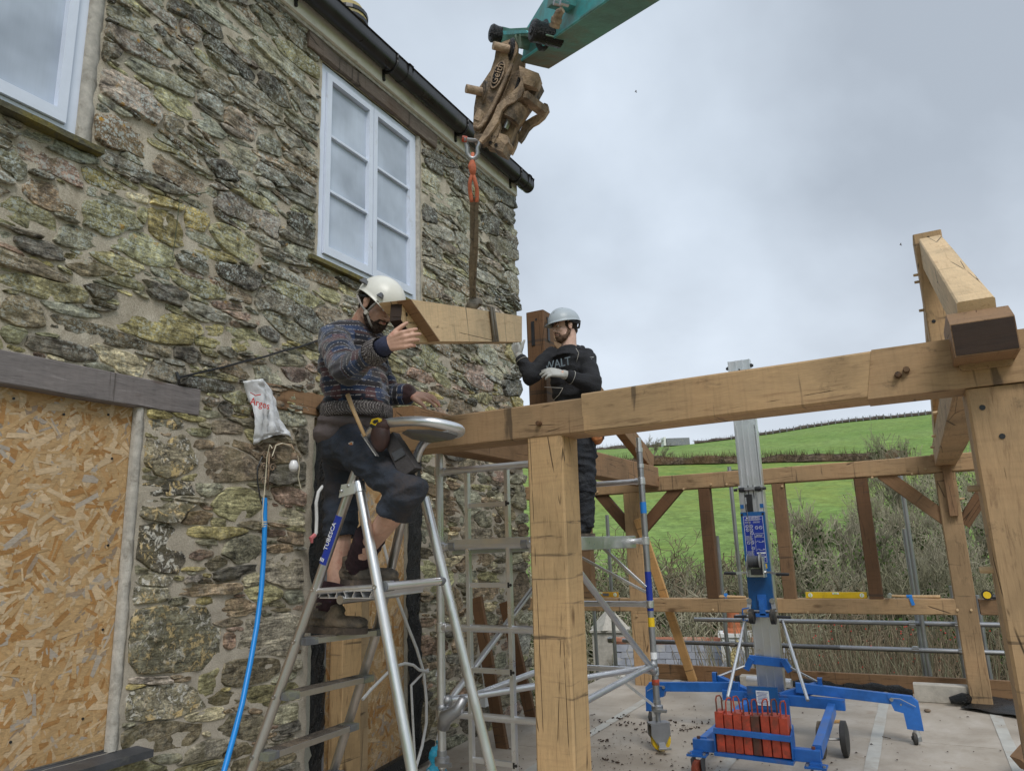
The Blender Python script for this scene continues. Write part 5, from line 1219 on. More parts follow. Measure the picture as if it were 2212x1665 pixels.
# concrete block, black membrane at the post foot, sheet edge
t = thing('concrete_kerb', onZ(1980, 1525, 0), 'long pale concrete block on the deck beside the right far post', 'concrete block')
a, b = onZ(1977, 1500, .03), onZ(2097, 1516, .03); m = MB(); m.bar(V((a.x, 8.28, .08)), V((b.x, 8.28, .08)), .13, .16); m.build('block', 'concrete', t, wobble=.004)
t = thing('concrete_kerb', onZ(1615, 1495, 0), 'concrete block on the deck hidden behind the blue lift mast', 'concrete block')
a, b = onZ(1560, 1490, .03), onZ(1660, 1490, .03); m = MB(); m.bar(V((a.x+.12, 8.42, .06)), V((b.x, 8.42, .06)), .13, .13); m.build('block', 'concrete', t, wobble=.004)
def sheet(nm, pts, lab, mat='membrane', nu=16, amp=.02, cat='membrane'):
    """pts: quad on deck"""
    A, B, C, D_ = [V(p) for p in pts]; vs = []; fs = []
    for i in range(nu+1):
        for k in range(nu+1):
            p = A.lerp(B, k/nu).lerp(D_.lerp(C, k/nu), i/nu); p.z += .006+amp*max(0, noise.noise(p*5))*2; vs.append(p)
    for i in range(nu): fs += [[i*(nu+1)+k, i*(nu+1)+k+1, (i+1)*(nu+1)+k+1, (i+1)*(nu+1)+k] for k in range(nu)]
    m = MB(); m.add(vs, fs); o = m.build(nm, mat, None, 'all'); md = o.modifiers.new('s', 'SOLIDIFY'); md.thickness = .004; return tag(o, lab, cat)
sheet('damp_sheet', [onZ(2075, 1530, .01), onZ(2230, 1555, .01), onZ(2230, 1515, .02), onZ(2120, 1505, .02)], 'black damp proof sheet under the foot of the right far post', amp=.012)
m = MB(); m.tube([onZ(2052, 1512, .05), onZ(2080, 1508, .07), onZ(2110, 1505, .06)], [.03, .05, .02], 10); tag(m.build('sheet_curl', 'membrane', None, 'all'), 'curled edge of black sheet against the right far post', 'membrane')
m = MB(); rr = random.Random(2)
pts = [V((x, 8.50+.03*math.sin(x*5), .045+.015*math.sin(x*9))) for x in np.linspace(-1.95, -.25, 30)]; m.tube(pts, [.04+.014*math.sin(i*1.7) for i in range(30)], 9); tag(m.build('rolled_membrane', 'membrane', None, 'all', wobble=.012), 'long roll of black membrane lying along the rim board behind the lift', 'membrane')
m = MB(); a, b = onZ(1620, 1478, .06), onZ(1715, 1485, .06); m.tube([(a.x, 8.15, .12), (b.x, 8.12, .12)], .045, 14); tag(m.build('pale_tube', 'aluminium', None, True), 'pale silver tube with black bands lying behind the lift base', 'tube')
T('cut_block', onZ(2205, 1650, .1)+V((0, .0, 0)), onZ(2205, 1650, .1)+V((.15, .1, .14)), .1, .1, 'oak_mid', None); tag(bpy.data.objects['cut_block'], 'small oak offcut at the lower right corner beside the big post', 'offcut')
t = tag(bld('loose_nail', 'rusty_steel', None, 'cyl', onZ(1906, 1590, .008), onZ(1924, 1594, .008), .003, 6), 'long nail lying on the deck between the lift wheels', 'nail')
t = tag(bld('wood_chip', 'oak_new', None, 'cyl', onZ(1793, 1558, .012), onZ(1815, 1557, .014), .013, 6), 'short stick of orange wood lying on the deck right of the lift', 'wood chip')
t = tag(bld('bark_chip', 'rusty_steel', None, 'ell', onZ(2003, 1534, .015), (.03, .02, .015), 7, 5), 'rust brown chip on the deck near the concrete block', 'wood chip')

# --- suspended rafter and its sling
sb = thing('suspended_rafter', D(990, 742, 4.0), 'squared oak rafter hanging level from the excavator sling, held by both men', 'timber')
A = D(932, 694, 3.55); B = D(1128, 711, 5.62); ax_ = (B-A).normalized()
BH = .178; s_, u_ = frame_for(ax_)[1:]
A_b, B_b, ax_b, s_b, u_b = A, B, ax_, s_, u_
# slanted tenon at the near end: the shoulder is cut on the slope and the tenon carries on beyond it
def on_side(px, py, off):
    """point of the rafter's side plane (off = set back from its visible face) seen at a pixel"""
    n_ = s_; p0 = A+s_*(.075-off); r = ray(px, py); return CAM+r*((p0-CAM).dot(n_)/r.dot(n_))
Zq = lambda l, off=0.: [on_side(633.6+.1834*x, 564.6+.1834*y, off) for x, y in l]
m = MB(); fp = [on_side(x, y, 0.) for x, y in ((887.6, 646.4), (940, 654.2), (1000, 663.4), (1060, 672.8), (1127.5, 683), (1127.5, 738.6), (1060, 737.8), (1000, 737.4), (950, 737))]; m.prism(fp, -s_*.15); grain(m.build('rafter', 'oak_pale', sb), ax_)
m = MB(); m.prism(Zq([(1384, 452), (1392, 452), (1730, 936), (1722, 940)], -.0008), -s_*.066); m.build('shoulder_face', 'oak_mid', sb)
m = MB(); m.prism(Zq([(1282, 470), (1480, 470), (1760, 944), (1480, 952), (1350, 806), (1268, 690)], .052), -s_*.045); grain(m.build('tenon', 'oak_pale', sb), ax_)
m = MB(); m.prism(Zq([(1278, 470), (1284, 470), (1270, 690), (1264, 690)], .051), -s_*.050); m.prism(Zq([(1264, 688), (1270, 686), (1352, 804), (1346, 810)], .051), -s_*.050); m.build('tenon_end', 'oak_end', sb)
m = MB(); m.prism(Zq([(1282, 462), (1480, 462), (1480, 470), (1282, 470)], .051), -s_*.050); m.build('tenon_top', 'oak_mid', sb)
for p, q in ((1335, 625), (1462, 795)):
    c_ = Zq([(p, q)], .051)[0]; m = MB(); m.lathe(c_, s_, [(0, .009), (.002, .009)], 8); m.build('peg_hole', 'black_plastic', sb)

# ------------------------------------------------------------------ alloy access tower
tw = thing('access_tower', (-2.32, 4.8, 0), 'aluminium mobile scaffold tower with integral ladder that the second man stands on', 'scaffold tower')
TX0, TX1, TY0, TY1 = -2.70, -1.935, 3.95, 5.76
R1 = .0254
def mt(nm, pts, r, mat='aluminium', par=tw, n=12): m = MB(); m.tube(pts, r, n); return m.build(nm, mat, par, True)
for x, y in ((TX0, TY0), (TX1, TY0), (TX0, TY1), (TX1, TY1)):
    zt = 2.20 if y == TY0 else 2.31
    mt('standard', [(x, y, .26), (x, y, zt)], R1, 'galvanised' if y == TY1 else 'aluminium')
    m = MB(); m.lathe((x, y, zt-.03), (0, 0, 1), [(0, .029), (.035, .029)], 12)
    if y == TY1: m.lathe((x, y, zt), (0, 0, 1), [(-.16, .030), (-.13, .030)], 12); m.lathe((x, y, zt), (0, 0, 1), [(0, .022), (.09, .022)], 12)
    m.build('collar', 'aluminium', tw, True)
for z in (2.04, 1.56, 1.07, .57):
    for y in (TY0, TY1):
        mt('rung', [(TX0, y, z), (TX1, y, z)], .0225)
        for x, s in ((TX0, 1), (TX1, -1)):
            m = MB(); m.lathe((x, y, z-.03), (0, 0, 1), [(0, .0255), (.004, .032), (.056, .032), (.06, .0255)], 12); m.lathe((x, y, z), (s, 0, 0), [(.02, .027), (.05, .026)], 12); m.build('joint', 'aluminium', tw, True)
for x in (-2.485, -2.195):
    m = MB(); m.bar((x, TY0, .0), (x, TY0, 2.02), .026, .036, up=V((0, 1, 0))); st_ = m.build('ladder_stile', 'aluminium_bright', tw)
for i, z in enumerate((1.81, 1.325, .83, .33, .08)):
    m = MB(); m.bar((-2.475, TY0, z), (-2.205, TY0, z), .028, .028); m.build('ladder_rung', 'aluminium', tw, False)
for z in (2.04, 1.56, 1.07, .57):
    m = MB(); m.bar((-2.475, TY0-.002, z+.0), (-2.205, TY0-.002, z), .028, .032); m.build('ladder_rung', 'aluminium', tw, False)
for z in (1.81, 1.325, .83, .33):
    m = MB(); m.lathe((-2.180, TY0-.018, z), (0, -1, 0), [(-.001, .009), (.002, .009)], 8); m.box((-2.195, TY0-.0185, z), (.012, .003, .032)); m.build('rung_slot', 'black_plastic', tw)
# braces: claw ended tubes
def claw(p): m = MB(); m.ell(p, (.034, .034, .034), 10, 7); m.build('claw', 'galvanised', tw, 'all')
for a, b in (((TX1, TY1-.03, .62), (TX1, TY0+.05, .60)), ((TX0+.02, TY0+.03, .62), (TX0+.02, TY1-.03, 1.5)), ((TX1+.0, TY1-.03, .58), (TX1-.0, TY0+.05, 1.62)), ((TX0+.03, TY0+.02, .64), (TX1-.04, TY1-.04, .60)), ((TX0, TY0, .60), (TX0+.02, TY1, .62))):
    mt('brace', [a, b], .022); claw(a); claw(b)
m = MB(); m.tube([V((TX0+.03, TY0-.03, .50)), V((TX0+.06, TY0-.05, .56)), V((TX0+.13, TY0-.02, .60)), V((TX0+.17, TY0-.01, .67))], [.04, .045, .035, .028], 10); m.build('claw', 'galvanised', tw, 'all')
for a, b in (((-2.62, TY1, 1.50), (-1.96, TY1, 1.16)), ((TX1+.0, TY1, .30), (TX1-.28, TY1-.2, .58))): m = MB(); m.bar(a, b, .02, .02); m.build('stay', 'aluminium', tw)
m = MB(); m.bar((-2.30, TY1-.03, 1.52), (-1.95, TY1-.02, 1.20), .022, .022); m.build('stay', 'aluminium', tw)
# platform
m = MB(); m.box((-2.33, 4.86, 1.592), (.56, 1.78, .012)); pf = m.build('platform_board', 'oak_dark', tw)
m = MB()
for x in (-2.62, -2.045): m.bar((x, 3.95, 1.556), (x, 5.80, 1.556), .028, .09)
m.bar((-2.62, 3.94, 1.58), (-2.045, 3.94, 1.58), .02, .05); m.bar((-2.63, 5.80, 1.556), (-2.04, 5.80, 1.556), .02, .10); m.build('platform_frame', 'aluminium_bright', tw)
for x in (-2.60, -2.08):
    for y in (TY0, TY1):
        m = MB(); m.lathe((x-.02, y, 1.565), (1, 0, 0), [(0, .032), (.04, .032)], 10); m.build('platform_hook', 'galvanised', tw, True)
# stickers on the leg
m = MB(); m.lathe((TX1, TY1, 1.02), (0, 0, 1), [(0, .0262), (.30, .0262)], 12); m.build('blue_sticker', 'sticker_blue', tw, True)
m = MB(); m.lathe((TX1, TY1, .90), (0, 0, 1), [(0, .0263), (.07, .0263)], 12); m.build('yellow_sticker', 'yellow_tool', tw, True)
m = MB(); m.lathe((TX1, TY1, .66), (0, 0, 1), [(0, .0263), (.05, .0263)], 12); m.build('white_sticker', 'white_print', tw, True)
m = MB(); m.lathe((TX1, TY1, 1.78), (0, 0, 1), [(0, .0263), (.09, .0263)], 12); m.build('pale_sticker', 'tape_blue', tw, True)
m = MB(); m.lathe((TX1, TY1, .47), (0, 0, 1), [(0, .03), (.04, .03)], 12); m.build('red_lock', 'red_paint', tw, True)
def castor(x, y, yaw=.4):
    m = MB(); m.cyl((x, y, .13), (x, y, .34), .019, 12); m.lathe((x, y, .27), (0, 0, 1), [(0, .026), (.015, .045), (.05, .045), (.06, .03), (.09, .03)], 12); m.box((x+.03, y-.03, .29), (.10, .03, .02)); m.build('castor_stem', 'galvanised', tw, True)
    M = Matrix.Rotation(yaw, 3, 'Z'); c = V((x, y, .075))
    m = MB(); ax = M @ V((1, 0, 0)); m.lathe(c-ax*.02+M @ V((0, .01, 0)), ax, [(0, .060), (.002, .075), (.038, .075), (.04, .060)], 20); wv = m.build('wheel', 'yellow_tool', tw, True)
    for s in (-1, 1):
        m = MB(); m.prism([c+ax*(s*.034)+M @ V((0, a, b)) for a, b in ((-.075, .12), (.075, .12), (.078, .045), (.03, -.03), (-.03, -.03), (-.078, .045))], ax*(s*.005)); m.build('castor_fork', 'galvanised', tw)
    m = MB(); m.box(c+V((0, 0, .122)), (.085, .155, .012), M); m.build('castor_plate', 'galvanised', tw)
    m = MB(); m.bar(c+ax*.03+V((0, 0, -.01)), c+ax*.14+M @ V((0, -.03, 0))+V((0, 0, -.03)), .05, .008); m.bar(c+ax*.12+M @ V((0, -.06, 0))+V((0, 0, -.03)), c+ax*.14+M @ V((0, .03, 0))+V((0, 0, -.03)), .02, .015); m.build('brake_pedal', 'steel', tw)
for x, y, a in ((TX1, TY1, -.85), (TX0, TY1, 1.0), (TX1, TY0, -.4), (TX0, TY0, .6)): castor(x, y, a)
# timbers leaning on the wall behind the tower
for (p, q, lab) in (((1030, 1290), (1090, 1640), 'long dark brown timber offcut leaning against the stone wall, left of the pair'), ((1090, 1300), (1150, 1560), 'shorter dark brown timber leaning against the wall beside the big post')):
    a, b = onX(*p, WX+.14), onX(*q, WX+.42); o = T('leaning_timber', b, a, .04, .10, 'oak_dark', None, up=V((1, 0, 0))); tag(o, lab, 'timber offcut')
t = tag(bld('socket_box', 'white_print', None, 'box', onX(1048, 1512, WX+.10), (.05, .09, .09)), 'small white plastic socket box low on the wall behind the tower', 'socket')
m = MB(); m.tube([onX(*p, WX+.08) for p in ((1048, 1505), (1044, 1470), (1038, 1430), (1042, 1400))], .004, 5); tag(m.build('socket_cable', 'white_cable', None, True), 'thin white cable rising from the socket box', 'cable')
vs = []; 
m = MB(); cb = onX(945, 1640, WX+.35)
for i in range(9):
    for k in range(7): vs.append(cb+V((.06*noise.noise(V((i*.7, k*.8, 2)))+.05*math.sin(k), (k-3)*.045*(1-.04*i), (i-5)*.035+.02*noise.noise(V((i, k, 5))))))
m.add(vs, [[i*7+k, i*7+k+1, (i+1)*7+k+1, (i+1)*7+k] for i in range(8) for k in range(6)]); o = m.build('cyan_bag', 'cyan_bag', None, 'all'); o.modifiers.new('s', 'SOLIDIFY').thickness = .003; tag(o, 'crumpled bright cyan plastic bag at the foot of the wall', 'plastic bag')
# loose white pipes in front of the doorway
def wp(nm, pts, lab, r=.0105, off=.5): m = MB(); m.tube([onX(x, y, WX+d_) for x, y, d_ in pts], r, 8); return tag(m.build(nm, 'white_cable', None, True), lab, 'plastic pipe')
wp('white_pipe', [(826, 1165, .22), (842, 1230, .22), (858, 1290, .22), (880, 1350, .23), (900, 1400, .24), (915, 1450, .25), (921, 1510, .26), (921, 1560, .28), (912, 1610, .3), (896, 1665, .32), (885, 1700, .33)], 'longest white plastic pipe, sweeping in an arc down past the doorway')
wp('white_pipe', [(783, 1510, .25), (800, 1490, .25), (825, 1465, .25), (850, 1440, .25), (875, 1432, .25), (893, 1436, .25), (905, 1446, .26), (925, 1450, .27)], 'white plastic pipe arching over the foot of the doorway boarding')
wp('white_pipe', [(888, 1478, .26), (890, 1520, .27), (893, 1580, .28), (897, 1660, .3)], 'straight white plastic pipe standing just left of the black membrane', .0085)
wp('white_pipe', [(888, 1480, .26), (905, 1462, .25), (915, 1452, .24), (925, 1445, .24)], 'short white pipe end slanting up beside the black membrane', .0085)
wp('white_pipe', [(956, 1417, .18), (948, 1440, .18), (942, 1460, .2)], 'short cut white pipe sticking up by the tower leg', .008)
wp('white_pipe', [(945, 1462, .2), (952, 1480, .2), (953, 1520, .22), (950, 1570, .25), (940, 1620, .3), (925, 1665, .35)], 'white plastic pipe curving down behind the left tower leg', .0095)

# ------------------------------------------------------------------ platform step ladder
ld = thing('platform_stepladder', (-2.3, 2.75, 0), 'aluminium platform stepladder with a curved handrail, under the man in the jumper', 'stepladder')
def st_p(x, y, z): return V((x, y, z))
N0, N1 = V((-2.82, 2.29, 0)), V((-2.225, 2.655, 2.0))      # near climbing stile
F0, F1 = V((-2.80, 3.16, 0)), V((-2.16, 2.985, 2.0))      # far climbing stile
def at_z(a, b, z): t = (z-a.z)/(b.z-a.z); return a.lerp(b, t)
n1_ = onY(540, 1668, 2.42); n2_ = onY(682, 1272, 2.62); n3_ = onY(793, 948, 2.66)
N1 = n3_; N0 = n1_+(n1_-n2_)*((n1_.z)/(n2_.z-n1_.z)); Nm = n2_
f1_ = onY(722, 1660, 3.05); f2_ = onY(812, 1370, 3.0); f3_ = onY(897, 1000, 2.97); F0 = f1_+(f1_-f2_)*(f1_.z/(f2_.z-f1_.z))
RL = .0225
def lt(nm, pts, r=RL, mat='ladder_tube', n=14): m = MB(); m.tube(pts, r, n); return m.build(nm, mat, ld, True)
lt('stile', [N0, n1_, n2_, N1]); lt('stile', [F0, f1_, f2_, f3_])
# handrail: out over the top and round in one loop
hr = [N1, onY(800, 934, 2.64), onY(812, 921, 2.62), onY(832, 914, 2.58), onY(880, 909, 2.54), onY(925, 910, 2.54), onY(965, 918, 2.60), onY(990, 925, 2.66), onY(996, 931, 2.74), onY(990, 936, 2.84), onY(965, 940, 2.93), onY(935, 944, 2.965), onY(915, 955, 2.97), onY(904, 975, 2.97), f3_]
def smooth_path(P, it=2):
    for _ in range(it):
        Q = [P[0]]
        for a, b in zip(P, P[1:]): Q += [a.lerp(b, .25), a.lerp(b, .75)]
        P = Q+[P[-1]]
    return P
lt('handrail', smooth_path(hr), RL*.98, 'aluminium')
m = MB(); tr = [onY(880, 917, 2.57), onY(930, 918, 2.57), onY(965, 923, 2.62), onY(988, 931, 2.72), onY(978, 938, 2.86), onY(930, 946, 2.95), onY(890, 938, 2.95), onY(868, 925, 2.75)]; m.prism([p+V((0, 0, -.025)) for p in tr], V((0, 0, .004))); m.build('tool_tray', 'slate', ld)
for p, d in ((n3_, n3_-n2_), (f3_+(f3_-f2_)*-.0, f3_-f2_)): m = MB(); m.lathe(p-d.normalized()*.012, d, [(0, .0245), (.022, .0245)], 14); m.build('black_band', 'black_plastic', ld, True)
# steps
for i, (z, px0, px1) in enumerate(((1.16, 0, 0), (.935, 0, 0), (.70, 0, 0), (.465, 0, 0), (.23, 0, 0))):
    a = at_z(n1_, n2_, z) if z > n1_.z else at_z(N0, n1_, z); b = at_z(f1_, f2_, z) if z > f1_.z else at_z(F0, f1_, z)
    a = a+V((.03, .03, 0)); b = b+V((.03, -.03, 0))
    m = MB(); m.bar(a, b, .082, .026, up=V((0, 0, 1))); s_ob = m.build('step', 'ladder_tube', ld, False)
    d_ = (b-a).normalized()
    for q, s in ((a, 1), (b, -1)): m = MB(); m.bar(q-d_*s*.03, q+d_*s*.035, .088, .031); m.build('end_cap', 'slate', s_ob)
    m = MB()
    for k in range(5): m.bar(a+d_*.04+V((-.032+.016*k, 0, .0145)), b-d_*.04+V((-.032+.016*k, 0, .0145)), .006, .003)
    m.build('tread_ribs', 'boot_mud', s_ob)
for z in (1.385, 1.16, .935, .70, .465, .23):
    a = at_z(n1_, n2_, z) if z > n1_.z else at_z(N0, n1_, z); m = MB(); m.lathe(a+V((0, -.021, 0)), (0, -1, 0), [(0, .011), (.004, .011), (.0041, .0065), (.001, .006)], 14); m.build('rivet', 'steel', ld, True)
# top platform with its webbed extrusion
PT = 1.375; a = at_z(n1_, n2_, PT); 
m = MB(); m.box((-2.31, 2.815, PT+.004), (.30, .40, .006)); m.box((-2.31, 2.815, PT-.028), (.30, .40, .004))
for k in range(7): m.box((-2.46+.05*k, 2.815, PT-.012), (.004, .40, .03), Matrix.Rotation((-1)**k*.5, 3, 'Y'))
m.build('platform', 'aluminium', ld)
m = MB(); m.cyl((-2.325, 2.60, PT-.035), (-2.325, 3.03, PT-.035), .02, 12); m.build('pivot', 'steel', ld, True)
# supporting legs
g0, g1 = onY(776, 1050, 2.655), onY(893, 1680, 2.60); g0b, g1b = onY(921, 1090, 2.99), onY(1066, 1680, 3.06)
def down(a, b): return b+(b-a)*(b.z/(a.z-b.z))
lt('leg', [g0, down(g0, g1)], .0235, 'aluminium_bright'); lt('leg', [g0b+(g0b-g1b)*.03, down(g0b, g1b)], .0235, 'aluminium_bright')
q0, q1 = at_z(g1, g0, 1.395), at_z(g1b, g0b, 1.40)
lt('cross_bar', [q0+V((.03, .02, 0)), q1], .0185, 'aluminium'); lt('cross_bar', [q0.lerp(g1, .001)-V((.0, 0, .0)), at_z(n1_, n2_, 1.375)], .014, 'aluminium')
for q in (q0, q1): m = MB(); m.lathe(q+V((0, -.022, 0)), (0, -1, 0), [(0, .011), (.004, .011), (.0041, .0065), (.001, .006)], 14); m.build('rivet', 'steel', ld, True)
m = MB(); m.lathe(q0+V((.02, .02, 0)), q1-q0, [(0, .024), (.05, .022)], 12); m.lathe(q1, q0-q1, [(0, .022), (.035, .022)], 12); m.build('end_cap', 'slate', ld, True)
# hinge collar
c_ = g0; d_ = (g0-g1).normalized(); k_ = at_z(n2_, n3_, g0.z-.02)
m = MB(); m.lathe(c_-d_*.03, d_, [(0, .029), (.05, .0285), (.052, .022)], 18); m.build('leg_collar', 'aluminium_bright', ld, False)
m = MB(); m.prism([k_+V((-.035, -.027, -.03)), k_+V((-.02, -.027, .03)), c_+V((0, -.028, .015)), c_+V((0, -.028, -.035))], V((0, -.006, 0))); m.build('hinge_plate', 'aluminium_bright', ld)
for q in (k_+V((-.02, -.034, 0)), c_+V((-.035, -.036, .002))): m = MB(); m.ell(q, (.009, .006, .009), 10, 6); m.build('rivet', 'steel', ld, True)
# the maker's sticker, lettering up the stile
a_, b_ = onY(699, 1218, 2.62), onY(737, 1114, 2.64)
dd = (n3_-n2_).normalized() ; a_ = at_z(n2_, n3_, a_.z); b_ = at_z(n2_, n3_, b_.z); back_ = V((0, -1, 0)); back_ = (back_-dd*back_.dot(dd)).normalized()
sdv = dd.cross(back_).normalized()
m = MB(); vs = []; 
for i in range(2):
    for k in range(9):
        an = R_(-62+15.5*k); vs.append((a_ if i == 0 else b_)+back_*math.cos(an)*(RL+.0008)+sdv*math.sin(an)*(RL+.0008))
m.add(vs, [[k, k+1, 9+k+1, 9+k] for k in range(8)]); stk = m.build('sticker', 'sticker_blue', ld, True)
mid = a_.lerp(b_, .57)+back_*(RL+.0035)
text('lettering', 'TUBESCA', .031, basis(mid, dd, -sdv if (-sdv).x < 0 else sdv), 'white_print', ld, .0006, 1.02)
m = MB()
for k in range(3): q = a_.lerp(b_, .09)+back_*(RL+.0035)+sdv*(-.009+.009*k); m.bar(q-dd*.008, q+dd*.008, .004, .002, up=back_)
m.build('logo_bars', 'white_print', ld)

# ------------------------------------------------------------------ material lift
lf = thing('material_lift', (-1.3, 6.2, 0), 'blue manual material lift with an aluminium telescopic mast, red counterweights and outriggers', 'material lift')
# mast axis
mb_, mt_ = onY(1660, 1475, 6.80), onY(1602, 778, 6.80); MX = (mb_.x+mt_.x)/2; MYy = 6.80
mx_ = onY(1632, 1150, MYy).x; 
WM = onY(1687, 1475, MYy).x-onY(1640, 1475, MYy).x
zt = onY(1602, 776, MYy).z
def mast(nm, z0, z1, w_, d_, y, mat='aluminium'):
    p = [(-w_/2, 0), (-w_/2+.012, 0), (-w_/2+.012, .012), (-w_/6, .012), (-w_/6, 0), (-w_/6+.01, 0), (-w_/6+.01, .008), (w_/6-.01, .008), (w_/6-.01, 0), (w_/6, 0), (w_/6, .012), (w_/2-.012, .012), (w_/2-.012, 0), (w_/2, 0), (w_/2, d_), (-w_/2, d_)]
    m = MB(); m.prism([(mx_+a, y+b, z0) for a, b in p], (0, 0, z1-z0)); return m.build(nm, mat, lf)
mast('outer_mast', .18, 2.02, .215, .10, MYy-.02, 'aluminium'); mast('inner_mast', .40, zt-.0, .20, .08, MYy+.02, 'aluminium'); mast('carriage_mast', 1.9, zt-.62, .165, .03, MYy-.012)
for s in (-1, 1):
    m = MB(); m.box((mx_+s*.105, MYy+.05, zt-.06), (.02, .03, .03)); m.cyl((mx_+s*.1, MYy+.05, zt-.06), (mx_+s*.125, MYy+.05, zt-.06), .012, 8); m.build('top_roller', 'black_plastic', lf)
for dz in (.09, .17): m = MB(); m.lathe((mx_, MYy+.018, zt-dz), (0, -1, 0), [(0, .008), (.006, .007)], 8); m.build('bolt', 'black_plastic', lf)
def lz(px, py, Y=None): return onY(px, py, Y or MYy-.06)
zcl = lz(1625, 1056).z
m = MB(); m.cyl((mx_-.05, MYy-.06, zcl), (mx_+.05, MYy-.06, zcl), .012, 10); m.bar((mx_-.12, MYy-.045, zcl+.012), (mx_+.12, MYy-.045, zcl+.012), .05, .01); m.build('top_bracket', 'steel', lf)
for s in (-1, 1): m = MB(); m.lathe((mx_+s*.045, MYy-.06, zcl), (s, 0, 0), [(0, .02), (.03, .022), (.05, .02)], 12); m.lathe((mx_+s*.11, MYy-.06, zcl), (s, 0, 0), [(0, .014), (.03, .012)], 8); m.build('roller', 'black_plastic', lf, True)
zc0, zc1 = lz(1630, 1105).z, lz(1655, 1320).z
m = MB(); m.box((mx_, MYy-.045, (zc0+zc1)/2), (.205, .03, zc0-zc1)); cov = m.build('winch_plate', 'blue_plate', lf)
m = MB(); m.box((mx_-.03, MYy-.03, (zc0+zcl)/2-.02), (.07, .02, .15)); m.build('cable_slot', 'black_plastic', lf)
for s in (-1, 1):
    m = MB(); m.box((mx_+s*.075, MYy-.035, (zc0+zcl)/2-.02), (.035, .02, .19)); m.build('guide', 'aluminium', lf)
    m = MB(); m.box((mx_+s*.085, MYy-.048, zc0+.05), (.03, .01, .035)); m.build('guide_block', 'blue_plate', lf)
    for z in (zc0-.02, zc1+.05): m = MB(); m.lathe((mx_+s*.09, MYy-.06, z), (0, -1, 0), [(0, .011), (.008, .009)], 8); m.build('bolt', 'black_plastic', lf)
# instruction label
yl = MYy-.0615; lw = .172; lt1, lb1 = zc0-.035, zc0-.44; 
m = MB(); m.box((mx_+.002, yl, (lt1+lb1)/2), (lw, .002, lt1-lb1)); lab = m.build('instruction_label', 'sticker_blue', lf)
lab.data.materials[0] = MT['sticker_blue']
m = MB(); y2 = yl-.0018
def lr(x0, x1, z0, z1): m.box((mx_+(x0+x1)/2, y2, (z0+z1)/2), (x1-x0, .0012, z1-z0))
h_ = lt1-lb1; X0, X1 = -.08, .084
for z in (lt1-.003, lb1+.003): lr(X0, X1, z-.0012, z+.0012)
for x in (X0, X1): lr(x-.0012, x+.0012, lb1, lt1)
rr = random.Random(5)
for i in range(3): lr(X0+.01, X1-.01-.01*i, lt1-.030-.004*i, lt1-.0285-.004*i)
for z in np.arange(lt1-.05, lb1+.01, -.0052):
    fz = (lt1-z)/h_
    if .16 < fz < .42 or .53 < fz < .75:
        continue
    lr(X0+.008, -.012-rr.uniform(0, .012), z, z+.0013)
    if fz < .16 or .42 < fz < .46: lr(.0, X1-.008-rr.uniform(0, .02), z, z+.0013)
lr(.002, X1, lt1-h_*.385, lt1-h_*.38); lr(.002, .0035, lb1+.10, lt1-h_*.38); lr(.006, X1-.004, lb1+.078, lb1+.09)
lr(.004, X1-.004, lt1-h_*.46, lt1-h_*.455)
lr(.008, X1-.006, lb1+.045, lb1+.055); lr(.008, X1-.012, lb1+.03, lb1+.032); lr(.008, X1-.02, lb1+.022, lb1+.024)
for fx_, fz in ((-.055, .22), (-.02, .22), (-.055, .30), (-.02, .30), (-.018, .37), (.025, .255), (.06, .255), (-.055, .57), (-.022, .57), (-.022, .69)):
    m.tube([(mx_+fx_+.0125*math.cos(t), y2, lt1-h_*fz+.0125*math.sin(t)) for t in np.linspace(0, 6.283, 15)], .0014, 4)
    m.bar((mx_+fx_-.009, y2, lt1-h_*fz+.009), (mx_+fx_+.009, y2, lt1-h_*fz-.009), .0022, .002)
for fz in (.55, .72):
    zz = lt1-h_*fz
    m.bar((mx_+.012, y2, zz-.006), (mx_+.022, y2, zz+.008), .002, .002); m.bar((mx_+.034, y2, zz-.006), (mx_+.034, y2, zz+.008), .002, .002); m.bar((mx_+.034, y2, zz-.006), (mx_+.058, y2, zz-.006), .002, .002)
    for x in (.064, .076): m.bar((mx_+x, y2, zz-.008), (mx_+x, y2, zz+.008), .002, .002)
    m.bar((mx_+.064, y2, zz), (mx_+.076, y2, zz), .002, .002)
m.build('label_print', 'white_print', lf, False)
text('lettering', 'WARNING', .021, basis((mx_+.010, y2-.001, lt1-.016), (1, 0, 0), (0, 0, 1)), 'white_print', lf)
m = MB(); m.prism([(mx_-.058, y2, lt1-.022), (mx_-.040, y2, lt1-.022), (mx_-.049, y2, lt1-.008)], (0, -.001, 0)); m.build('warning_triangle', 'white_print', lf)
text('lettering', 'NOTICE', .014, basis((mx_+.043, y2-.001, lt1-h_*.42), (1, 0, 0), (0, 0, 1)), 'white_print', lf)
text('lettering', 'Important:', .014, basis((mx_+.045, y2-.001, lb1+.068), (1, 0, 0), (0, 0, 1)), 'white_print', lf)
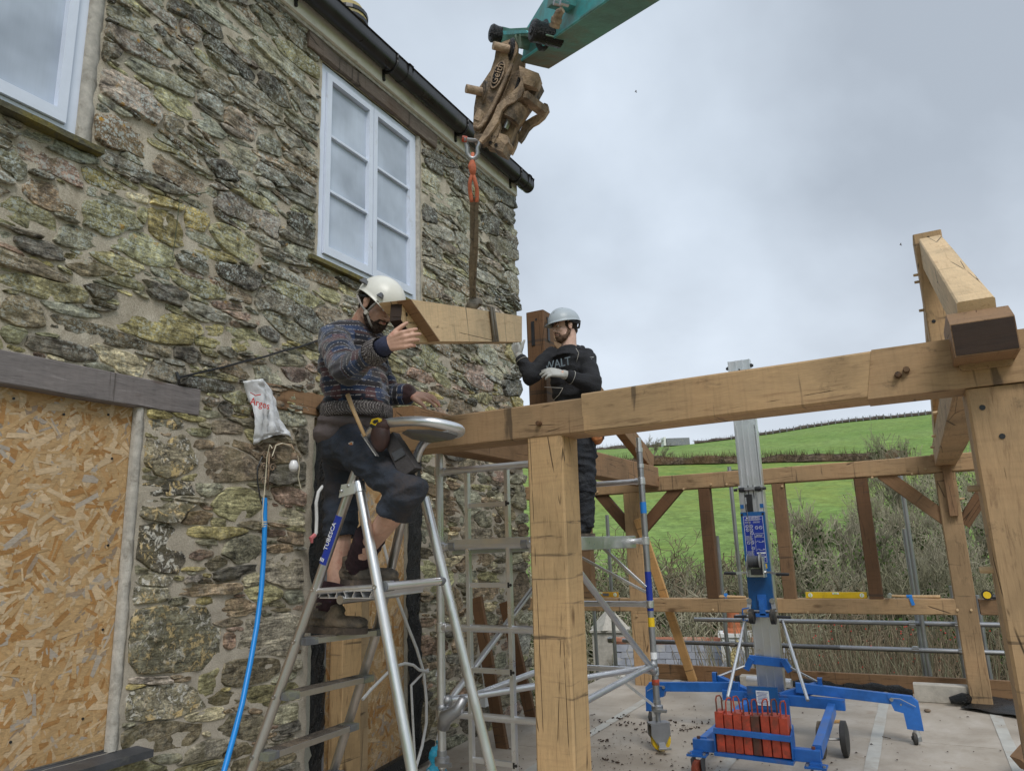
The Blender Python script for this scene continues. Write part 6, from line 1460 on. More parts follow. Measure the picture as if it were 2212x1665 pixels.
# winch
zw = lz(1640, 1212).z; yw = MYy-.14
m = MB(); m.lathe((mx_-.062, yw, zw), (1, 0, 0), [(0, .066), (.006, .066), (.0061, .03), (.10, .03), (.101, .075), (.112, .075), (.114, .068)], 24); wn_ = m.build('winch_drum', 'steel', lf, True)
m = MB()
for k in range(14): m.lathe((mx_-.055+k*.0066, yw, zw), (1, 0, 0), [(0, .045+.002*(k % 3)), (.003, .049+.002*(k % 3)), (.006, .045)], 18)
m.build('cable_coil', 'galvanised', wn_, True)
m = MB(); m.box((mx_+.068, yw, zw-.045), (.010, .10, .17)); m.box((mx_+.0, yw+.05, zw-.08), (.15, .012, .10)); m.box((mx_-.07, yw, zw-.06), (.006, .10, .13)); m.build('winch_frame', 'aluminium_bright', lf)
m = MB(); m.box((mx_+.01, yw-.02, zw-.085), (.09, .09, .05)); m.build('winch_gear', 'black_plastic', lf)
m = MB(); m.box((mx_-.04, yl+.002, lb1-.025), (.035, .002, .025)); m.build('rating_sticker', 'tape_grey', lf)
m = MB(); m.box((mx_+.055, yl+.002, lb1-.028), (.05, .002, .04)); m.build('rating_sticker', 'yellow_tool', lf)
m = MB(); m.tube([(mx_-.015, yw+.0, zw+.05), (mx_-.035, MYy-.066, zc0-.1), (mx_-.045, MYy-.068, zc0+.06), (mx_-.045, MYy-.06, zc0+.10)], .0028, 5); m.tube([(mx_-.045, MYy-.062, zc0+.07), (mx_-.047, MYy-.058, zc0+.13)], .009, 8); m.build('lift_cable', 'galvanised', lf, True)
for s in (-1, 1):
    zz = zw-.10; a = V((mx_+s*.075, yw, zz+.01)); b = V((mx_+s*.12, yw-.02, zz+.012)); c_ = V((mx_+s*.165, yw-.03, zz-.006*s)); e_ = V((mx_+s*.27, yw-.03, zz-.008*s))
    m = MB(); m.bar(a, b, .012, .018, up=V((0, 1, 0))); m.bar(b, c_, .022, .006, up=V((0, 1, 0))); m.lathe(a, (s, 0, 0), [(-.01, .014), (.01, .014)], 8); m.build('crank_arm', 'steel', lf)
    m = MB(); m.tube([c_, c_.lerp(e_, .1), c_.lerp(e_, .85), e_], [.010, .0135, .0125, .011], 10); m.build('crank_handle', 'black_plastic', lf, True)
# lower mast: pull handle with two small wheels
zh = lz(1640, 1330).z
m = MB(); m.bar((mx_+.01, MYy-.09, zc1+.10), (mx_+.01, MYy-.09, zh+.01), .05, .03, up=V((0, 1, 0))); m.bar((mx_-.05, MYy-.09, zh+.01), (mx_+.06, MYy-.09, zh+.01), .03, .03); m.bar((mx_+.01, MYy-.07, zc1+.14), (mx_+.01, MYy-.07, zc1+.0), .075, .02, up=V((0, 1, 0))); m.build('tilt_handle', 'blue_paint', lf)
m = MB(); m.tube([(mx_-.16, MYy-.09, zh+.06), (mx_-.16, MYy-.09, zh-.035), (mx_-.12, MYy-.09, zh-.035)], .006, 6); m.tube([(mx_-.16, MYy-.09, zh+.06), (mx_-.1, MYy-.09, zh+.07)], .006, 6); m.build('latch_loop', 'blue_paint', lf)
m = MB(); m.cyl((mx_-.12, MYy-.09, zh+.045), (mx_+.13, MYy-.09, zh+.045), .009, 8); m.cyl((mx_-.22, MYy-.095, zh+.005), (mx_-.11, MYy-.09, zh+.002), .009, 8); m.build('axle', 'steel', lf)
for s in (-1, 1):
    m = MB(); m.lathe((mx_+.005+s*.088-.022, MYy-.10, zh-.0), (1, 0, 0), [(0, .045), (.004, .062), (.040, .062), (.044, .045)], 18); m.build('stair_wheel', 'rubber', lf, True)
    m = MB(); m.cyl((mx_+s*.125, MYy-.10, zh-.0), (mx_+s*.235, MYy-.10, zh-.004), .0125, 8); m.build('grip', 'black_plastic', lf, True)
    m = MB(); m.bar((mx_+s*.095, MYy-.065, zc1+.09), (mx_+s*.105, MYy-.085, zh+.06), .035, .02, up=V((0, 1, 0))); m.lathe((mx_+s*.095, MYy-.075, zc1+.09), (0, -1, 0), [(0, .022), (.02, .022)], 10); m.build('mast_lug', 'steel', lf, True)
# base frame: floor cells from the picture at known heights
def bp(px, py, z): return onZ(px, py, z)
FL, FR_ = bp(1515, 1600, .19), bp(1770, 1626, .19)
fl_c, fr_c = bp(1517, 1668, 0), bp(1766, 1675, 0)
zb_ = .20
A0 = bp(1502, 1603, zb_); A1 = bp(1772, 1636, zb_)        # front cross tube
R0 = bp(1608, 1520, .24); R1_ = bp(1768, 1520, .24)
yA = (A0.y+A1.y)/2
A0 = V((A0.x, yA, zb_)); A1 = V((A1.x, yA, zb_))
m = MB(); m.bar(A0, A1, .055, .075); m.build('front_cross_tube', 'blue_paint', lf)
HB = V((mx_-.02, 6.55, .27))
m = MB(); m.bar(A0+V((.06, .02, .01)), V((mx_-.12, 6.40, .25)), .05, .07); m.build('side_tube', 'blue_paint', lf)
m = MB(); m.bar(A1+V((-.02, .02, .02)), V((A1.x-.04, 6.42, .25)), .055, .08); m.build('side_tube', 'blue_paint', lf)
m = MB(); m.bar(V((mx_-.34, 6.5, .29)), V((A1.x+.05, 6.5, .27)), .06, .08); m.build('rear_cross_tube', 'blue_paint', lf)
m = MB(); m.bar(V((mx_+.02, 6.44, .30)), V((A1.x+.02, 6.44, .10)) if False else V((mx_+.02, 6.44, .10)), .34, .03, up=V((0, 1, 0))); m.build('base_plate', 'blue_paint', lf)
m = MB(); m.box((mx_+.0, 6.405, .30), (.24, .012, .17)); m.build('name_plate_bracket', 'blue_plate', lf)
m = MB(); m.box((mx_+.0, 6.397, .30), (.10, .003, .11)); pl_ = m.build('name_plate', 'white_print', lf)
m = MB()
for k in range(9): m.box((mx_-.005*(k % 2), 6.3945, .342-.0105*k), (.085-.01*(k % 3), .001, .003))
m.build('plate_print', 'sticker_blue', lf, False)
# outriggers: long arm left and right
def outrig(a, b, mat='blue_paint', s=1):
    a = V(a); b = V(b); m = MB(); m.bar(a, b, .05, .075); o = m.build('outrigger', mat, lf)
    e_ = b; d_ = (b-a).normalized()
    m = MB(); m.prism([e_+d_*.0+V((0, -.03, .035)), e_-d_*.17+V((0, -.03, .03)), e_-d_*.13+V((0, -.03, -.08)), e_-d_*.07+V((0, -.03, -.09)), e_-d_*.06+V((0, -.03, -.20)), e_+d_*.05+V((0, -.03, -.20)), e_+d_*.04+V((0, -.03, .0))], V((0, .06, 0))); m.build('castor_bracket', mat, lf)
    m = MB(); m.tube([e_-d_*.14+V((0, -.04, .01)), e_-d_*.08+V((0, -.05, .015)), e_+d_*.02+V((0, -.045, -.03))], .003, 5); m.lathe(e_-d_*.14+V((0, -.03, .0)), (0, -1, 0), [(0, .014), (.01, .014)], 8); m.lathe(e_-d_*.08+V((0, -.03, -.03)), (0, -1, 0), [(0, .007), (.003, .007)], 8); m.build('locking_pin', 'steel', lf)
    c_ = e_+V((0, 0, -.20)); m = MB(); m.cyl(c_+V((0, 0, .02)), c_+V((0, 0, -.05)), .024, 12); m.build('castor_stem', 'aluminium_bright', lf, True)
    g_ = c_.z-.06; m = MB(); m.lathe((c_.x, c_.y, g_-.02), (0, 0, 1), [(0, .03), (.03, .028)], 10); m.bar((c_.x-.022, c_.y, g_), (c_.x-.04, c_.y-.01, .045), .03, .008, up=V((1, 0, 0))); m.bar((c_.x+.022, c_.y, g_), (c_.x+.012, c_.y-.01, .045), .03, .008, up=V((1, 0, 0))); m.build('castor_fork', 'galvanised', lf)
    m = MB(); m.lathe((c_.x-.03, c_.y-.01, .043), (1, .15, 0), [(0, .034), (.004, .043), (.026, .043), (.03, .034)], 16); m.build('wheel', 'rubber', lf, True)
ro = onY(1975, 1512, 6.62); rc_ = bp(1968, 1600, 0)
outrig(V((mx_+.24, 6.52, .375)), V((onY(1980, 1512, 6.62).x-.03, 6.62, onY(1980, 1514, 6.62).z)))
outrig(V((mx_-.20, 6.50, .355)), V((onY(1405, 1478, 6.62).x, 6.62, onY(1405, 1482, 6.62).z)))
m = MB(); m.bar(V((mx_+.12, 6.50, .29)), V((mx_+.40, 6.62, .37)), .05, .08); m.bar(V((mx_-.12, 6.50, .30)), V((mx_-.40, 6.62, .38)), .05, .08); m.build('outrigger_socket', 'blue_paint', lf)
for a, b in (((1572, 1505), (1608, 1345)), ((1745, 1512), (1690, 1340))):
    p, q = onY(*a, 6.1), onY(*b, MYy-.10); m = MB(); m.tube([p, q], .0125, 10); m.build('stay_rod', 'aluminium', lf, True)
zz = lz(1650, 1428).z
m = MB(); m.bar((mx_-.15, MYy-.04, zz+.01), (mx_+.16, MYy-.04, zz-.01), .025, .07); m.build('stay_bracket', 'blue_paint', lf)
for s in (-1, 1):
    p = V((mx_+s*.16, MYy-.06, zz-.03)); m = MB(); m.bar(p+V((-s*.03, 0, .05)), p+V((s*.02, 0, -.04)), .05, .05); m.build('stay_block', 'blue_paint', lf)
    q = V((mx_+s*.42, 6.6, .40)); m = MB(); m.tube([p, q], .0105, 8); m.bar(q+V((0, 0, -.03)), q+V((0, 0, .04)), .035, .05); m.build('stay_rod', 'steel' if s > 0 else 'galvanised', lf, True)
    m = MB(); m.bar(q+V((0, -.01, -.04)), q+V((0, -.01, .045)), .035, .05, up=V((0, 1, 0))); m.build('stay_lug', 'blue_paint', lf)
# tyred side wheel
wc_ = bp(1752, 1600, .12); wc_ = V((A1.x-.05, 5.98, .13))
m = MB(); m.lathe((wc_.x-.06, 6.0, .125), (1, 0, 0), [(0, .09), (.008, .12), (.042, .12), (.05, .09)], 22); m.build('transport_wheel', 'boot_mud', lf, True)
m = MB(); m.lathe((A1.x+.035, 6.1, .12), (1, 0, 0), [(0, .09), (.008, .12), (.042, .12), (.05, .09)], 22); m.build('transport_wheel', 'rubber', lf, True)
m = MB(); m.cyl((A1.x-.12, 6.0, .125), (A1.x+.04, 6.05, .125), .01, 8); m.build('axle', 'steel', lf)
# front castors
for x in (A0.x+.03, A1.x-.03):
    m = MB(); m.box((x, yA-.03, .145), (.13, .10, .012)); m.box((x, yA-.03, .160), (.07, .05, .018)); m.build('castor_plate', 'blue_paint', lf)
    for dx in (-.05, .05): m = MB(); m.lathe((x+dx, yA-.06, .15), (0, 0, 1), [(0, .011), (.012, .011)], 6); m.build('bolt', 'galvanised', lf)
    m = MB(); m.lathe((x+.01-.022, yA-.07, .062), (1, -.3, 0), [(0, .045), (.004, .062), (.040, .062), (.044, .045)], 18); m.build('wheel', 'red_worn', lf, True)
    for s in (-1, 1): m = MB(); m.prism([V((x+.01+s*.03, yA-.07+a, b)) for a, b in ((-.06, .14), (.06, .14), (.03, .05), (-.02, .03), (-.04, .06))], (s*.005, 0, 0)); m.build('castor_fork', 'slate_dark', lf)
# counterweight rack: red blocks, each with its steel loop, top-level weights
ca, cb_ = bp(1553, 1635, zb_+.0), bp(1707, 1652, zb_+.0)
XW0, XW1 = A0.x+.30*(A1.x-A0.x)*.78, A0.x+(A1.x-A0.x)*.80
XW0 = onY(1549, 1560, yA).x; XW1 = onY(1710, 1590, yA).x
zb2 = .185; zt2 = onY(1630, 1540, yA).z
rk = MB(); rk.bar((XW0-.005, yA-.075, lerp(zb2, zt2, .55)), (XW1+.01, yA-.075, lerp(zb2, zt2, .50)), .03, .035); rk.bar((XW0-.012, yA-.05, zb2-.01), (XW1+.01, yA-.05, zb2-.02), .10, .02)
rk.prism([(XW1+.004, yA-.085, lerp(zb2, zt2, .55)), (XW1+.004, yA+.05, lerp(zb2, zt2, .75)), (XW1+.004, yA+.05, zb2), (XW1+.004, yA-.085, zb2)], (.006, 0, 0)); rk.prism([(XW0-.008, yA-.085, lerp(zb2, zt2, .58)), (XW0-.008, yA+.05, lerp(zb2, zt2, .75)), (XW0-.008, yA+.05, zb2), (XW0-.008, yA-.085, zb2)], (.006, 0, 0)); rk.build('weight_rack', 'blue_paint', lf)
labs = ['leftmost of the eight red counterweights in the blue rack', 'second red counterweight from the left, its loop leaning over', 'third red counterweight from the left, worn down to rusty brown low on its face', 'fourth red counterweight from the left, bright and little worn', 'fifth red counterweight from the left, dull brownish red all over', 'sixth red counterweight from the left, just right of the brownish one', 'seventh red counterweight from the left, next to the last one', 'rightmost of the eight red counterweights, against the rack end plate']
sw_ = (XW1-XW0)/8
for i in range(8):
    x = XW0+sw_*(i+.5); y = yA-.01; t = thing('counterweight', (x, y, zb2), labs[i], 'counterweight', 'red counterweights in the rack of the lift')
    jit = random.Random(i); dz = jit.uniform(-.008, .008); a_ = jit.uniform(-.004, .004)
    mat = 'red_worn' if i == 4 else 'red_paint'
    m = MB(); m.bar((x+a_*.05, y, zb2+.001), (x+a_, y, zt2+dz-.001), sw_*.90, .12, up=V((0, 1, 0)), ch=.004)
    b_ = m.build('block', mat, t); 
    m = MB(); q = V((x+a_, y-.03, zt2+dz)); lean = jit.uniform(-.012, .012); q = q+V((-.013, -.01, 0)); e1 = V((.026, .045, 0)); l_ = V((lean, 0, 0)); U = V((0, 0, 1)); m.tube([q, q+l_*.6+U*.075, q+l_+e1*.2+U*.095, q+l_+e1*.8+U*.095, q+l_*.6+e1+U*.075, q+e1], .0052, 7); m.build('loop', 'red_paint' if i % 3 else 'red_worn', t, True)
for s in (A0.x+.035, A1.x-.04): m = MB(); m.lathe((s, yA, zb_+.037), (0, 0, 1), [(0, .012), (.016, .012)], 6); m.build('bolt', 'red_worn', lf)

# ------------------------------------------------------------------ people
def mesh_from(m, name, voxel, smooth_it, mat, parent, fold=0, fscale=14, post=None):
    """fuse overlapping forms into one continuous skin"""
    me = bpy.data.meshes.new(name); me.from_pydata([tuple(q) for q in m.v], [], m.f)
    bm = bmesh.new(); bm.from_mesh(me); bmesh.ops.remove_doubles(bm, verts=bm.verts, dist=1e-5); bmesh.ops.recalc_face_normals(bm, faces=bm.faces); bm.to_mesh(me); bm.free()
    t = bpy.data.objects.new(name, me); COL.objects.link(t)
    r = t.modifiers.new('r', 'REMESH'); r.mode = 'VOXEL'; r.voxel_size = voxel
    if smooth_it: s = t.modifiers.new('s', 'SMOOTH'); s.iterations = smooth_it; s.factor = .5
    bpy.context.view_layer.update()
    me2 = bpy.data.meshes.new_from_object(t.evaluated_get(bpy.context.evaluated_depsgraph_get())); bpy.data.objects.remove(t)
    off = V((0, 0, 0)); p = parent
    while p is not None: off += p.location; p = p.parent
    n = len(me2.vertices); co = np.empty(n*3); me2.vertices.foreach_get('co', co); co = co.reshape(-1, 3)
    if fold:
        no = np.empty(n*3); me2.vertex_normals.foreach_get('vector', no); no = no.reshape(-1, 3)
        d = np.array([noise.noise(V((q[0]*fscale, q[1]*fscale, q[2]*fscale*1.5)))-abs(noise.noise(V((q[0]*fscale*.7+4, q[1]*fscale*.7, q[2]*fscale*1.9))))*1.3 for q in co]); co = co+no*(d*fold)[:, None]
    if post is not None: post(me2, co)
    co2 = co-np.array(off)[None, :]; me2.vertices.foreach_set('co', co2.ravel()); me2.update()
    me2.materials.clear(); me2.materials.append(MT[mat])
    for q in me2.polygons: q.use_smooth = True
    o = bpy.data.objects.new(name, me2); COL.objects.link(o)
    if parent is not None: o.parent = parent
    return o
def limb(m, pts, rs, n=14):
    for a, b, r0, r1 in zip(pts, pts[1:], rs, rs[1:]): m.tube([a, b], [r0, r1], n)
    for p, r in zip(pts, rs): m.ell(p, (r, r, r), n, 9)
def fr3(x, y, z): return Matrix(((x.x, y.x, z.x), (x.y, y.y, z.y), (x.z, y.z, z.z)))
def hand(m, wrist, d, n, th, curl=(.5, .6, .4), k=1.0, spread=.12, thumb=(.55, .6, .35), thick=1.0):
    """d: towards the finger tips, n: way the palm faces, th: thumb side"""
    d = d.normalized(); n = (n-d*n.dot(d)).normalized(); th = (th-d*th.dot(d)-n*th.dot(n)).normalized()
    fl = [.070, .080, .076, .060]
    for i in range(4):
        off = (1.5-i)*.0205*k; b = wrist+d*(.092-.006*abs(i-1.2))*k+th*off
        m.tube([wrist+th*off*.55-d*.005, b], [.0165*k*thick, .0125*k*thick], 8); m.ell(b, .0125*k*thick, 8, 6)
        dd = (d+th*(1.5-i)*spread).normalized(); p = b; ang = 0; rr = .0098*k*thick
        for s_, cu in zip((.45, .32, .23), curl):
            ang += cu*(1+.12*(i-1.5)); v = dd*math.cos(ang)+n*math.sin(ang); q = p+v*fl[i]*s_*k; m.tube([p, q], [rr, rr*.93], 8); m.ell(q, rr*.93, 8, 6); p = q; rr *= .92
    m.ell(wrist+d*.05*k+n*.004, (.05*k, .036*k, .015*k*thick), 12, 8, fr3(d, th, n))
    t0 = wrist+d*.022*k+th*.024*k; tv = (th*thumb[0]+d*thumb[1]+n*thumb[2]).normalized(); t1 = t0+tv*.042*k; tv2 = (tv+d*.5+n*.15).normalized(); t2 = t1+tv2*.030*k; t3 = t2+(tv2+n*.3).normalized()*.024*k
    m.tube([t0, t1, t2, t3], [.017*k*thick, .0125*k*thick, .0108*k*thick, .009*k*thick], 8)
    for p, r in ((t1, .0125), (t2, .011), (t3, .0092)): m.ell(p, r*k*thick, 8, 6)
def head(m, c, f, u, neck):
    f = f.normalized(); u = (u-f*u.dot(f)).normalized(); s = f.cross(u); F = fr3(s, f, u)
    P = lambda a, b, e: c+s*a+f*b+u*e
    m.ell(P(0, -.012, .035), (.077, .097, .10), 18, 12, F); m.ell(P(0, .025, -.04), (.061, .066, .078), 18, 12, F)
    m.ell(P(0, .055, -.092), (.036, .030, .026), 12, 8, F)
    for k in (-1, 1):
        m.ell(P(k*.036, .058, -.030), (.022, .022, .024), 10, 8, F); m.ell(P(k*.05, .01, -.075), (.016, .04, .022), 10, 8, F)
        m.ell(P(k*.079, -.006, -.014), (.008, .019, .031), 10, 8, F); m.ell(P(k*.086, -.012, .0), (.008, .014, .02), 10, 8, F)
        m.ell(P(k*.028, .078, .020), (.022, .012, .007), 10, 7, F); m.ell(P(k*.012, .100, -.037), (.008, .011, .007), 8, 6, F)
    m.tube([P(0, .080, .012), P(0, .096, -.012), P(0, .108, -.031), P(0, .094, -.043)], [.008, .010, .0125, .008], 10); m.ell(P(0, .106, -.031), .0125, 10, 7)
    m.ell(P(0, .082, -.062), (.024, .014, .016), 12, 8, F)
    m.tube([P(0, -.03, -.03), neck], [.060, .062], 16); m.ell(neck, .062, 14, 9)
    return P, F, s, f, u
def face_bits(P, F, par, beard=True, hair=True, tone='skin', bm_='hair_dark', bo=0.):
    for k in (-1, 1):
        m = MB(); m.ell(P(k*.031, .0795, .000), (.0125, .008, .0075), 12, 8, F); e_ = m.build('eye', 'eye_white', par, 'all')
        m = MB(); m.ell(P(k*.031-.002, .0865, -.0005), (.0055, .0025, .0055), 10, 6, F); m.build('iris', 'black_plastic', e_, 'all')
        m = MB(); m.tube([P(k*.014, .093, .018), P(k*.03, .090, .024), P(k*.048, .074, .019)], [.0035, .005, .003], 6); m.build('eyebrow', 'hair_dark', par, 'all')
        m = MB(); m.tube([P(k*.018, .0865, .005), P(k*.031, .0885, .0085), P(k*.044, .079, .005)], .003, 6); m.build('eyelid', tone, par, 'all')
    m = MB(); m.tube([P(-.022, .083, -.064), P(0, .0975, -.062), P(.022, .083, -.064)], [.003, .006, .003], 8); m.build('lips', 'lip', par, 'all')
    if beard:
        m = MB(); m.ell(P(0, .058, -.098), (.042, .040, .036), 14, 9, F); m.ell(P(0, .090, -.083), (.026, .014, .013), 10, 7, F)
        for k in (-1, 1): limb(m, [P(k*.064, .000, -.030), P(k*.061, .012, -.065), P(k*.042, .045, -.095), P(0, .06, -.11)], [.011, .017, .024, .026], 10); m.tube([P(k*.004, .1035, -.050), P(k*.030, .083, -.058), P(k*.036, .072, -.08)], [.006, .007, .010], 8)
        m.v = [q-(F @ V((0, bo, 0))) for q in m.v]; mesh_from(m, 'beard', .004, 2, bm_, par, .0045, 90)
    if hair:
        m = MB(); m.ell(P(0, -.022, .030), (.0805, .093, .10), 16, 11, F); m.ell(P(0, -.062, -.03), (.060, .042, .052), 12, 8, F); 
        for k in (-1, 1): m.ell(P(k*.069, .012, .012), (.011, .018, .034), 8, 6, F)
        mesh_from(m, 'hair', .005, 1, 'hair_dark', par, .005, 70)
def helmet(P, F, par, mat, style):
    """shell with a proper rim; azimuth 0 is the front"""
    NA_, NE = 36, 12; vs = []; fs = []
    RX, RY, RZ = (.112, .136, .120)
    for j in range(NE+1):
        for i in range(NA_):
            a = 2*math.pi*i/NA_; fr_ = math.cos(a)
            if style == 'climb': low = R_(96+7*math.cos(2*a)+5*fr_) + (R_(7) if fr_ < -.6 else 0)
            else: low = R_(93)
            e_ = low*j/NE; rr = 1+(.025*math.cos(8*a)*math.sin(e_)**2*(1-j/NE) if style == 'climb' else 0)
            ridge = .006*math.exp(-(math.sin(a)*math.sin(e_)*6)**2)*(fr_ > -2) if style != 'climb' else 0
            vs.append(P(math.sin(a)*math.sin(e_)*RX*rr, .0+math.cos(a)*math.sin(e_)*RY*rr, .036+math.cos(e_)*(RZ+ridge)))
    for j in range(NE): fs += [[j*NA_+i, j*NA_+(i+1) % NA_, (j+1)*NA_+(i+1) % NA_, (j+1)*NA_+i] for i in range(NA_)]
    # turned out rim, longer in front
    base = NE*NA_
    for i in range(NA_):
        a = 2*math.pi*i/NA_; q = vs[base+i]; ext = (.006+(.030 if style != 'climb' else .012)*max(0, math.cos(a))**2); o_ = (F @ V((math.sin(a)*.9, math.cos(a)*1.15, -.30))).normalized(); vs.append(q+o_*ext)
    n0 = (NE+1)*NA_; fs += [[base+i, base+(i+1) % NA_, n0+(i+1) % NA_, n0+i] for i in range(NA_)]
    m = MB(); m.add(vs, fs); h = m.build('helmet', mat, par, 'all'); md = h.modifiers.new('s', 'SOLIDIFY'); md.thickness = .004; md.offset = -1
    return h

# --- knitted jumper
g = NG('jumper'); at = g.n('ShaderNodeAttribute', attribute_name='knit').outputs['Vector']
s3 = g.n('ShaderNodeSeparateXYZ', {0: at}); S_, C_ = s3.outputs[0], s3.outputs[1]
pos = g.coord('Pos')
wob = g.noise(pos, 9, 3, .6); s_w = g.n('ShaderNodeMath', {0: g.mul(wob, .020), 1: S_}, operation='ADD').outputs[0]
fr_ = g.n('ShaderNodeMath', {0: g.mul(s_w, 6.3)}, operation='FRACT').outputs[0]
blk = g.n('ShaderNodeTexVoronoi', {'Vector': g.n('ShaderNodeCombineXYZ', {0: g.mul(s_w, 19.), 1: g.mul(C_, 15.)}).outputs[0], 'Scale': 1.0}, feature='F1', distance='CHEBYCHEV')
bs = g.n('ShaderNodeSeparateColor', {0: blk.outputs['Color']}).outputs[0]
k = g.ramp(fr_, (0, (.018, .028, .055)), (.18, (.028, .026, .032)), (.34, (.026, .040, .085)), (.52, (.05, .028, .03)), (.62, (.018, .022, .036)), (.80, (.05, .046, .05)), interp='CONSTANT')
k = g.mix(g.ramp(bs, (.0, 0.), (.62, 0.), (.64, .8), (.80, .8), (.82, 0.), interp='CONSTANT'), k, (.085, .038, .042))
k = g.mix(g.ramp(bs, (.0, 0.), (.84, 0.), (.86, .8), interp='CONSTANT'), k, (.04, .062, .125))
f2 = g.n('ShaderNodeMath', {0: g.mul(s_w, 38.)}, operation='FRACT').outputs[0]
dash = g.noise(g.n('ShaderNodeCombineXYZ', {0: g.mul(s_w, 60.), 1: g.mul(C_, 95.)}).outputs[0], 1., 2, .6)
ln = g.mul(g.ramp(f2, (.0, 1.), (.13, 1.), (.17, 0.)), g.ramp(dash, (.46, 0.), (.54, 1.)))
k = g.mix(g.mul(ln, .75), k, (.42, .40, .40))
rw = g.n('ShaderNodeMath', {0: g.mul(S_, 900.)}, operation='SINE').outputs[0]; rc_ = g.n('ShaderNodeMath', {0: g.mul(C_, 900.)}, operation='SINE').outputs[0]
fz = g.noise(pos, 240, 3, .7)
k = g.mix(1.0, k, g.ramp(fz, (.3, .7), (.7, 1.4)), 'MULTIPLY')
g.fin(k, .95, g.bump(g.mix(.5, g.mix(.4, rw, rc_), fz), .5, .003), 0, .1)
g.b.inputs['Sheen Weight'].default_value = .3
g = NG('rib_knit'); at = g.n('ShaderNodeAttribute', attribute_name='knit').outputs['Vector']; C_ = g.n('ShaderNodeSeparateXYZ', {0: at}).outputs[1]; pos = g.coord('Pos')
rb = g.n('ShaderNodeMath', {0: g.mul(C_, 420.)}, operation='SINE').outputs[0]; fz = g.noise(pos, 160, 3, .7)
k = g.mix(g.ramp(fz, (.4, 0.), (.6, 1.)), (.07, .06, .06), (.36, .33, .32)); k = g.mix(g.ramp(rb, (.2, .6), (.8, 0.)), k, (.04, .035, .04))
g.fin(k, .95, g.bump(rb, .8, .004), 0, .1)

# ================= man in the jumper
m1 = thing('person', onY(750, 1372, 2.8), 'man in white helmet, patterned jumper and dark shorts standing on the stepladder', 'person')
HC = onY(817, 660, 2.80); Hf = V((.80, -.02, -.56)); Hu = V((.55, 0, .82)); NK = onY(776, 712, 2.82)
body = MB(); P, F, hs, hf, hu = head(body, HC, Hf, Hu, NK)
# shoulders .. arms
SHn, ELn, WRn = onY(722, 736, 2.64), onY(748, 802, 2.44), onY(834, 745, 2.36)
SHf, ELf, WRf = onY(790, 742, 3.00), onY(838, 852, 3.02), onY(884, 853, 3.04)
PEL = onY(757, 930, 2.80); CH = onY(764, 790, 2.80)
limb(body, [NK, CH, PEL], [.07, .09, .09]); limb(body, [SHn, ELn, WRn], [.05, .042, .027]); limb(body, [SHf, ELf, WRf], [.05, .042, .027])
hd = (onY(890, 728, 2.37)-WRn)
hand(body, WRn+hd.normalized()*.008, hd, V((.2, .9, .25)), V((-.2, .2, 1)), (.5, .65, .5), .98, .05, (.55, .6, .35))
hd2 = (onY(930, 858, 3.08)-WRf)
hand(body, WRf+hd2.normalized()*.005, hd2, V((-.1, .5, -.8)), V((.2, -.5, .6)), (.25, .35, .3), 1.04, .14, (.5, .7, .2))
HPn, KNn, ANn = onY(760, 960, 2.72), onY(884, 1060, 2.64), onY(783, 1198, 2.77)
HPf, KNf, ANf = onY(745, 960, 2.90), onY(737, 1130, 2.86), onY(722, 1290, 2.80)
limb(body, [PEL, HPn, KNn, KNn.lerp(ANn, .28), ANn], [.11, .085, .058, .060, .036]); limb(body, [PEL, HPf, KNf, KNf.lerp(ANf, .3), ANf], [.11, .085, .056, .058, .036])
bd = mesh_from(body, 'body', .0042, 3, 'skin', m1)
face_bits(P, F, m1)
hl = helmet(P, F, m1, 'helmet_white', 'climb')
for k in (-1, 1):
    for b_, e_, sc_ in ((-.055, .075, 1.0), (.075, .055, .8)):       # side vents
        q = P(k*.098*(1 if b_ < 0 else .88), b_, e_); m = MB(); n_ = (F @ V((k, b_*2, .45))).normalized(); t_ = (F @ V((0, 1, .05))).normalized(); w_ = n_.cross(t_)
        w_ = w_ if w_.dot(hu) > 0 else -w_
        m.prism([q+t_*(-.024*sc_)-w_*.010, q+t_*(.024*sc_)-w_*.010, q+t_*(.010*sc_)+w_*.012, q+t_*(-.010*sc_)+w_*.014], n_*.020); m.build('vent', 'slate', hl)
    # chin straps and buckle
    bk = P(k*.082, .030, -.052)
    m = MB(); m.tube([P(k*.088, -.075, -.005), P(k*.086, -.02, -.035), bk], .0065, 6); m.tube([P(k*.095, .075, .03), P(k*.088, .05, -.01), bk], .0065, 6); m.tube([bk, P(k*.06, .06, -.09), P(0, .07, -.128)], .0065, 6); st_ = m.build('chin_strap', 'strap_grey', m1, 'all')
    m = MB(); m.lathe(bk, F @ V((k, 0, 0)), [(-.002, .014), (.008, .012)], 14); m.build('buckle', 'tape_grey', st_, True)
    m = MB(); m.tube([P(k*.09, -.01, .02), P(k*.085, -.06, .005), P(k*.05, -.105, -.005)], .008, 6); m.build('cradle', 'black_plastic', m1, 'all')
m = MB(); m.tube([P(.05, -.105, -.005), P(0, -.115, -.012), P(-.05, -.105, -.005)], .012, 8); m.build('cradle_wheel', 'strap_grey', m1, 'all')
